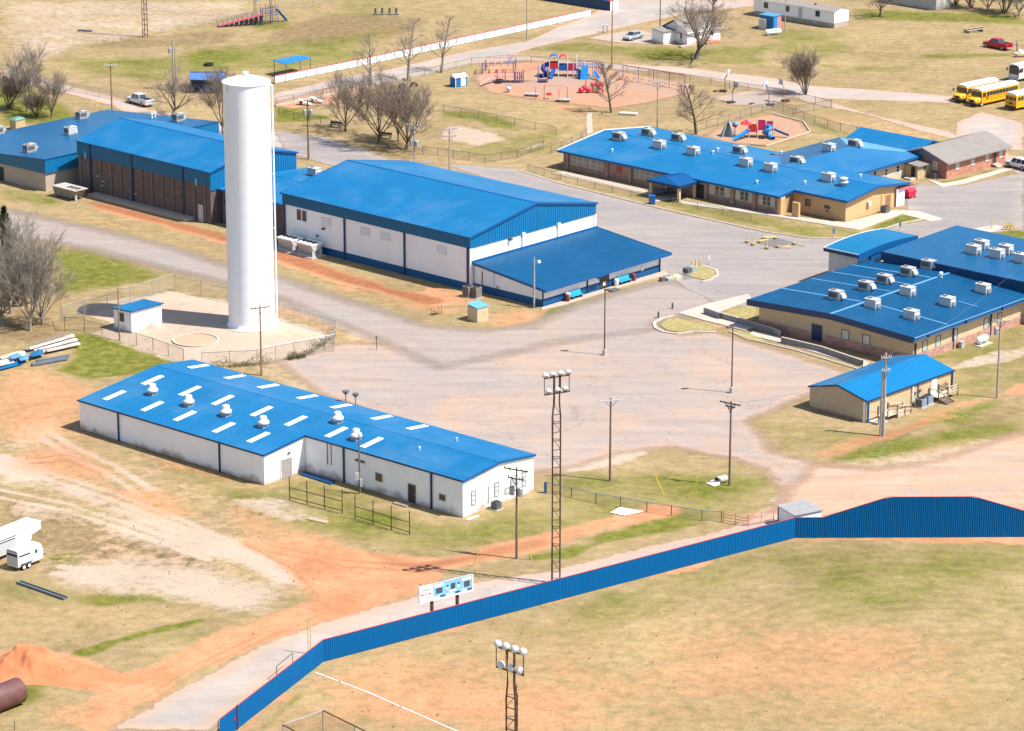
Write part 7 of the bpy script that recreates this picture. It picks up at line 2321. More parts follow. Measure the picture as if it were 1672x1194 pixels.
# trailers at the left edge
def trailer_small():
    yaw = axis_yaw((72, 923), (33, 938))
    t = thing("horse_trailer", "small white two axle horse trailer on the grass at the left edge", "trailer", G(21, 931), yaw)
    h = .85
    pr = lambda hh, w_: [(w_ * .96, .38), (w_, .5), (w_, hh - .3), (w_ * .86, hh - .06), (w_ * .5, hh)]
    loft(t, "body", CARW, [(0, pr(2.25, h)), (2.9, pr(2.3, h)), (3.5, pr(2.15, h * .97)), (3.75, pr(1.7, h * .85))], True)
    part(t, "rear_gate", GREYL, lambda q: q.box(-.04, .02, -.78, .78, .5, 1.55))
    part(t, "rear_opening", DARK, lambda q: q.box(-.03, .02, -.78, .78, 1.58, 1.82))
    part(t, "side_vent", DARK, lambda q: q.box(.15, 1.75, -h - .012, -h + .02, 1.5, 1.68))
    part(t, "side_door", CARW, lambda q: q.box(2.15, 3.0, -h - .02, -h + .01, .5, 2.0))
    part(t, "door_window", GLASS, lambda q: q.box(2.45, 2.8, -h - .03, -h + .01, 1.35, 1.75))
    for x in (.75, 1.5):
        wheel(t, x, -h - .02, .33, .2, WHT)
        wheel(t, x, h + .02, .33, .2, WHT)
    part(t, "fender", GREYD, lambda q: q.box(.35, 1.95, -h - .14, -h - .0, .66, .72))
    part(t, "hitch", GREYD, lambda q: q.beam((3.6, 0, .5), (4.8, 0, .5), .1))
    part(t, "roof_trim", mat("maroon_trim", (.14, .05, .07), .6), lambda q: q.box(-.03, .03, -.8, .8, 1.98, 2.06))
trailer_small()
def trailer_big():
    yaw = axis_yaw((60, 862), (0, 886))
    t = thing("gooseneck_trailer", "long white gooseneck trailer cut off by the left picture edge", "trailer", G(38, 893), yaw)
    t.scale = (.93, .93, .93)
    h = 1.15
    part(t, "body", CARW, lambda q: q.box(-9.0, -.2, -h, h, .55, 2.75))
    q = MB()
    q.hexa([(-.2, -h, 1.55), (-.2, h, 1.55), (-.2, h, 2.75), (-.2, -h, 2.75)], [(1.9, -h * .96, 1.9), (1.9, h * .96, 1.9), (1.9, h * .96, 2.72), (1.9, -h * .96, 2.72)])
    q.build("nose", CARW, t)
    q = MB()
    q.hexa([(-.2, -h, .75), (-.2, h, .75), (-.2, h, 1.56), (-.2, -h, 1.56)], [(.3, -h * .96, 1.2), (.3, h * .96, 1.2), (.3, h * .96, 1.6), (.3, -h * .96, 1.6)])
    q.build("nose", CARW, t)
    part(t, "roof", mat("grey_trailer_roof", (.60, .64, .70), .5), lambda q: q.box(-9.05, 1.95, -h - .03, h + .03, 2.75, 2.83))
    part(t, "side_vent", DARK, lambda q: q.box(-8, -2.3, -h - .012, -h + .02, 2.28, 2.38))
    part(t, "side_vent", DARK, lambda q: q.box(-8, -2.4, -h - .012, -h + .02, 1.98, 2.12))
    part(t, "side_panel", GREYL, lambda q: q.box(-8.5, -2.3, -h - .02, -h + .01, .7, 1.95))
    part(t, "coupler", GREYD, lambda q: q.tube((1.2, 0, 1.2), (1.2, 0, 1.8), .08))
    for x in (-6.5, -5.6):
        wheel(t, x, -h - .02, .38, .22, WHT)
trailer_big()
# ------------------------------------------------------------------ trees: bare winter crowns
def bare_tree(name, seed, H, spread, kind, tr, density=1.0, tm=None, bm=None):
    """kind: vase (limbs from low down), oak (wide crooked limbs), pole (central leader), shrub (many stems)"""
    rnd = random.Random(seed)
    wood, twig = MB(), MB()
    def bend(d, a, rz):
        d = d.normalized()
        s = d.cross(Vector((0, 0, 1)))
        if s.length < .05:
            s = Vector((1, 0, 0))
        s.normalize()
        u = s.cross(d)
        return (d * math.cos(a) + (s * math.cos(rz) + u * math.sin(rz)) * math.sin(a)).normalized()
    def limb(p, d, L, r, lvl):
        n = 3 if lvl < 2 else 2
        pts, rs = [p], [r]
        q = p.copy()
        dd = d.copy()
        for k in range(n):
            jit = .22 if kind == "oak" else .12
            dd = (dd + Vector((rnd.uniform(-jit, jit), rnd.uniform(-jit, jit), rnd.uniform(-.05, .16)))).normalized()
            q = q + dd * (L / n)
            pts.append(q.copy())
            rs.append(max(.009, r * (1 - .62 * (k + 1) / n)))
        mb = wood if lvl < 2 else twig
        ns = 6 if lvl == 0 else (5 if lvl == 1 else 3)
        for k in range(n):
            mb.tube(pts[k], pts[k + 1], rs[k], rs[k + 1], ns, cap=False)
        return pts, rs, dd
    def spray(pts, rs, dd, L, lvl):
        if lvl >= 4:
            return
        cnt = {1: 7, 2: 6, 3: 8}[lvl]
        cnt = max(2, int(round(cnt * density)))
        for k in range(cnt):
            t = rnd.uniform(.28, 1.0)
            i = min(len(pts) - 2, int(t * (len(pts) - 1)))
            f = t * (len(pts) - 1) - i
            p = pts[i].lerp(pts[i + 1], f)
            a = rnd.uniform(.3, .8) if kind != "oak" else rnd.uniform(.4, 1.05)
            d = bend(dd, a, rnd.uniform(0, 6.283))
            d.z += .12 if kind != "oak" else .02
            l2 = L * rnd.uniform(.38, .62)
            r2 = max(.010, rs[i] * .45)
            P, R, D = limb(p, d.normalized(), l2, min(r2, .05 if lvl >= 2 else .12), lvl + 1)
            spray(P, R, D, l2, lvl + 1)
    th = {"vase": .16, "oak": .22, "pole": .9, "shrub": .04}[kind] * H
    if kind == "shrub":
        for k in range(9):
            a = rnd.uniform(0, 6.283)
            d = Vector((math.cos(a) * rnd.uniform(.15, .6), math.sin(a) * rnd.uniform(.15, .6), 1)).normalized()
            P, R, D = limb(Vector((math.cos(a) * .15, math.sin(a) * .15, -.05)), d, H * .62, tr * .5, 0)
            spray(P, R, D, H * .62, 1)
    else:
        base = Vector((0, 0, -.1))
        lean = Vector((rnd.uniform(-.05, .05), rnd.uniform(-.05, .05), 1)).normalized()
        P, R, D = limb(base, lean, th, tr, 0)
        if kind == "pole":
            m = 22
            for k in range(m):
                t = .22 + .76 * k / m
                i = min(2, int(t * 3))
                p = P[i].lerp(P[i + 1], t * 3 - i)
                a = rnd.uniform(0, 6.283)
                l2 = spread * (1.05 - t) * rnd.uniform(.9, 1.3) + .5
                d = Vector((math.cos(a), math.sin(a), rnd.uniform(.45, .9))).normalized()
                PP, RR, DD = limb(p, d, l2, max(.02, R[i] * .35), 1)
                spray(PP, RR, DD, l2 * 1.05, 2)
        else:
            m = 8 if kind == "vase" else 7
            for k in range(m):
                a = 6.283 * (k + rnd.uniform(-.3, .3)) / m
                out = rnd.uniform(.2, 1.15) if kind == "vase" else rnd.uniform(.4, 1.5)
                d = Vector((math.cos(a) * out, math.sin(a) * out, 1)).normalized()
                l2 = (H - th) * rnd.uniform(.62, .8)
                i = 2 if k % 3 == 0 else 3
                PP, RR, DD = limb(P[i], d, l2, tr * rnd.uniform(.3, .45), 1)
                spray(PP, RR, DD, l2, 1)
    root = thing(name, None, "tree")
    wood.build("trunk", tm or BARK, root, smooth=True)
    twig.build("crown", bm or TWIG, root)
    return root
TP = {
    "vase": bare_tree("bare_tree", 3, 8.0, 3, "vase", .26, 1.2),
    "vaseb": bare_tree("bare_tree", 11, 8.0, 3, "vase", .24, 1.1),
    "oak": bare_tree("bare_tree", 5, 8.5, 4, "oak", .34, 1.0),
    "tall": bare_tree("bare_tree", 8, 11.0, 3.4, "pole", .24, .8, mat("pale_bark", (.24, .20, .165), .9, var=.2, scale=3), TWIGP),
    "slim": bare_tree("bare_tree", 9, 8.0, 2.4, "pole", .18, 1.1),
    "shrub": bare_tree("bare_tree", 12, 7.0, 3, "shrub", .18, 1.25),
    "pale": bare_tree("bare_tree", 17, 8.0, 3, "vase", .26, 1.1, mat("pale_bark", (.24, .20, .165), .9, var=.2, scale=3), TWIGP),
}
PH = {"vase": 8.0, "vaseb": 8.0, "oak": 8.5, "tall": 11.0, "slim": 8.0, "shrub": 7.0, "pale": 8.0}
_tu = set()
_tr = random.Random(4)
def tree(kind, px, py, h, label, wide=1.0):
    p = TP[kind]
    s = h / PH[kind]
    if kind not in _tu:
        _tu.add(kind)
        p.location = G(px, py)
        p.rotation_euler = (0, 0, _tr.uniform(0, 6.28))
        p.scale = (s * wide, s * wide, s)
        return tag(p, label, "tree", "leafless trees")
    return dup(p, G(px, py), _tr.uniform(0, 6.28), label, "leafless trees", (s * wide, s * wide, s))
tree("pale", 45, 183, 10.5, "tall greyish leafless tree left of the thin pole behind the low wing", .75)
tree("vaseb", 84, 192, 7.2, "smaller leafless tree right of the tall greyish one behind the low wing", 1.0)
tree("shrub", 14, 178, 6.5, "bushy leafless thicket at the far left edge behind the low wing", 1.2)
tree("shrub", 60, 190, 4.0, "low leafless thicket between the two trees behind the low wing", 1.4)
tree("oak", 282, 192, 8.6, "dark spreading leafless tree behind the brown gymnasium", .95)
tree("vaseb", 364, 222, 10.5, "leafless tree half hidden behind the upper water tower", .75)
tree("tall", 607, 139, 10.2, "left of three tall pale leafless trees along the white fence", 1.0)
tree("tall", 666, 132, 12.2, "middle of three tall pale leafless trees along the white fence", 1.0)
tree("tall", 721, 119, 11.5, "right of three tall pale leafless trees along the white fence", 1.0)
tree("vase", 564, 214, 8.4, "round dark leafless tree at the left end of the group by the yard entrance", .9)
tree("vase", 618, 234, 10.6, "widest dark leafless tree in the middle of the group by the yard entrance", 1.0)
tree("vaseb", 650, 231, 8.6, "slim leafless tree between the two widest ones by the yard entrance", .7)
tree("vaseb", 664, 244, 9.8, "dark leafless tree at the right end of the group by the yard entrance", 1.2)
tree("slim", 998, 184, 9.4, "upright leafless tree at the near edge of the large playground", 1.1)
tree("slim", 1137, 219, 9.4, "upright leafless tree behind the middle of the classroom block roof", 1.3)
tree("oak", 1136, 97, 13.2, "largest spreading leafless tree, in front of the white house", 1.0)
tree("shrub", 1315, 155, 7.6, "broad many stemmed leafless tree beside the branching town road", .95)
tree("oak", 1436, 27, 8.0, "leafless tree with dark forked trunk right of the mobile home", .9)
tree("oak", 1163, 20, 9.0, "leafless tree behind the white house at the top edge", .8)
tree("pale", 49, 540, 12.2, "pale leafless tree before the water tower yard at the left edge", .85)
tree("pale", 18, 512, 12.0, "pale leafless tree cut by the left edge next to the cedar", .9)
tree("pale", 70, 530, 8.5, "shorter pale leafless tree at the right side of the clump by the tower yard fence", 1.0)
tree("shrub", 34, 500, 8.0, "low brushy leafless tree in the middle of the left edge clump", 1.2)
tree("pale", 2, 530, 9.0, "pale leafless tree half outside the picture in the left edge clump", 1.0)
for k, (px, py, h) in enumerate(((1586, 14, 6), (1612, 18, 5), (1640, 22, 7), (1664, 26, 6), (1560, 8, 5))):
    tree("pale" if k % 2 else "shrub", px, py, h, ("second leafless bush from the left", "middle leafless bush", "fourth leafless bush from the left", "rightmost leafless bush", "leftmost leafless bush")[k] + " of the thicket at the top right corner", 1.3)
tree("shrub", 285, -8, 5, "leafless bush at the top edge beyond the football field", 1.0)

def cedar(px, py, h, w_, label):
    t = thing("cedar_tree", label, "tree", G(px, py))
    rnd = random.Random(px + 77)
    q = MB()
    for k in range(2600):
        z = h * (.06 + .94 * rnd.random() ** .9)
        rr = w_ * (1 - (z / h) ** 1.6) * (.55 + .45 * math.sin(z * 2.2 + 1.3 * math.sin(k % 9)))
        a = rnd.uniform(0, 6.283)
        u = rr * rnd.uniform(.45, 1.0)
        c = Vector((u * math.cos(a), u * math.sin(a), z))
        d = Vector((math.cos(a), math.sin(a), rnd.uniform(.2, 1.2))).normalized() * rnd.uniform(.3, .6)
        s = Vector((-math.sin(a), math.cos(a), rnd.uniform(-.5, .5))).normalized() * rnd.uniform(.10, .2)
        q.poly([c - s, c + s, c + d])
    q.build("crown", CEDAR, t)
    part(t, "trunk", BARK, lambda q: q.tube((0, 0, -.1), (0, 0, h * .8), .2, .05, 7))
cedar(12, 468, 11.2, 3.0, "dark olive cedar tree at the left edge behind the pale bare trees")

def vine(px, py, px2, py2, h, label):
    t = MB()
    rnd = random.Random(int(px))
    a, b_ = G(px, py), G(px2, py2)
    for k in range(420):
        u = rnd.random()
        p = a.lerp(b_, u) + Vector((rnd.gauss(0, .25), rnd.gauss(0, .25), 0))
        z = rnd.random() ** 1.5 * h * (.6 + .4 * math.sin(u * 9 + px))
        d = Vector((rnd.uniform(-.5, .5), rnd.uniform(-.5, .5), rnd.uniform(-.1, .6)))
        s = Vector((rnd.uniform(-1, 1), rnd.uniform(-1, 1), rnd.uniform(-1, 1))).normalized() * .045
        c = Vector((p.x, p.y, max(.02, z)))
        t.poly([c - s, c + s, c + d])
    o = t.build("vine_growth", VINE)
    tag(o, label, "vine", "dry vines on the tower fence", "stuff")
vine(503, 580, 545, 552, 1.7, "dry brown vines tangled in the right corner of the tower yard fence")
vine(352, 602, 440, 594, 1.6, "dry vines along the fence behind the workshop roof")
vine(470, 588, 500, 583, 1.0, "low dry weeds at the fence right of the tower pole")

t = MB()
rnd = random.Random(31)
for k in range(170):
    px, py = (rnd.uniform(520, 1672), rnd.uniform(900, 1190)) if k % 3 else (rnd.uniform(0, 900), rnd.uniform(860, 1040))
    if k % 3 and py < 1075 - (px - 528) * .262 + 12:
        continue
    g = G(px, py)
    rr = rnd.uniform(.05, .16)
    for i in range(7):
        a = rnd.uniform(0, 6.283)
        d = Vector((math.cos(a), math.sin(a), rnd.uniform(.3, 1.0))) * rr
        s = Vector((-math.sin(a), math.cos(a), 0)) * rr * .3
        t.poly([g - s, g + s, g + d])
o = t.build("weed_tufts", mat("weed_green", (.10, .085, .025), .9, var=.3))
tag(o, "scattered low weed tufts on the dry turf", "weeds", None, "stuff")

# ------------------------------------------------------------------ playgrounds
PB_ = mat("purple_blue_post", (.10, .12, .32), .5)
def slide(par, a, b_, wd, m, name="slide", depth=.25):
    a, b_ = Vector(a), Vector(b_)
    d = b_ - a
    s = Vector((d.y, -d.x, 0)).normalized()
    rows = []
    n = 7
    for k in range(n + 1):
        t = k / n
        p = a + d * t
        p.z = a.z + (b_.z - a.z) * (t ** .85 if t < 1 else 1)
        rows.append([p + s * wd * x + Vector((0, 0, z)) for x, z in ((-.5, depth), (-.46, depth), (-.36, 0), (.36, 0), (.46, depth), (.5, depth))])
    q = MB()
    q.grid(rows)
    return q.build(name, m, par)
def posts(par, pts, h, m, r=.07):
    for p in pts:
        part(par, "post", m, lambda q: q.tube((p[0], p[1], 0), (p[0], p[1], p[2] if len(p) > 2 else h), r, n=7))
def deck(par, x0, x1, y0, y1, z, m=None):
    return part(par, "deck", m or BLUEP, lambda q: q.box(x0, x1, y0, y1, z - .08, z))
def peak(par, x, y, w_, z, h, m):
    q = MB()
    b = [(x - w_, y - w_, z), (x + w_, y - w_, z), (x + w_, y + w_, z), (x - w_, y + w_, z)]
    q.poly(b[::-1])
    for k in range(4):
        q.poly([b[k], b[(k + 1) % 4], (x, y, z + h)])
    return q.build("roof", m, par)
# big play structure, blue red and white
t = thing("play_structure", "tall red, blue and white play tower with tube slide on the large playground", "play structure", G(908, 124))
posts(t, [(x, y) for x in (-1.2, .4, 2.0, 3.6) for y in (-.8, .8)], 3.6, WHT)
posts(t, [(5.0, -.8), (5.0, .8)], 2.6, WHT)
deck(t, -1.3, .5, -.9, .9, 1.5)
deck(t, .5, 3.7, -.9, .9, 1.2)
deck(t, 3.7, 5.1, -.9, .9, .8)
for x0, x1, z0, z1, m in ((-1.15, .35, 1.5, 2.5, RED), (.45, 1.95, 1.25, 2.1, BLUEP), (2.05, 3.55, 1.25, 2.1, RED)):
    part(t, "panel", m, lambda q: q.box(x0, x1, -.85, -.78, z0, z1))
    part(t, "panel", m, lambda q: q.box(x0, x1, .78, .85, z0, z1))
part(t, "roof", BLUEP, lambda q: q.grid([[(-1.3 + .9 * (1 - math.cos(a * math.pi / 6)), y, 3.1 + .7 * math.sin(a * math.pi / 6)) for a in range(7)] for y in (-1, 1)]))
part(t, "roof", RED, lambda q: q.grid([[(.45 + .8 * (1 - math.cos(a * math.pi / 6)), y, 3.1 + .6 * math.sin(a * math.pi / 6)) for a in range(7)] for y in (-1, 1)]))
q = MB()
q.path([(-1.2, 0, 2.2)] + [(-1.9 - .5 * math.sin(a * .9), -.1 - .7 * (1 - math.cos(a * .9)), 2.1 - .28 * a) for a in range(1, 7)] + [(-2.7, -1.8, .25)], .42, 9)
q.build("tube_slide", mat("dark_blue_plastic", (.03, .05, .22), .4), t, smooth=True)
slide(t, (-.4, -.9, 1.45), (-.9, -3.0, .2), .8, BLUEP)
slide(t, (3.6, -.6, 1.3), (5.8, -1.6, .3), .6, BLUEP)
part(t, "climbing_wall", BLUEL, lambda q: q.hexa([(4.2, -3.4, 0), (5.6, -3.4, 0), (5.6, -3.1, 0), (4.2, -3.1, 0)], [(4.4, -2.6, 2.4), (5.6, -2.6, 2.4), (5.6, -2.4, 2.4), (4.4, -2.4, 2.4)]))
part(t, "orange_steps", mat("orange_plastic", (.62, .17, .03), .5), lambda q: q.box(-1.6, -1.3, -1.6, -.6, 0, 1.2))
t = thing("climbing_frame", "purple and blue net climbing frame right of the play tower", "climbing frame", G(957, 126))
posts(t, [(-2.3, -.9), (-2.3, .9), (-.6, .9), (-.6, -.9), (1.2, .9), (1.2, -.9), (2.6, .4)], 2.8, mat("lavender_post", (.36, .36, .62), .5))
for z in (2.0, 2.6):
    part(t, "ring_bar", PB_, lambda q: q.path([(-2.3, -.9, z), (-.6, -.9, z), (1.2, -.9, z), (2.6, .4, z - .4), (1.2, .9, z), (-.6, .9, z), (-2.3, .9, z), (-2.3, -.9, z)], .05, 5))
part(t, "climbing_dome", BLUEP, lambda q: q.lathe([(1.0, 0.1), (.95, .6), (.7, 1.1), (.3, 1.4), (0, 1.45)], 8, c=(-.6, -1.2, .2)))
for k in range(4):
    part(t, "net_bar", RED if k == 3 else PB_, lambda q: q.tube((1.2 + k * .35, -.9 + k * .3, 0), (1.2 + k * .3, -.9 + k * .35, 2.4), .04, n=5))
slide(t, (1.2, -1.2, 1.3), (2.1, -3.0, .3), .6, BLUEL)
# old wooden slide platform
t = thing("play_structure", "faded red and purple play structure with a long pink slide", "play structure", G(836, 134))
posts(t, [(x, y) for x in (-2.6, -1.2, .4, 2.0) for y in (-.9, .9)], 2.0, PB_, .09)
posts(t, [(4.6, -.7), (6.2, -.7), (4.6, .7), (6.2, .7)], 2.6, PB_, .09)
deck(t, -2.7, .4, -1, 1, 1.2, PINKP)
deck(t, .4, 2.0, -1, 1, 1.0, PINKP)
deck(t, 4.6, 6.2, -.8, .8, .35, mat("dark_deck", (.06, .06, .09), .6))
slide(t, (-2.6, -.6, 1.35), (-5.4, -3.4, .2), .55, mat("pink_slide", (.70, .33, .30), .5))
for s in (-.8, .8):
    part(t, "rail", PINKP, lambda q: q.box(-2.7, 2.0, s - .05, s + .05, 1.9, 2.02))
    part(t, "ladder_rail", PINKP, lambda q: q.beam((2.0, s, 2.0), (4.6, s, 2.6), .1))
for k in range(7):
    part(t, "ladder_rung", PINKP, lambda q: q.tube((2.2 + k * .36, -.8, 2.05 + k * .08), (2.2 + k * .36, .8, 2.05 + k * .08), .05, n=5))
for k in range(4):
    part(t, "slat_panel", PB_, lambda q: q.box(.5 + k * .35, .7 + k * .35, -1.0, -.93, .1, 2.0))
part(t, "wheel_window", DARK, lambda q: q.lathe([(.75, 0), (.7, .1), (0, .1)], 14, c=(-2.2, -1.15, .6)))
t = thing("monkey_bars", "slanting faded red and blue beam frame at the far left of the playground", "climbing frame", G(806, 118), math.radians(10))
for k in range(5):
    part(t, "beam", PINKP if k < 4 else PB_, lambda q: q.beam((-2.6 + k * 1.25, -1.3, 1.6), (-1.4 + k * 1.25, 1.4, 2.5), .16, .12))
    part(t, "beam_tip", PB_, lambda q: q.beam((-2.75 + k * 1.25, -1.6, 1.5), (-2.6 + k * 1.25, -1.3, 1.6), .17, .13))
posts(t, [(-1.2, 1.2), (4.2, 1.2), (-2.2, -1.0), (3.4, -1.0)], 2.0, mat("grey_blue_post", (.16, .19, .24), .6), .12)
part(t, "cross_beam", PB_, lambda q: q.beam((-2.4, -.9, 1.75), (4.0, -.9, 1.75), .14))
part(t, "cross_beam", PINKP, lambda q: q.beam((-1.6, 1.1, 2.4), (4.6, 1.1, 2.4), .14))
t = thing("tyre_swing", "small red pipe swing frame at the near edge of the playground", "swing", G(897, 163), math.radians(-20))
for x, y in ((-2.2, -.8), (-1.3, 1.0), (2.0, -.8), (2.9, 1.0)):
    part(t, "post", REDP, lambda q: q.tube((x, y, 0), (x, y, 2.3), .05, n=6))
part(t, "top_bar", PINKP, lambda q: q.path([(-2.2, -.8, 2.3), (-1.3, 1.0, 2.3), (2.9, 1.0, 2.3), (2.0, -.8, 2.3)], .05, 6))
part(t, "swing_seat", REDP, lambda q: q.lathe([(.35, .7), (.5, .8), (.5, 1.0), (.35, 1.1), (.3, .9), (.35, .7)], 12, c=(-.2, .5, 0)))
def flat_table(px, py, lab):
    t = thing("low_platform", lab, "platform", G(px, py), math.radians(-12), "grey low platforms on the playground edge")
    for k in range(6):
        part(t, "plank", mat("grey_board", (.36, .35, .34), .8, var=.15), lambda q: q.box(-1.2, 1.2, -.75 + k * .25, -.53 + k * .25, .38, .46))
    for x in (-1.0, 1.0):
        part(t, "leg", GREYD, lambda q: q.box(x - .06, x + .06, -.7, .7, 0, .38))
flat_table(869, 157, "grey low platform left of the red swing frame")
flat_table(920, 166, "grey low platform right of the red swing frame")
t = thing("red_climber", "bright red plastic bubble climber left of the slim tree on the playground", "climber", G(964, 152))
for k, (x, y, z, r) in enumerate(((-1.6, 0, .5, .55), (-1.0, .2, .9, .5), (-.3, 0, .55, .45), (.4, .3, 1.4, .4), (1.2, .2, 1.5, .5), (1.9, 0, 1.6, .45), (1.6, -.2, .9, .35))):
    part(t, "bubble", mat("bright_red_plastic", (.68, .02, .06), .35), lambda q: q.lathe([(0, -r), (r * .7, -r * .7), (r, 0), (r * .7, r * .7), (0, r)], 10, c=(x, y, z)), True)
for x in (-.8, .4, 1.2, 2.1):
    part(t, "post", mat("bright_red_plastic", (.68, .02, .06), .35), lambda q: q.tube((x, .1, 0), (x, .1, 2.4 if x < 0 else 1.6), .09, n=6))
t = thing("spring_rider", "small blue and white spring rider before the pink slide", "spring rider", G(830, 151))
part(t, "spring", GREYD, lambda q: q.tube((0, 0, 0), (0, 0, .45), .12))
part(t, "seat", mat("pale_blue_white", (.50, .56, .70), .5), lambda q: q.lathe([(0, .45), (.4, .5), (.5, .8), (.3, 1.0), (0, 1.05)], 10), True)
part(t, "handle", BLUEP, lambda q: q.path([(-.35, 0, .9), (-.35, 0, 1.3), (.35, 0, 1.3), (.35, 0, .9)], .05))
# long swing set with red top bar
a, b_ = G(1017, 130), G(1118, 147)
t = thing("swing_set", "long swing set with a red top bar on five blue legs", "swing set", (0, 0, 0))
part(t, "top_bar", mat("red_steel_bar", (.44, .08, .10), .5), lambda q: q.tube(a + za * 2.6, b_ + za * 2.6, .08, n=6))
for k in range(5):
    g = a.lerp(b_, k / 4)
    part(t, "leg", PB_, lambda q: q.tube(g, g + za * 2.6, .07, n=6))
for k in range(8):
    g = a.lerp(b_, (k + .5) / 8)
    for s in (-.2, .2):
        part(t, "chain", GREYD, lambda q: q.tube(g + Vector((s, 0, .55)), g + Vector((s, 0, 2.6)), .015, n=4))
    part(t, "seat", BLACK, lambda q: q.box(g.x - .24, g.x + .24, g.y - .1, g.y + .1, .5, .55))
t = thing("low_wall", "pale concrete slab block on the lawn below the slim playground tree", "slab", G(1026, 187), math.radians(-14))
part(t, "slab", CONCL, lambda q: q.box(-1.5, 1.5, -.8, .8, 0, .3))
# small playground behind the classroom block
t = thing("play_structure", "small red and blue play structure with curly slides behind the classroom block", "play structure", G(1238, 224))
posts(t, [(x, y) for x in (-1.6, -.2, 1.2, 2.4) for y in (-.7, .7)], 3.0, mat("pink_white_post", (.72, .56, .56), .5))
deck(t, -1.7, -.2, -.8, .8, 1.1)
deck(t, -.2, 2.5, -.8, .8, 1.4)
for x0, x1, z0, z1, m in ((-1.5, -.3, 1.1, 2.0, RED), (-.1, 1.1, 1.5, 2.7, mat("magenta_red_panel", (.45, .02, .08), .4)), (1.3, 2.3, 1.5, 2.5, RED)):
    part(t, "panel", m, lambda q: q.box(x0, x1, -.75, -.68, z0, z1))
    part(t, "panel", m, lambda q: q.box(x0, x1, .68, .75, z0, z1))
peak(t, -2.0, 0, .9, 2.2, .7, RED)
q = MB()
q.path([(1.2, -.4, 2.0)] + [(1.4 + .55 * math.cos(a * .8), -1.0 - .55 * math.sin(a * .8), 1.9 - .22 * a) for a in range(7)] + [(2.3, -2.2, .25)], .34, 8)
q.build("spiral_slide", BLUEL, t, smooth=True)
slide(t, (-1.6, -.8, 1.2), (-4.0, -2.8, .2), .8, BLUEL, depth=.35)
slide(t, (2.5, .2, 1.2), (4.9, -.6, .3), .55, BLUEP)
part(t, "arch_ladder", GREYL, lambda q: q.path([(2.6, .6, 0), (3.0, .6, 1.6), (2.6, .6, 2.6), (2.3, .6, 2.8)], .05))
t = thing("rock_climber", "dark grey pyramid climbing rock left of the small play structure", "climber", G(1188, 222))
q = MB()
for k in range(4):
    a = k * HP + .3
    b2 = (k + 1) * HP + .3
    q.poly([(1.35 * math.cos(a), 1.35 * math.sin(a), 0), (1.35 * math.cos(b2), 1.35 * math.sin(b2), 0), (.25 * math.cos(b2), .25 * math.sin(b2), 2.4), (.25 * math.cos(a), .25 * math.sin(a), 2.4)])
q.poly([(.25 * math.cos(k * HP + .3), .25 * math.sin(k * HP + .3), 2.4) for k in range(4)])
q.build("rock", mat("dark_grey_rock", (.09, .10, .11), .8, var=.3), t)
for s in (-1, 1):
    part(t, "edge_beam", mat("grey_teal_beam", (.26, .33, .35), .6), lambda q: q.beam((1.4 * s * .7, -1.25, 0), (.15 * s, -.25, 2.5), .18))
t = thing("globe_ball", "blue and red globe on a post beside the dark climbing rock", "globe", G(1200, 219))
part(t, "post", GREYD, lambda q: q.tube((0, 0, 0), (0, 0, 1.2), .06))
part(t, "upper_half", mat("globe_blue", (.08, .25, .48), .4), lambda q: q.lathe([(.5, 1.6), (.43, 1.85), (.25, 2.05), (0, 2.12)], 14), True)
part(t, "lower_half", RED, lambda q: q.lathe([(0, 1.08), (.25, 1.15), (.43, 1.35), (.5, 1.6)], 14), True)
bl = kerb("bed_edging", [(1262, 187), (1312, 200), (1323, 216), (1250, 239), (1225, 237)], .2, .2, WOODL, "timber edging round the small playground bed")
# blue shed and tyres
t = thing("garden_shed", "small blue shed with white roof and white door beside the playground", "shed", G(749, 140.5), math.radians(35))
part(t, "wall", mat("blue_shed_wall", (.01, .13, .34), .5), lambda q: q.box(-1.2, 1.2, -.8, .9, 0, 1.7))
q = MB()
q.hexa([(-1.35, -.95, 1.68), (1.35, -.95, 1.68), (1.35, 1.05, 1.68), (-1.35, 1.05, 1.68)], [(-1.35, -.05, 2.2), (1.35, -.05, 2.2), (1.35, .1, 2.2), (-1.35, .1, 2.2)])
q.build("roof", WHT, t)
part(t, "door", WHT, lambda q: q.box(-.1, .9, -.84, -.79, .1, 1.6))
part(t, "corner_trim", WHT, lambda q: q.box(-1.24, -1.14, -.84, -.78, 0, 1.65))
for k, (px, py) in enumerate(((657, 143), (675.5, 141))):
    t = thing("tractor_tyre", ("left", "right")[k] + " one of two black tyres standing half buried left of the blue shed", "tyre", G(px, py), math.radians(20), "half buried tyres on the lawn")
    part(t, "tread", BLACK, lambda q: q.grid([[(rr * math.cos(a * math.pi / 12), yy, rr * math.sin(a * math.pi / 12)) for a in range(13)] for yy, rr in ((-.22, .4), (-.25, .68), (-.1, .75), (.1, .75), (.25, .68), (.22, .4), (0, .36), (-.22, .4))]))
t = thing("tractor_tyre", "black tyre lying on the green far field above the dugout", "tyre", G(341, 107), 0)
part(t, "tread", BLACK, lambda q: q.lathe([(.45, .05), (.85, .0), (.95, .2), (.85, .42), (.45, .38), (.4, .2), (.45, .05)], 20))
for k, (px, py, py2) in enumerate(((498, 172, 180), (517, 168, 175))):
    t = thing("white_ramp", ("left", "right")[k] + " one of two white sloped boards on the mulch right of the water tower", "board", G(px, py), math.radians(-25), "white boards on the mulch")
    part(t, "board", WHT, lambda q: q.hexa([(-1.1, -.45, .9), (1.1, -.45, .25), (1.1, .45, .25), (-1.1, .45, .9)], [(-1.1, -.45, .98), (1.1, -.45, .33), (1.1, .45, .33), (-1.1, .45, .98)]))
    for x, z in ((-.8, .82), (.8, .33)):
        part(t, "leg", GREYD, lambda q: q.box(x - .05, x + .05, -.4, .4, 0, z))
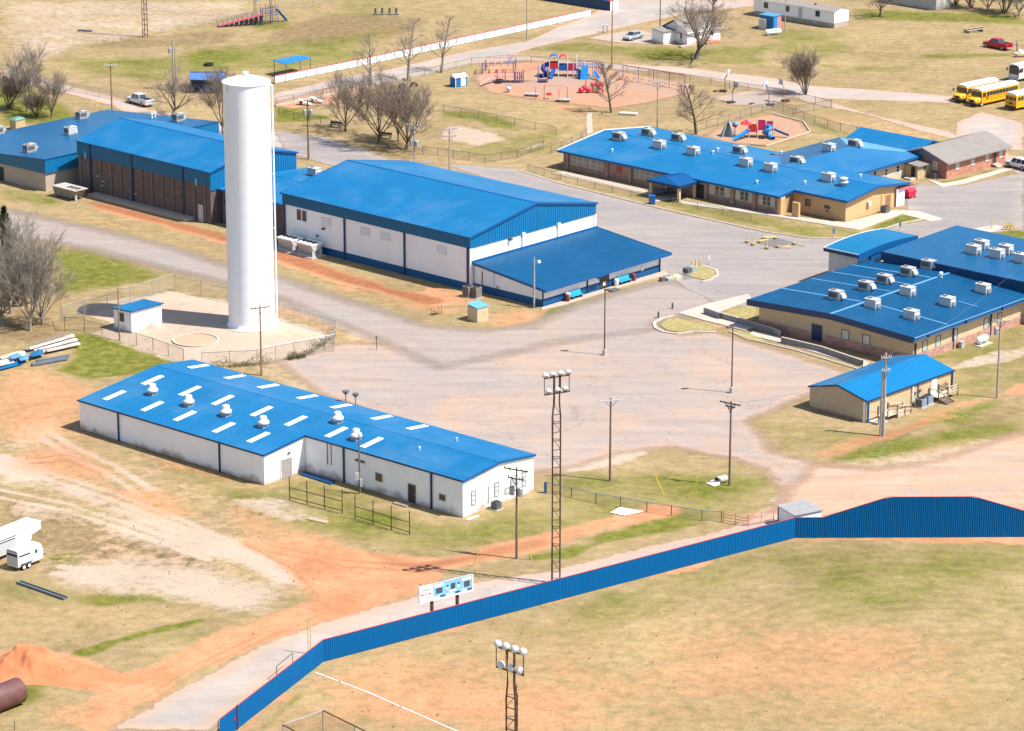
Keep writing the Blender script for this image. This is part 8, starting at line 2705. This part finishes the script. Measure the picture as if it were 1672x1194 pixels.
for k, (px, py) in enumerate(((548, 208), (630, 226))):
    t = thing("picnic_bench", ("dark bench under the leftmost dark leafless tree", "dark bench right of the widest dark leafless tree")[k], "bench", G(px, py), math.radians(-20), "dark benches under the trees")
    part(t, "seat", GREYD, lambda q: q.box(-1, 1, -.2, .2, .42, .5))
    part(t, "backrest", GREYD, lambda q: q.box(-1, 1, .2, .26, .55, .95))
    for s in (-.8, .8):
        part(t, "leg", GREYD, lambda q: q.box(s - .05, s + .05, -.2, .25, 0, .42))
# basketball hoops
def hoop(px, py, h, yaw, lab, m=GREYD):
    t = thing("basketball_hoop", lab, "basketball hoop", G(px, py), math.radians(yaw), "basketball hoops at the court")
    part(t, "post", m, lambda q: q.path([(0, 0, 0), (0, 0, h * .7), (.6, 0, h)], .09))
    part(t, "backboard", mat("grey_board_plain", (.45, .47, .50), .5), lambda q: q.box(.6, .66, -.8, .8, h - .4, h + .6))
    part(t, "rim", REDP, lambda q: q.path([(.68 + .25 + .25 * math.cos(a * .785), .25 * math.sin(a * .785), h - .15) for a in range(9)], .02, 5))
    part(t, "base", RUST, lambda q: q.box(-.9, .3, -.5, .5, 0, .3))
hoop(1196, 168, 3.0, 30, "dark portable basketball hoop on the pale court")
hoop(1255, 172, 3.6, 150, "basketball hoop at the right side of the pale court", PB_)
hoop(1183.5, 150, 3.4, -20, "basketball hoop with red square at the far side of the court")
hoop(1280, 166, 3.4, 200, "pink posted hoop near the shrubby tree", PINKP)

# picnic table by the yard, bin
t = thing("picnic_table", "blue mesh picnic table before the entrance canopy", "picnic table", G(1076, 318), math.radians(8))
part(t, "table_top", TRIMB, lambda q: q.box(-1.6, 1.6, -.45, .45, .72, .78))
for s in (-.95, .95):
    part(t, "seat", TRIMB, lambda q: q.box(-1.6, 1.6, s - .18, s + .18, .42, .47))
for x in (-1.1, 1.1):
    part(t, "leg", GREYD, lambda q: q.path([(x, -.95, .42), (x, -.4, .0), (x, 0, .7), (x, .4, .0), (x, .95, .42)], .04))
t = thing("trash_bin", "square blue bin on the yard edge below the picnic table", "bin", G(1064.5, 333), math.radians(10))
part(t, "barrel", TRIMB, lambda q: q.hexa([(-.4, -.4, 0), (.4, -.4, 0), (.4, .4, 0), (-.4, .4, 0)], [(-.46, -.46, 1.2), (.46, -.46, 1.2), (.46, .46, 1.2), (-.46, .46, 1.2)]))
part(t, "lid", BLUEP, lambda q: q.box(-.5, .5, -.5, .5, 1.2, 1.32))
t = thing("red_cart", "bright red plastic cart behind the tan end of the classroom block", "cart", G(1485, 323), math.radians(40))
part(t, "tub", mat("bright_red_plastic", (.68, .02, .06), .35), lambda q: q.hexa([(-.7, -.5, .25), (.7, -.5, .25), (.7, .5, .25), (-.7, .5, .25)], [(-.9, -.65, 1.15), (.9, -.65, 1.15), (.9, .65, 1.15), (-.9, .65, 1.15)]))
part(t, "lid", mat("bright_red_plastic", (.68, .02, .06), .35), lambda q: q.hexa([(-.95, -.7, 1.15), (.95, -.7, 1.15), (.95, .7, 1.15), (-.95, .7, 1.15)], [(-.8, -.5, 1.35), (.8, -.5, 1.35), (.8, .5, 1.35), (-.8, .5, 1.35)]))
for x, y in ((-.6, -.5), (.6, -.5), (-.6, .5), (.6, .5)):
    part(t, "wheel", BLACK, lambda q: q.tube((x, y - .06, .15), (x, y + .06, .15), .15))
# yellow barriers round the steel plate in the yard
t = thing("steel_plate", "dark steel plate lying on the yard between yellow barriers", "steel plate", G(1268, 397), math.radians(47))
part(t, "plate", mat("dark_plate", (.16, .14, .135), .6, var=.15), lambda q: q.box(-2.0, 2.0, -1.6, 1.6, 0, .06))
def barrier(px, py, yaw, lab, fallen=True):
    t = thing("yellow_barrier", lab, "barrier", G(px, py), math.radians(yaw), "yellow pipe barriers in the yard")
    part(t, "base", mat("dark_yellow_base", (.20, .15, .03), .7), lambda q: q.lathe([(0, 0), (.32, 0), (.28, .3), (.12, .36), (0, .36)], 12))
    if fallen:
        part(t, "pipe", mat("faded_yellow_pipe", (.68, .48, .18), .6), lambda q: q.tube((0, 0, .3), (1.9, .2, .18), .07))
    else:
        part(t, "pipe", mat("faded_yellow_pipe", (.68, .48, .18), .6), lambda q: q.tube((0, 0, .3), (0, 0, 1.5), .07))
    part(t, "collar", mat("faded_yellow_pipe", (.68, .48, .18), .6), lambda q: q.lathe([(.2, .2), (.2, .32), (.1, .4)], 10))
for px, py, yw, lab, fl in ((1220, 397, 0, "upright yellow post with dark base left of the steel plate", False), (1229, 401, 20, "dark yellow base without pipe left of the steel plate", False), (1240, 397, 40, "fallen yellow pipe left of the steel plate corner", True),
                            (1247, 390, 10, "fallen yellow pipe behind the steel plate", True), (1266, 391, 170, "yellow pipe base at the far side of the steel plate", True), (1252, 407, 60, "dark yellow base before the steel plate", False), (1270, 405, -20, "fallen yellow pipe before the steel plate", True), (1296, 400, -40, "fallen yellow pipe right of the steel plate", True)):
    barrier(px, py, yw, lab, fl)
for k, (px, py) in enumerate(((1130, 437), (1136, 436), (1144, 436))):
    t = thing("bollard", ("left", "middle", "right")[k] + " of three pale yellow bollards on the small island", "bollard", G(px, py), 0, "pale yellow bollards on the island")
    part(t, "shaft", mat("faded_yellow_pipe", (.68, .48, .18), .6), lambda q: q.lathe([(.11, 0), (.11, 1.05), (.06, 1.12), (0, 1.13)], 10))
    part(t, "collar", CONCL, lambda q: q.lathe([(.2, 0), (.2, .06), (.11, .08)], 10))
t = thing("utility_box", "grey green utility box on the island beside the yellow bollards", "utility box", G(1124, 446), math.radians(40))
part(t, "cabinet", GREYD, lambda q: q.box(-.6, .3, -.5, .5, 0, .75))
part(t, "cabinet", mat("grey_green_box", (.26, .32, .30), .6), lambda q: q.box(.3, 1.2, -.5, .5, 0, .8))
t = thing("stone_sign", "low pale boulder and slab group at the right end of the lobby walk", "stones", G(1100, 456), math.radians(30))
part(t, "boulder", mat("pale_boulder", (.52, .40, .26), .9), lambda q: q.lathe([(.9, 0), (.8, .3), (.45, .5), (0, .55)], 9, c=(.6, .3, 0)))
part(t, "slab", mat("grey_slab", (.36, .40, .40), .8), lambda q: q.box(-1.2, -.2, -.5, .4, 0, .35))
part(t, "dark_block", GREYD, lambda q: q.box(-2.2, -1.4, -.3, .3, 0, .5))
t = thing("bike_rack", "low blue grey rack before the island by the lobby", "rack", G(1115, 456.5), math.radians(35))
for k in range(4):
    part(t, "hoop", mat("blue_grey_rail", (.14, .19, .26), .5), lambda q: q.path([(k * .35, -.4, 0), (k * .35, -.4, .7), (k * .35, .4, .7), (k * .35, .4, 0)], .035))
for k, (px, py, lab) in enumerate(((1361, 387, "left small blue and white sign on a stub post by the kerb"), (1469.5, 376, "small blue grey sign on a stub post right of the curved entry roof"), (1158, 432, "small white sign at the tip of the bollard island"))):
    t = thing("kerb_sign", lab, "sign", G(px, py), 0, "small signs along the kerbs")
    part(t, "post", GALV, lambda q: q.tube((0, 0, 0), (0, 0, 1.0), .04))
    part(t, "face", (mat("blue_sign_face", (.10, .20, .36), .5), mat("blue_sign_face", (.10, .20, .36), .5), WHT)[k], lambda q: q.box(-.16, .16, -.08, -.04, .6, 1.35))
    part(t, "base", CONC, lambda q: q.lathe([(.22, 0), (.2, .15), (0, .16)], 10))
t = thing("yellow_post", "thin yellow post on the pale island beyond the flat roof", "post", G(1619, 374), 0)
part(t, "shaft", YELLOW, lambda q: q.tube((0, 0, 0), (0, 0, 1.6), .06))
part(t, "base", YELLOW, lambda q: q.lathe([(.3, 0), (.26, .15), (0, .16)], 10))
t = thing("yellow_barricade", "stack of yellow barricade frames beyond the flat roof at the right", "barricade", G(1648, 376), math.radians(-10))
for k in range(3):
    part(t, "frame", YELLOW, lambda q: q.path([(-.8 + k * .5, -.3, 0), (-.5 + k * .4, 0, 1.1), (-.2 + k * .5, .3, 0)], .07))
part(t, "rail", YELLOW, lambda q: q.beam((-1.0, -.1, .4), (1.3, 0, .3), .12))
part(t, "rail", YELLOW, lambda q: q.beam((-.6, -.1, .8), (.6, 0, .8), .12))
for k, (px, py) in enumerate(((1075, 519), (1098, 504.5))):
    t = thing("post_stub", ("dark stub post on the kerb of the near turf island", "dark stub post standing alone on the asphalt by the front walk")[k], "post", G(px, py))
    part(t, "shaft", GREYD, lambda q: q.lathe([(.13, 0), (.13, .75), (.16, .8), (0, .95)], 8))
t = thing("post_stub", "thin dark marker post with a small weed left of the lot entrance", "post", G(615, 571))
part(t, "shaft", GREYD, lambda q: q.tube((0, 0, 0), (0, 0, 1.7), .05))
part(t, "cap", GREYD, lambda q: q.tube((0, 0, 1.4), (0, 0, 1.8), .12))
# hvac skid beside the low wing
t = thing("ground_unit", "large grey brown slanted equipment housing before the brown gymnasium", "equipment housing", G(107, 322), OG.yaw)
q = MB()
q.hexa([(-.6, -2.2, .2), (1.4, -2.2, .2), (1.4, 1.8, .2), (-.6, 1.8, .2)], [(-.9, -3.4, 1.6), (1.5, -3.4, 1.6), (1.5, 1.9, 1.6), (-.9, 1.9, 1.6)])
q.build("cabinet", mat("taupe_cabinet", (.24, .205, .185), .6), t)
part(t, "lid", mat("taupe_lid", (.42, .38, .34), .6), lambda q: q.box(-1.0, 1.6, -3.5, 2.0, 1.6, 1.68))
for k in range(3):
    part(t, "top_vent", DARK, lambda q: q.box(-.2, .8, -2.9 + k * .9, -2.4 + k * .9, 1.69, 1.74))
part(t, "leg", GREYL, lambda q: q.box(-.5, -.2, -3.0, -2.7, 0, 1.5))
part(t, "leg", GREYD, lambda q: q.box(1.0, 1.3, 1.2, 1.5, 0, .3))
part(t, "handle", GREYL, lambda q: q.box(-.95, -.9, .3, .5, .7, 1.0))
t = thing("storage_box", "small box with green lid behind the left part of the low wing", "box", G(29, 211), OG.yaw)
part(t, "wall", mat("tan_board", (.46, .35, .20), .75), lambda q: q.box(-1, 1, -.8, .8, 0, 1.7))
part(t, "lid", mat("green_lid", (.12, .26, .19), .6), lambda q: q.hexa([(-1.1, -.9, 1.7), (1.1, -.9, 1.7), (1.1, .9, 1.7), (-1.1, .9, 1.7)], [(-.7, -.5, 2.0), (.7, -.5, 2.0), (.7, .5, 2.0), (-.7, .5, 2.0)]))
t = thing("wood_rack", "small rust coloured pipe stand on the grass left of the tan shed", "stand", G(713, 513), math.radians(40))
part(t, "frame", mat("rust_orange_pipe", (.36, .17, .08), .7), lambda q: q.path([(-.6, -.3, 0), (-.6, -.3, .9), (.6, -.3, .9), (.6, -.3, 0)], .05))
part(t, "frame", mat("rust_orange_pipe", (.36, .17, .08), .7), lambda q: q.path([(-.6, .3, 0), (-.6, .3, .9), (.6, .3, .9), (.6, .3, 0)], .05))
part(t, "shelf", mat("rust_orange_pipe", (.36, .17, .08), .7), lambda q: q.box(-.6, .6, -.3, .3, .4, .45))
t = thing("hydrant_marker", "short yellow marker post by the pale road behind the low wing", "post", G(158, 172))
part(t, "shaft", YELLOW, lambda q: q.tube((0, 0, 0), (0, 0, .7), .12))
part(t, "base", CONC, lambda q: q.lathe([(.25, 0), (.2, .1), (0, .1)], 8))

# ------------------------------------------------------------------ foreground and edge objects
t = thing("culvert_pipe", "pale concrete culvert section lying open on the turf at the utility pole", "culvert", G(1178, 788), math.radians(35))
t.scale = (.72, .72, .72)
q = MB()
rows = []
for x in (-.9, .9):
    rows.append([(x, .62 * math.cos(a * math.pi / 8), .55 + .55 * math.sin(a * math.pi / 8)) for a in range(16)])
q.grid(rows, 0, True)
q.build("barrel", CONCL, t)
q = MB()
q.grid([[(-.91, .62 * math.cos(a * math.pi / 8), .55 + .55 * math.sin(a * math.pi / 8)) for a in range(16)], [(-.91, .48 * math.cos(a * math.pi / 8), .55 + .42 * math.sin(a * math.pi / 8)) for a in range(16)]], 0, True)
q.build("lip", CONCL, t)
part(t, "opening", DARK, lambda q: q.poly([(-.88, .48 * math.cos(a * math.pi / 8), .55 + .42 * math.sin(a * math.pi / 8)) for a in range(16)]))
part(t, "apron", mat("pale_cream_concrete", (.68, .60, .50), .8), lambda q: q.hexa([(-2.3, -1.0, .02), (-.9, -.8, .02), (-.9, .8, .02), (-2.3, 1.0, .02)], [(-2.3, -1.0, .12), (-.9, -.8, .5), (-.9, .8, .5), (-2.3, 1.0, .12)]))
ws_ = MB()
rnd = random.Random(2)
A = [G(996, 838), G(1012, 829), G(1052, 836), G(1020, 843)]
rows = []
for i in range(9):
    row = []
    for j in range(9):
        u, v = i / 8, j / 8
        p = A[0].lerp(A[1], v).lerp(A[3].lerp(A[2], v), u)
        row.append((p.x, p.y, .06 + .12 * rnd.random() * (1 if 0 < i < 8 and 0 < j < 8 else .2)))
    rows.append(row)
ws_.grid(rows)
o = ws_.build("tarp", SHEET, smooth=True)
tag(o, "cream tarp spread on the ground before the chain link fence", "tarp")
t = thing("concrete_slab", "pale narrow slab in the grass before the rusty pipe fence", "slab", G(519, 850), math.radians(-32))
part(t, "slab", mat("sand_slab", (.40, .29, .18), .9), lambda q: q.box(-1.3, 1.3, -.4, .4, -.05, .08))
t = thing("concrete_slab", "white board lying at the near corner of the workshop end wall", "board", G(772, 846), LW.yaw)
part(t, "slab", WHT, lambda q: q.box(-.9, .9, -.15, .15, 0, .08))
t = thing("concrete_slab", "brown doorstep slab before the dark door of the workshop", "slab", LW.w(-1.0, 8.0), LW.yaw)
part(t, "slab", mat("brown_slab", (.26, .20, .16), .9), lambda q: q.box(-.7, .7, -1.0, 1.0, -.02, .12))
t = thing("steel_channel", "long grey steel channel lying on the ground below the horse trailer", "steel beam", (0, 0, 0))
p, e = G(30, 952), G(107, 979)
part(t, "web", mat("blue_grey_steel", (.13, .15, .18), .5), lambda q: q.beam(p + za * .06, e + za * .06, .55, .06))
d = (e - p).normalized()
n = Vector((-d.y, d.x, 0)) * .27
for s in (-1, 1):
    part(t, "flange", mat("blue_grey_steel", (.13, .15, .18), .5), lambda q: q.beam(p + n * s + za * .14, e + n * s + za * .14, .05, .22))
t = thing("steel_pipe", "large dark red brown steel pipe lying at the bottom left corner", "pipe", G(16, 1153), axis_yaw((40, 1142), (0, 1158)))
q = MB()
rows = [[(x, 1.25 * math.cos(a * math.pi / 16), 1.25 + 1.25 * math.sin(a * math.pi / 16)) for a in range(32)] for x in (-9, 1.2)]
q.grid(rows, 0, True)
q.build("barrel", RUSTP, t, smooth=True)
q = MB()
q.grid([[(1.2, 1.25 * math.cos(a * math.pi / 16), 1.25 + 1.25 * math.sin(a * math.pi / 16)) for a in range(32)], [(1.2, 1.21 * math.cos(a * math.pi / 16), 1.25 + 1.21 * math.sin(a * math.pi / 16)) for a in range(32)], [(-9, 1.21 * math.cos(a * math.pi / 16), 1.25 + 1.21 * math.sin(a * math.pi / 16)) for a in range(32)]], 0, True)
q.build("inner_wall", RUST, t, smooth=True)
# heap of red soil: a ragged ridge of tipped loads
cen = [(G(px, py), a, sg) for px, py, a, sg in ((10, 1096, 1.3, 2.1), (44, 1093, 1.55, 1.8), (74, 1094, 1.5, 1.8), (108, 1100, .8, 1.7), (145, 1106, .35, 1.8))]
c0 = G(70, 1095)
xs_, ys_ = np.arange(-9, 9.01, .14), np.arange(-6, 6.01, .16)
mx_, my_ = np.meshgrid(c0.x + xs_, c0.y + ys_)
zz_ = sum(a * np.exp(-((mx_ - p.x) / sg) ** 2 - ((my_ - p.y) / (sg * 1.1)) ** 2) for p, a, sg in cen)
zz_ = zz_ * (1 + .14 * vnoise(mx_, my_, 1.4, 5) + .10 * vnoise(mx_, my_, .6, 6)) + .07 * vnoise(mx_, my_, .28, 8) * np.clip(zz_, 0, 1) - .10
q = MB()
q.grid([[(mx_[i, j], my_[i, j], zz_[i, j]) for j in range(mx_.shape[1])] for i in range(mx_.shape[0])])
tag(q.build("soil_mound", SOILM, smooth=True), "heap of bright orange red soil at the lower left edge", "soil mound")
t = thing("stake", "short dark stake at the bottom left corner", "stake", G(24, 1192))
part(t, "shaft", GREYD, lambda q: q.tube((0, 0, 0), (0, 0, .8), .04))
part(t, "top", GREYD, lambda q: q.tube((0, 0, .78), (0, 0, .84), .06))
# pile of salvaged roof beams
t = thing("lumber_pile", "pile of white and grey salvaged metal beams at the left edge", "beam pile", (0, 0, 0))
WB = mat("dirty_white_beam", (.62, .56, .50), .6, var=.12, col2=(.40, .26, .20), scale2=.8, amt2=.6)
GB = mat("grey_brown_beam", (.26, .20, .19), .7, var=.2)
rnd = random.Random(9)
for k in range(9):
    p = G(40 + k * 4.5 + rnd.uniform(-2, 2), 574 + k * .6) + za * (.15 + .16 * (k % 3))
    e = G(118 + k * 1.6, 549 + k * 2.2) + za * (.2 + .12 * (k % 3))
    part(t, "beam", WB if k % 3 else GB, lambda q: q.beam(p, e, .35, .22))
for k in range(16):
    p = G(48 + k * 3.6, 568 - k * 1.15) + za * .62
    part(t, "cross_bar", GB, lambda q: q.beam(p, p + Vector((.5, -1.3, -.1)), .12, .08))
for (a, b_) in (((0, 588), (34, 578)), ((60, 592), (112, 584)), ((52, 598), (110, 588))):
    part(t, "beam", WB if a[0] == 0 else mat("blue_grey_steel", (.13, .15, .18), .5), lambda q: q.beam(G(*a) + za * .2, G(*b_) + za * .25, .5, .25))
t = thing("roof_sheet_pile", "heap of blue and white scrap roof sheets at the left edge", "scrap pile", (0, 0, 0))
for k, (px, m) in enumerate((([(0, 602), (0, 607), (38, 596), (34, 590)], ROOF), ([(0, 592), (0, 602), (24, 594), (20, 589)], WHT), ([(26, 582), (32, 589), (44, 587), (40, 579)], WHT), ([(48, 582), (52, 590), (72, 584), (70, 577)], ROOF), ([(30, 590), (34, 598), (48, 592), (46, 587)], ROOFP), ([(14, 589), (20, 596), (38, 590), (30, 586)], ROOFP))):
    P = [p + za * (.12 + .11 * k + .15 * (i % 2)) for i, p in enumerate(gpts(px))]
    part(t, "sheet", m, lambda q: q.hexa([v - za * .03 for v in P], P))
# grandstand of the far football field
t = thing("bleachers", "long red ramp and blue roofed grandstand frame beside the far football field", "grandstand", (0, 0, 0))
FR = mat("steel_blue_frame", (.10, .12, .18), .6)
a, b_ = G(356, 44), G(428, 40)
d = (b_ - a).normalized()
n = Vector((-d.y, d.x, 0))
part(t, "ramp_deck", mat("pink_red_deck", (.50, .09, .12), .6), lambda q: q.beam(a + za * .2, b_ + za * 1.9, 1.5, .1))
for s in (-.75, .75):
    part(t, "hand_rail", FR, lambda q: q.beam(a + n * s + za * 1.1, b_ + n * s + za * 2.8, .05))
for k in range(10):
    u = k / 9
    p = a.lerp(b_, u)
    for s in (-.7, .7):
        part(t, "frame_leg", FR, lambda q: q.beam(p + n * s, p + n * s + za * (1.0 + 1.75 * u), .08))
    if k:
        part(t, "frame_brace", FR, lambda q: q.beam(p - n * .7, p - d * .8 - n * .7 + za * (.2 + 1.6 * u), .06))
        part(t, "painted_shade_board", mat("ramp_shade_dark_red", (.12, .04, .06), .8), lambda q: q.beam(p - d * .45 + n * .6 + za * (.1 + .8 * u), p + d * .3 + n * .6 + za * (.1 + .8 * u), .05, .1 + 1.4 * u))  # dark boards stand in for the shade beneath the ramp deck
e = G(453, 37)
for k in range(4):
    o_ = n * (.75 * k - .8)
    part(t, "seat_plank", mat("purple_seat", (.12, .05, .16), .6) if k % 2 else FR, lambda q: q.beam(b_ + o_ + za * (1.7 + .3 * k), e + o_ + za * (1.9 + .3 * k), .4, .08))
for k in range(4):
    p = b_.lerp(e, k / 3)
    for s in (-.8, 1.4):
        part(t, "frame_leg", FR, lambda q: q.beam(p + n * s, p + n * s + za * 3.6, .09))
    part(t, "frame_brace", FR, lambda q: q.beam(p - n * .8, p + n * 1.4 + za * 2.6, .06))
c1 = b_ - d * 1.0 + n * 1.0
part(t, "press_roof", BLUEL, lambda q: q.hexa([c1 + za * 4.4, c1 + d * 3.4 + za * 4.9, c1 + d * 3.4 + n * 2 + za * 5.1, c1 + n * 2 + za * 4.6], [c1 + za * 4.5, c1 + d * 3.4 + za * 5.0, c1 + d * 3.4 + n * 2 + za * 5.2, c1 + n * 2 + za * 4.7]))
for u in (.1, 3.2):
    for w_ in (.1, 1.9):
        part(t, "press_post", FR, lambda q: q.tube(c1 + d * u + n * w_, c1 + d * u + n * w_ + za * 4.5, .06, n=6))
part(t, "ramp", mat("steel_blue_ramp", (.05, .20, .42), .6), lambda q: q.beam(e + n * .4 + za * 2.6, G(468, 34) + za * .1, 1.1, .12))
for k, px in enumerate((613, 624, 636, 647)):
    t = thing("field_sled", ("leftmost", "second", "third", "rightmost")[k] + " of four small dark practice sled pads on the far field", "practice sled", G(px, 24), 0, "practice sled pads on the far field")
    part(t, "pad", GREYD, lambda q: q.box(-.2, .2, -.15, .15, .3, 1.3))
    part(t, "skid", GREYD, lambda q: q.box(-.5, .5, -.4, .4, 0, .12))
t = thing("field_mats", "small flat dark frames on the pale far field left of the lattice tower", "frame", G(137, 51), 0)
part(t, "frame", GREYD, lambda q: q.box(-1.2, 1.0, -.3, .3, .1, .25))
part(t, "frame", GREYD, lambda q: q.box(.2, 1.6, -.6, .5, .05, .2))
t = thing("trailer_frame", "rusty flat trailer frame on the grass above the red pickup", "trailer frame", G(1590, 52), math.radians(25))
for s in (-.8, 0, .8):
    part(t, "rail", WOODL if s else GREYD, lambda q: q.beam((-2.2, s, .5), (2.2, s, .6), .14))
for x in (-2, -.8, .6, 1.9):
    part(t, "cross_bar", RUST, lambda q: q.beam((x, -.9, .5), (x, .9, .5), .1))
for x in (-1.5, 1.5):
    part(t, "stand", GREYD, lambda q: q.box(x - .1, x + .1, -.7, .7, 0, .5))
t = thing("white_table", "white folding table with stacked things behind the white bus", "table", G(1666, 93), math.radians(10))
part(t, "table_top", WHT, lambda q: q.box(-1.0, 1.0, -.5, .5, .7, .76))
part(t, "bundle", WHT, lambda q: q.lathe([(.5, .76), (.55, 1.0), (.35, 1.25), (0, 1.3)], 10, c=(0, 0, 0)))
for x in (-.8, .8):
    part(t, "leg", PINKP, lambda q: q.box(x - .04, x + .04, -.4, .4, 0, .7))
t = thing("mailbox", "two small mailboxes on posts beside the drive of the white house", "mailbox", G(988, 53))
for x in (-.35, .35):
    part(t, "post", WOOD, lambda q: q.box(x - .06, x + .06, -.06, .06, 0, 1.05))
    part(t, "box", GREYL, lambda q: q.box(x - .18, x + .18, -.35, .35, 1.05, 1.45))
t = thing("stool", "small white stool before the mobile home skirting", "stool", G(1330, 41))
part(t, "seat", WHT, lambda q: q.box(-.4, .4, -.3, .3, .6, .68))
part(t, "leg", GREYL, lambda q: q.box(-.08, .08, -.08, .08, 0, .6))

# person standing behind the red pickup
def person(px, py, yaw, label):
    t = thing("person", label, "person", G(px, py), math.radians(yaw))
    V = [(0, 0, .95), (0, .02, 1.18), (.06, 0, 1.42), (.10, 0, 1.54), (.14, 0, 1.68),
         (-.02, .11, .90), (.06, .12, .50), (0, .12, .06), (.16, .13, .03),
         (-.02, -.11, .90), (.02, -.13, .50), (-.10, -.13, .06), (.06, -.14, .03),
         (.06, .20, 1.40), (.16, .25, 1.14), (.36, .20, 1.02), (.44, .18, 1.0),
         (.06, -.20, 1.40), (.14, -.26, 1.14), (.34, -.22, 1.0), (.42, -.20, .98)]
    E_ = [(0, 1), (1, 2), (2, 3), (3, 4), (0, 5), (5, 6), (6, 7), (7, 8), (0, 9), (9, 10), (10, 11), (11, 12), (2, 13), (13, 14), (14, 15), (15, 16), (2, 17), (17, 18), (18, 19), (19, 20)]
    R = [.15, .15, .17, .07, .105, .11, .075, .055, .05, .11, .075, .055, .05, .075, .05, .04, .035, .075, .05, .04, .035]
    me = bpy.data.meshes.new("body")
    me.from_pydata(V, E_, [])
    o = link("body", me, t)
    md = o.modifiers.new("skin", 'SKIN')
    for k, r in enumerate(R):
        me.skin_vertices[0].data[k].radius = (r, r * (1.15 if k in (1, 2) else 1))
    me.skin_vertices[0].data[0].use_root = True
    o.modifiers.new("sub", 'SUBSURF').levels = 1
    dg = bpy.context.evaluated_depsgraph_get()
    me2 = bpy.data.meshes.new_from_object(o.evaluated_get(dg))
    o.modifiers.clear()
    o.data = me2
    for m in (JEANS, SHIRT, SKIN):
        me2.materials.append(m)
    for p in me2.polygons:
        z = p.center.z
        x, y = p.center.x, p.center.y
        p.material_index = 2 if z > 1.53 or (x > .25 and z > .9) else (1 if z > .93 else 0)
        p.use_smooth = True
    part(t, "hair", HAIR, lambda q: q.lathe([(.125, 1.70), (.12, 1.76), (.08, 1.82), (0, 1.84)], 12, c=(.13, 0, 0)), True)
    return t
person(1660.5, 83, 170, "person in a blue shirt and dark trousers bending behind the red pickup")
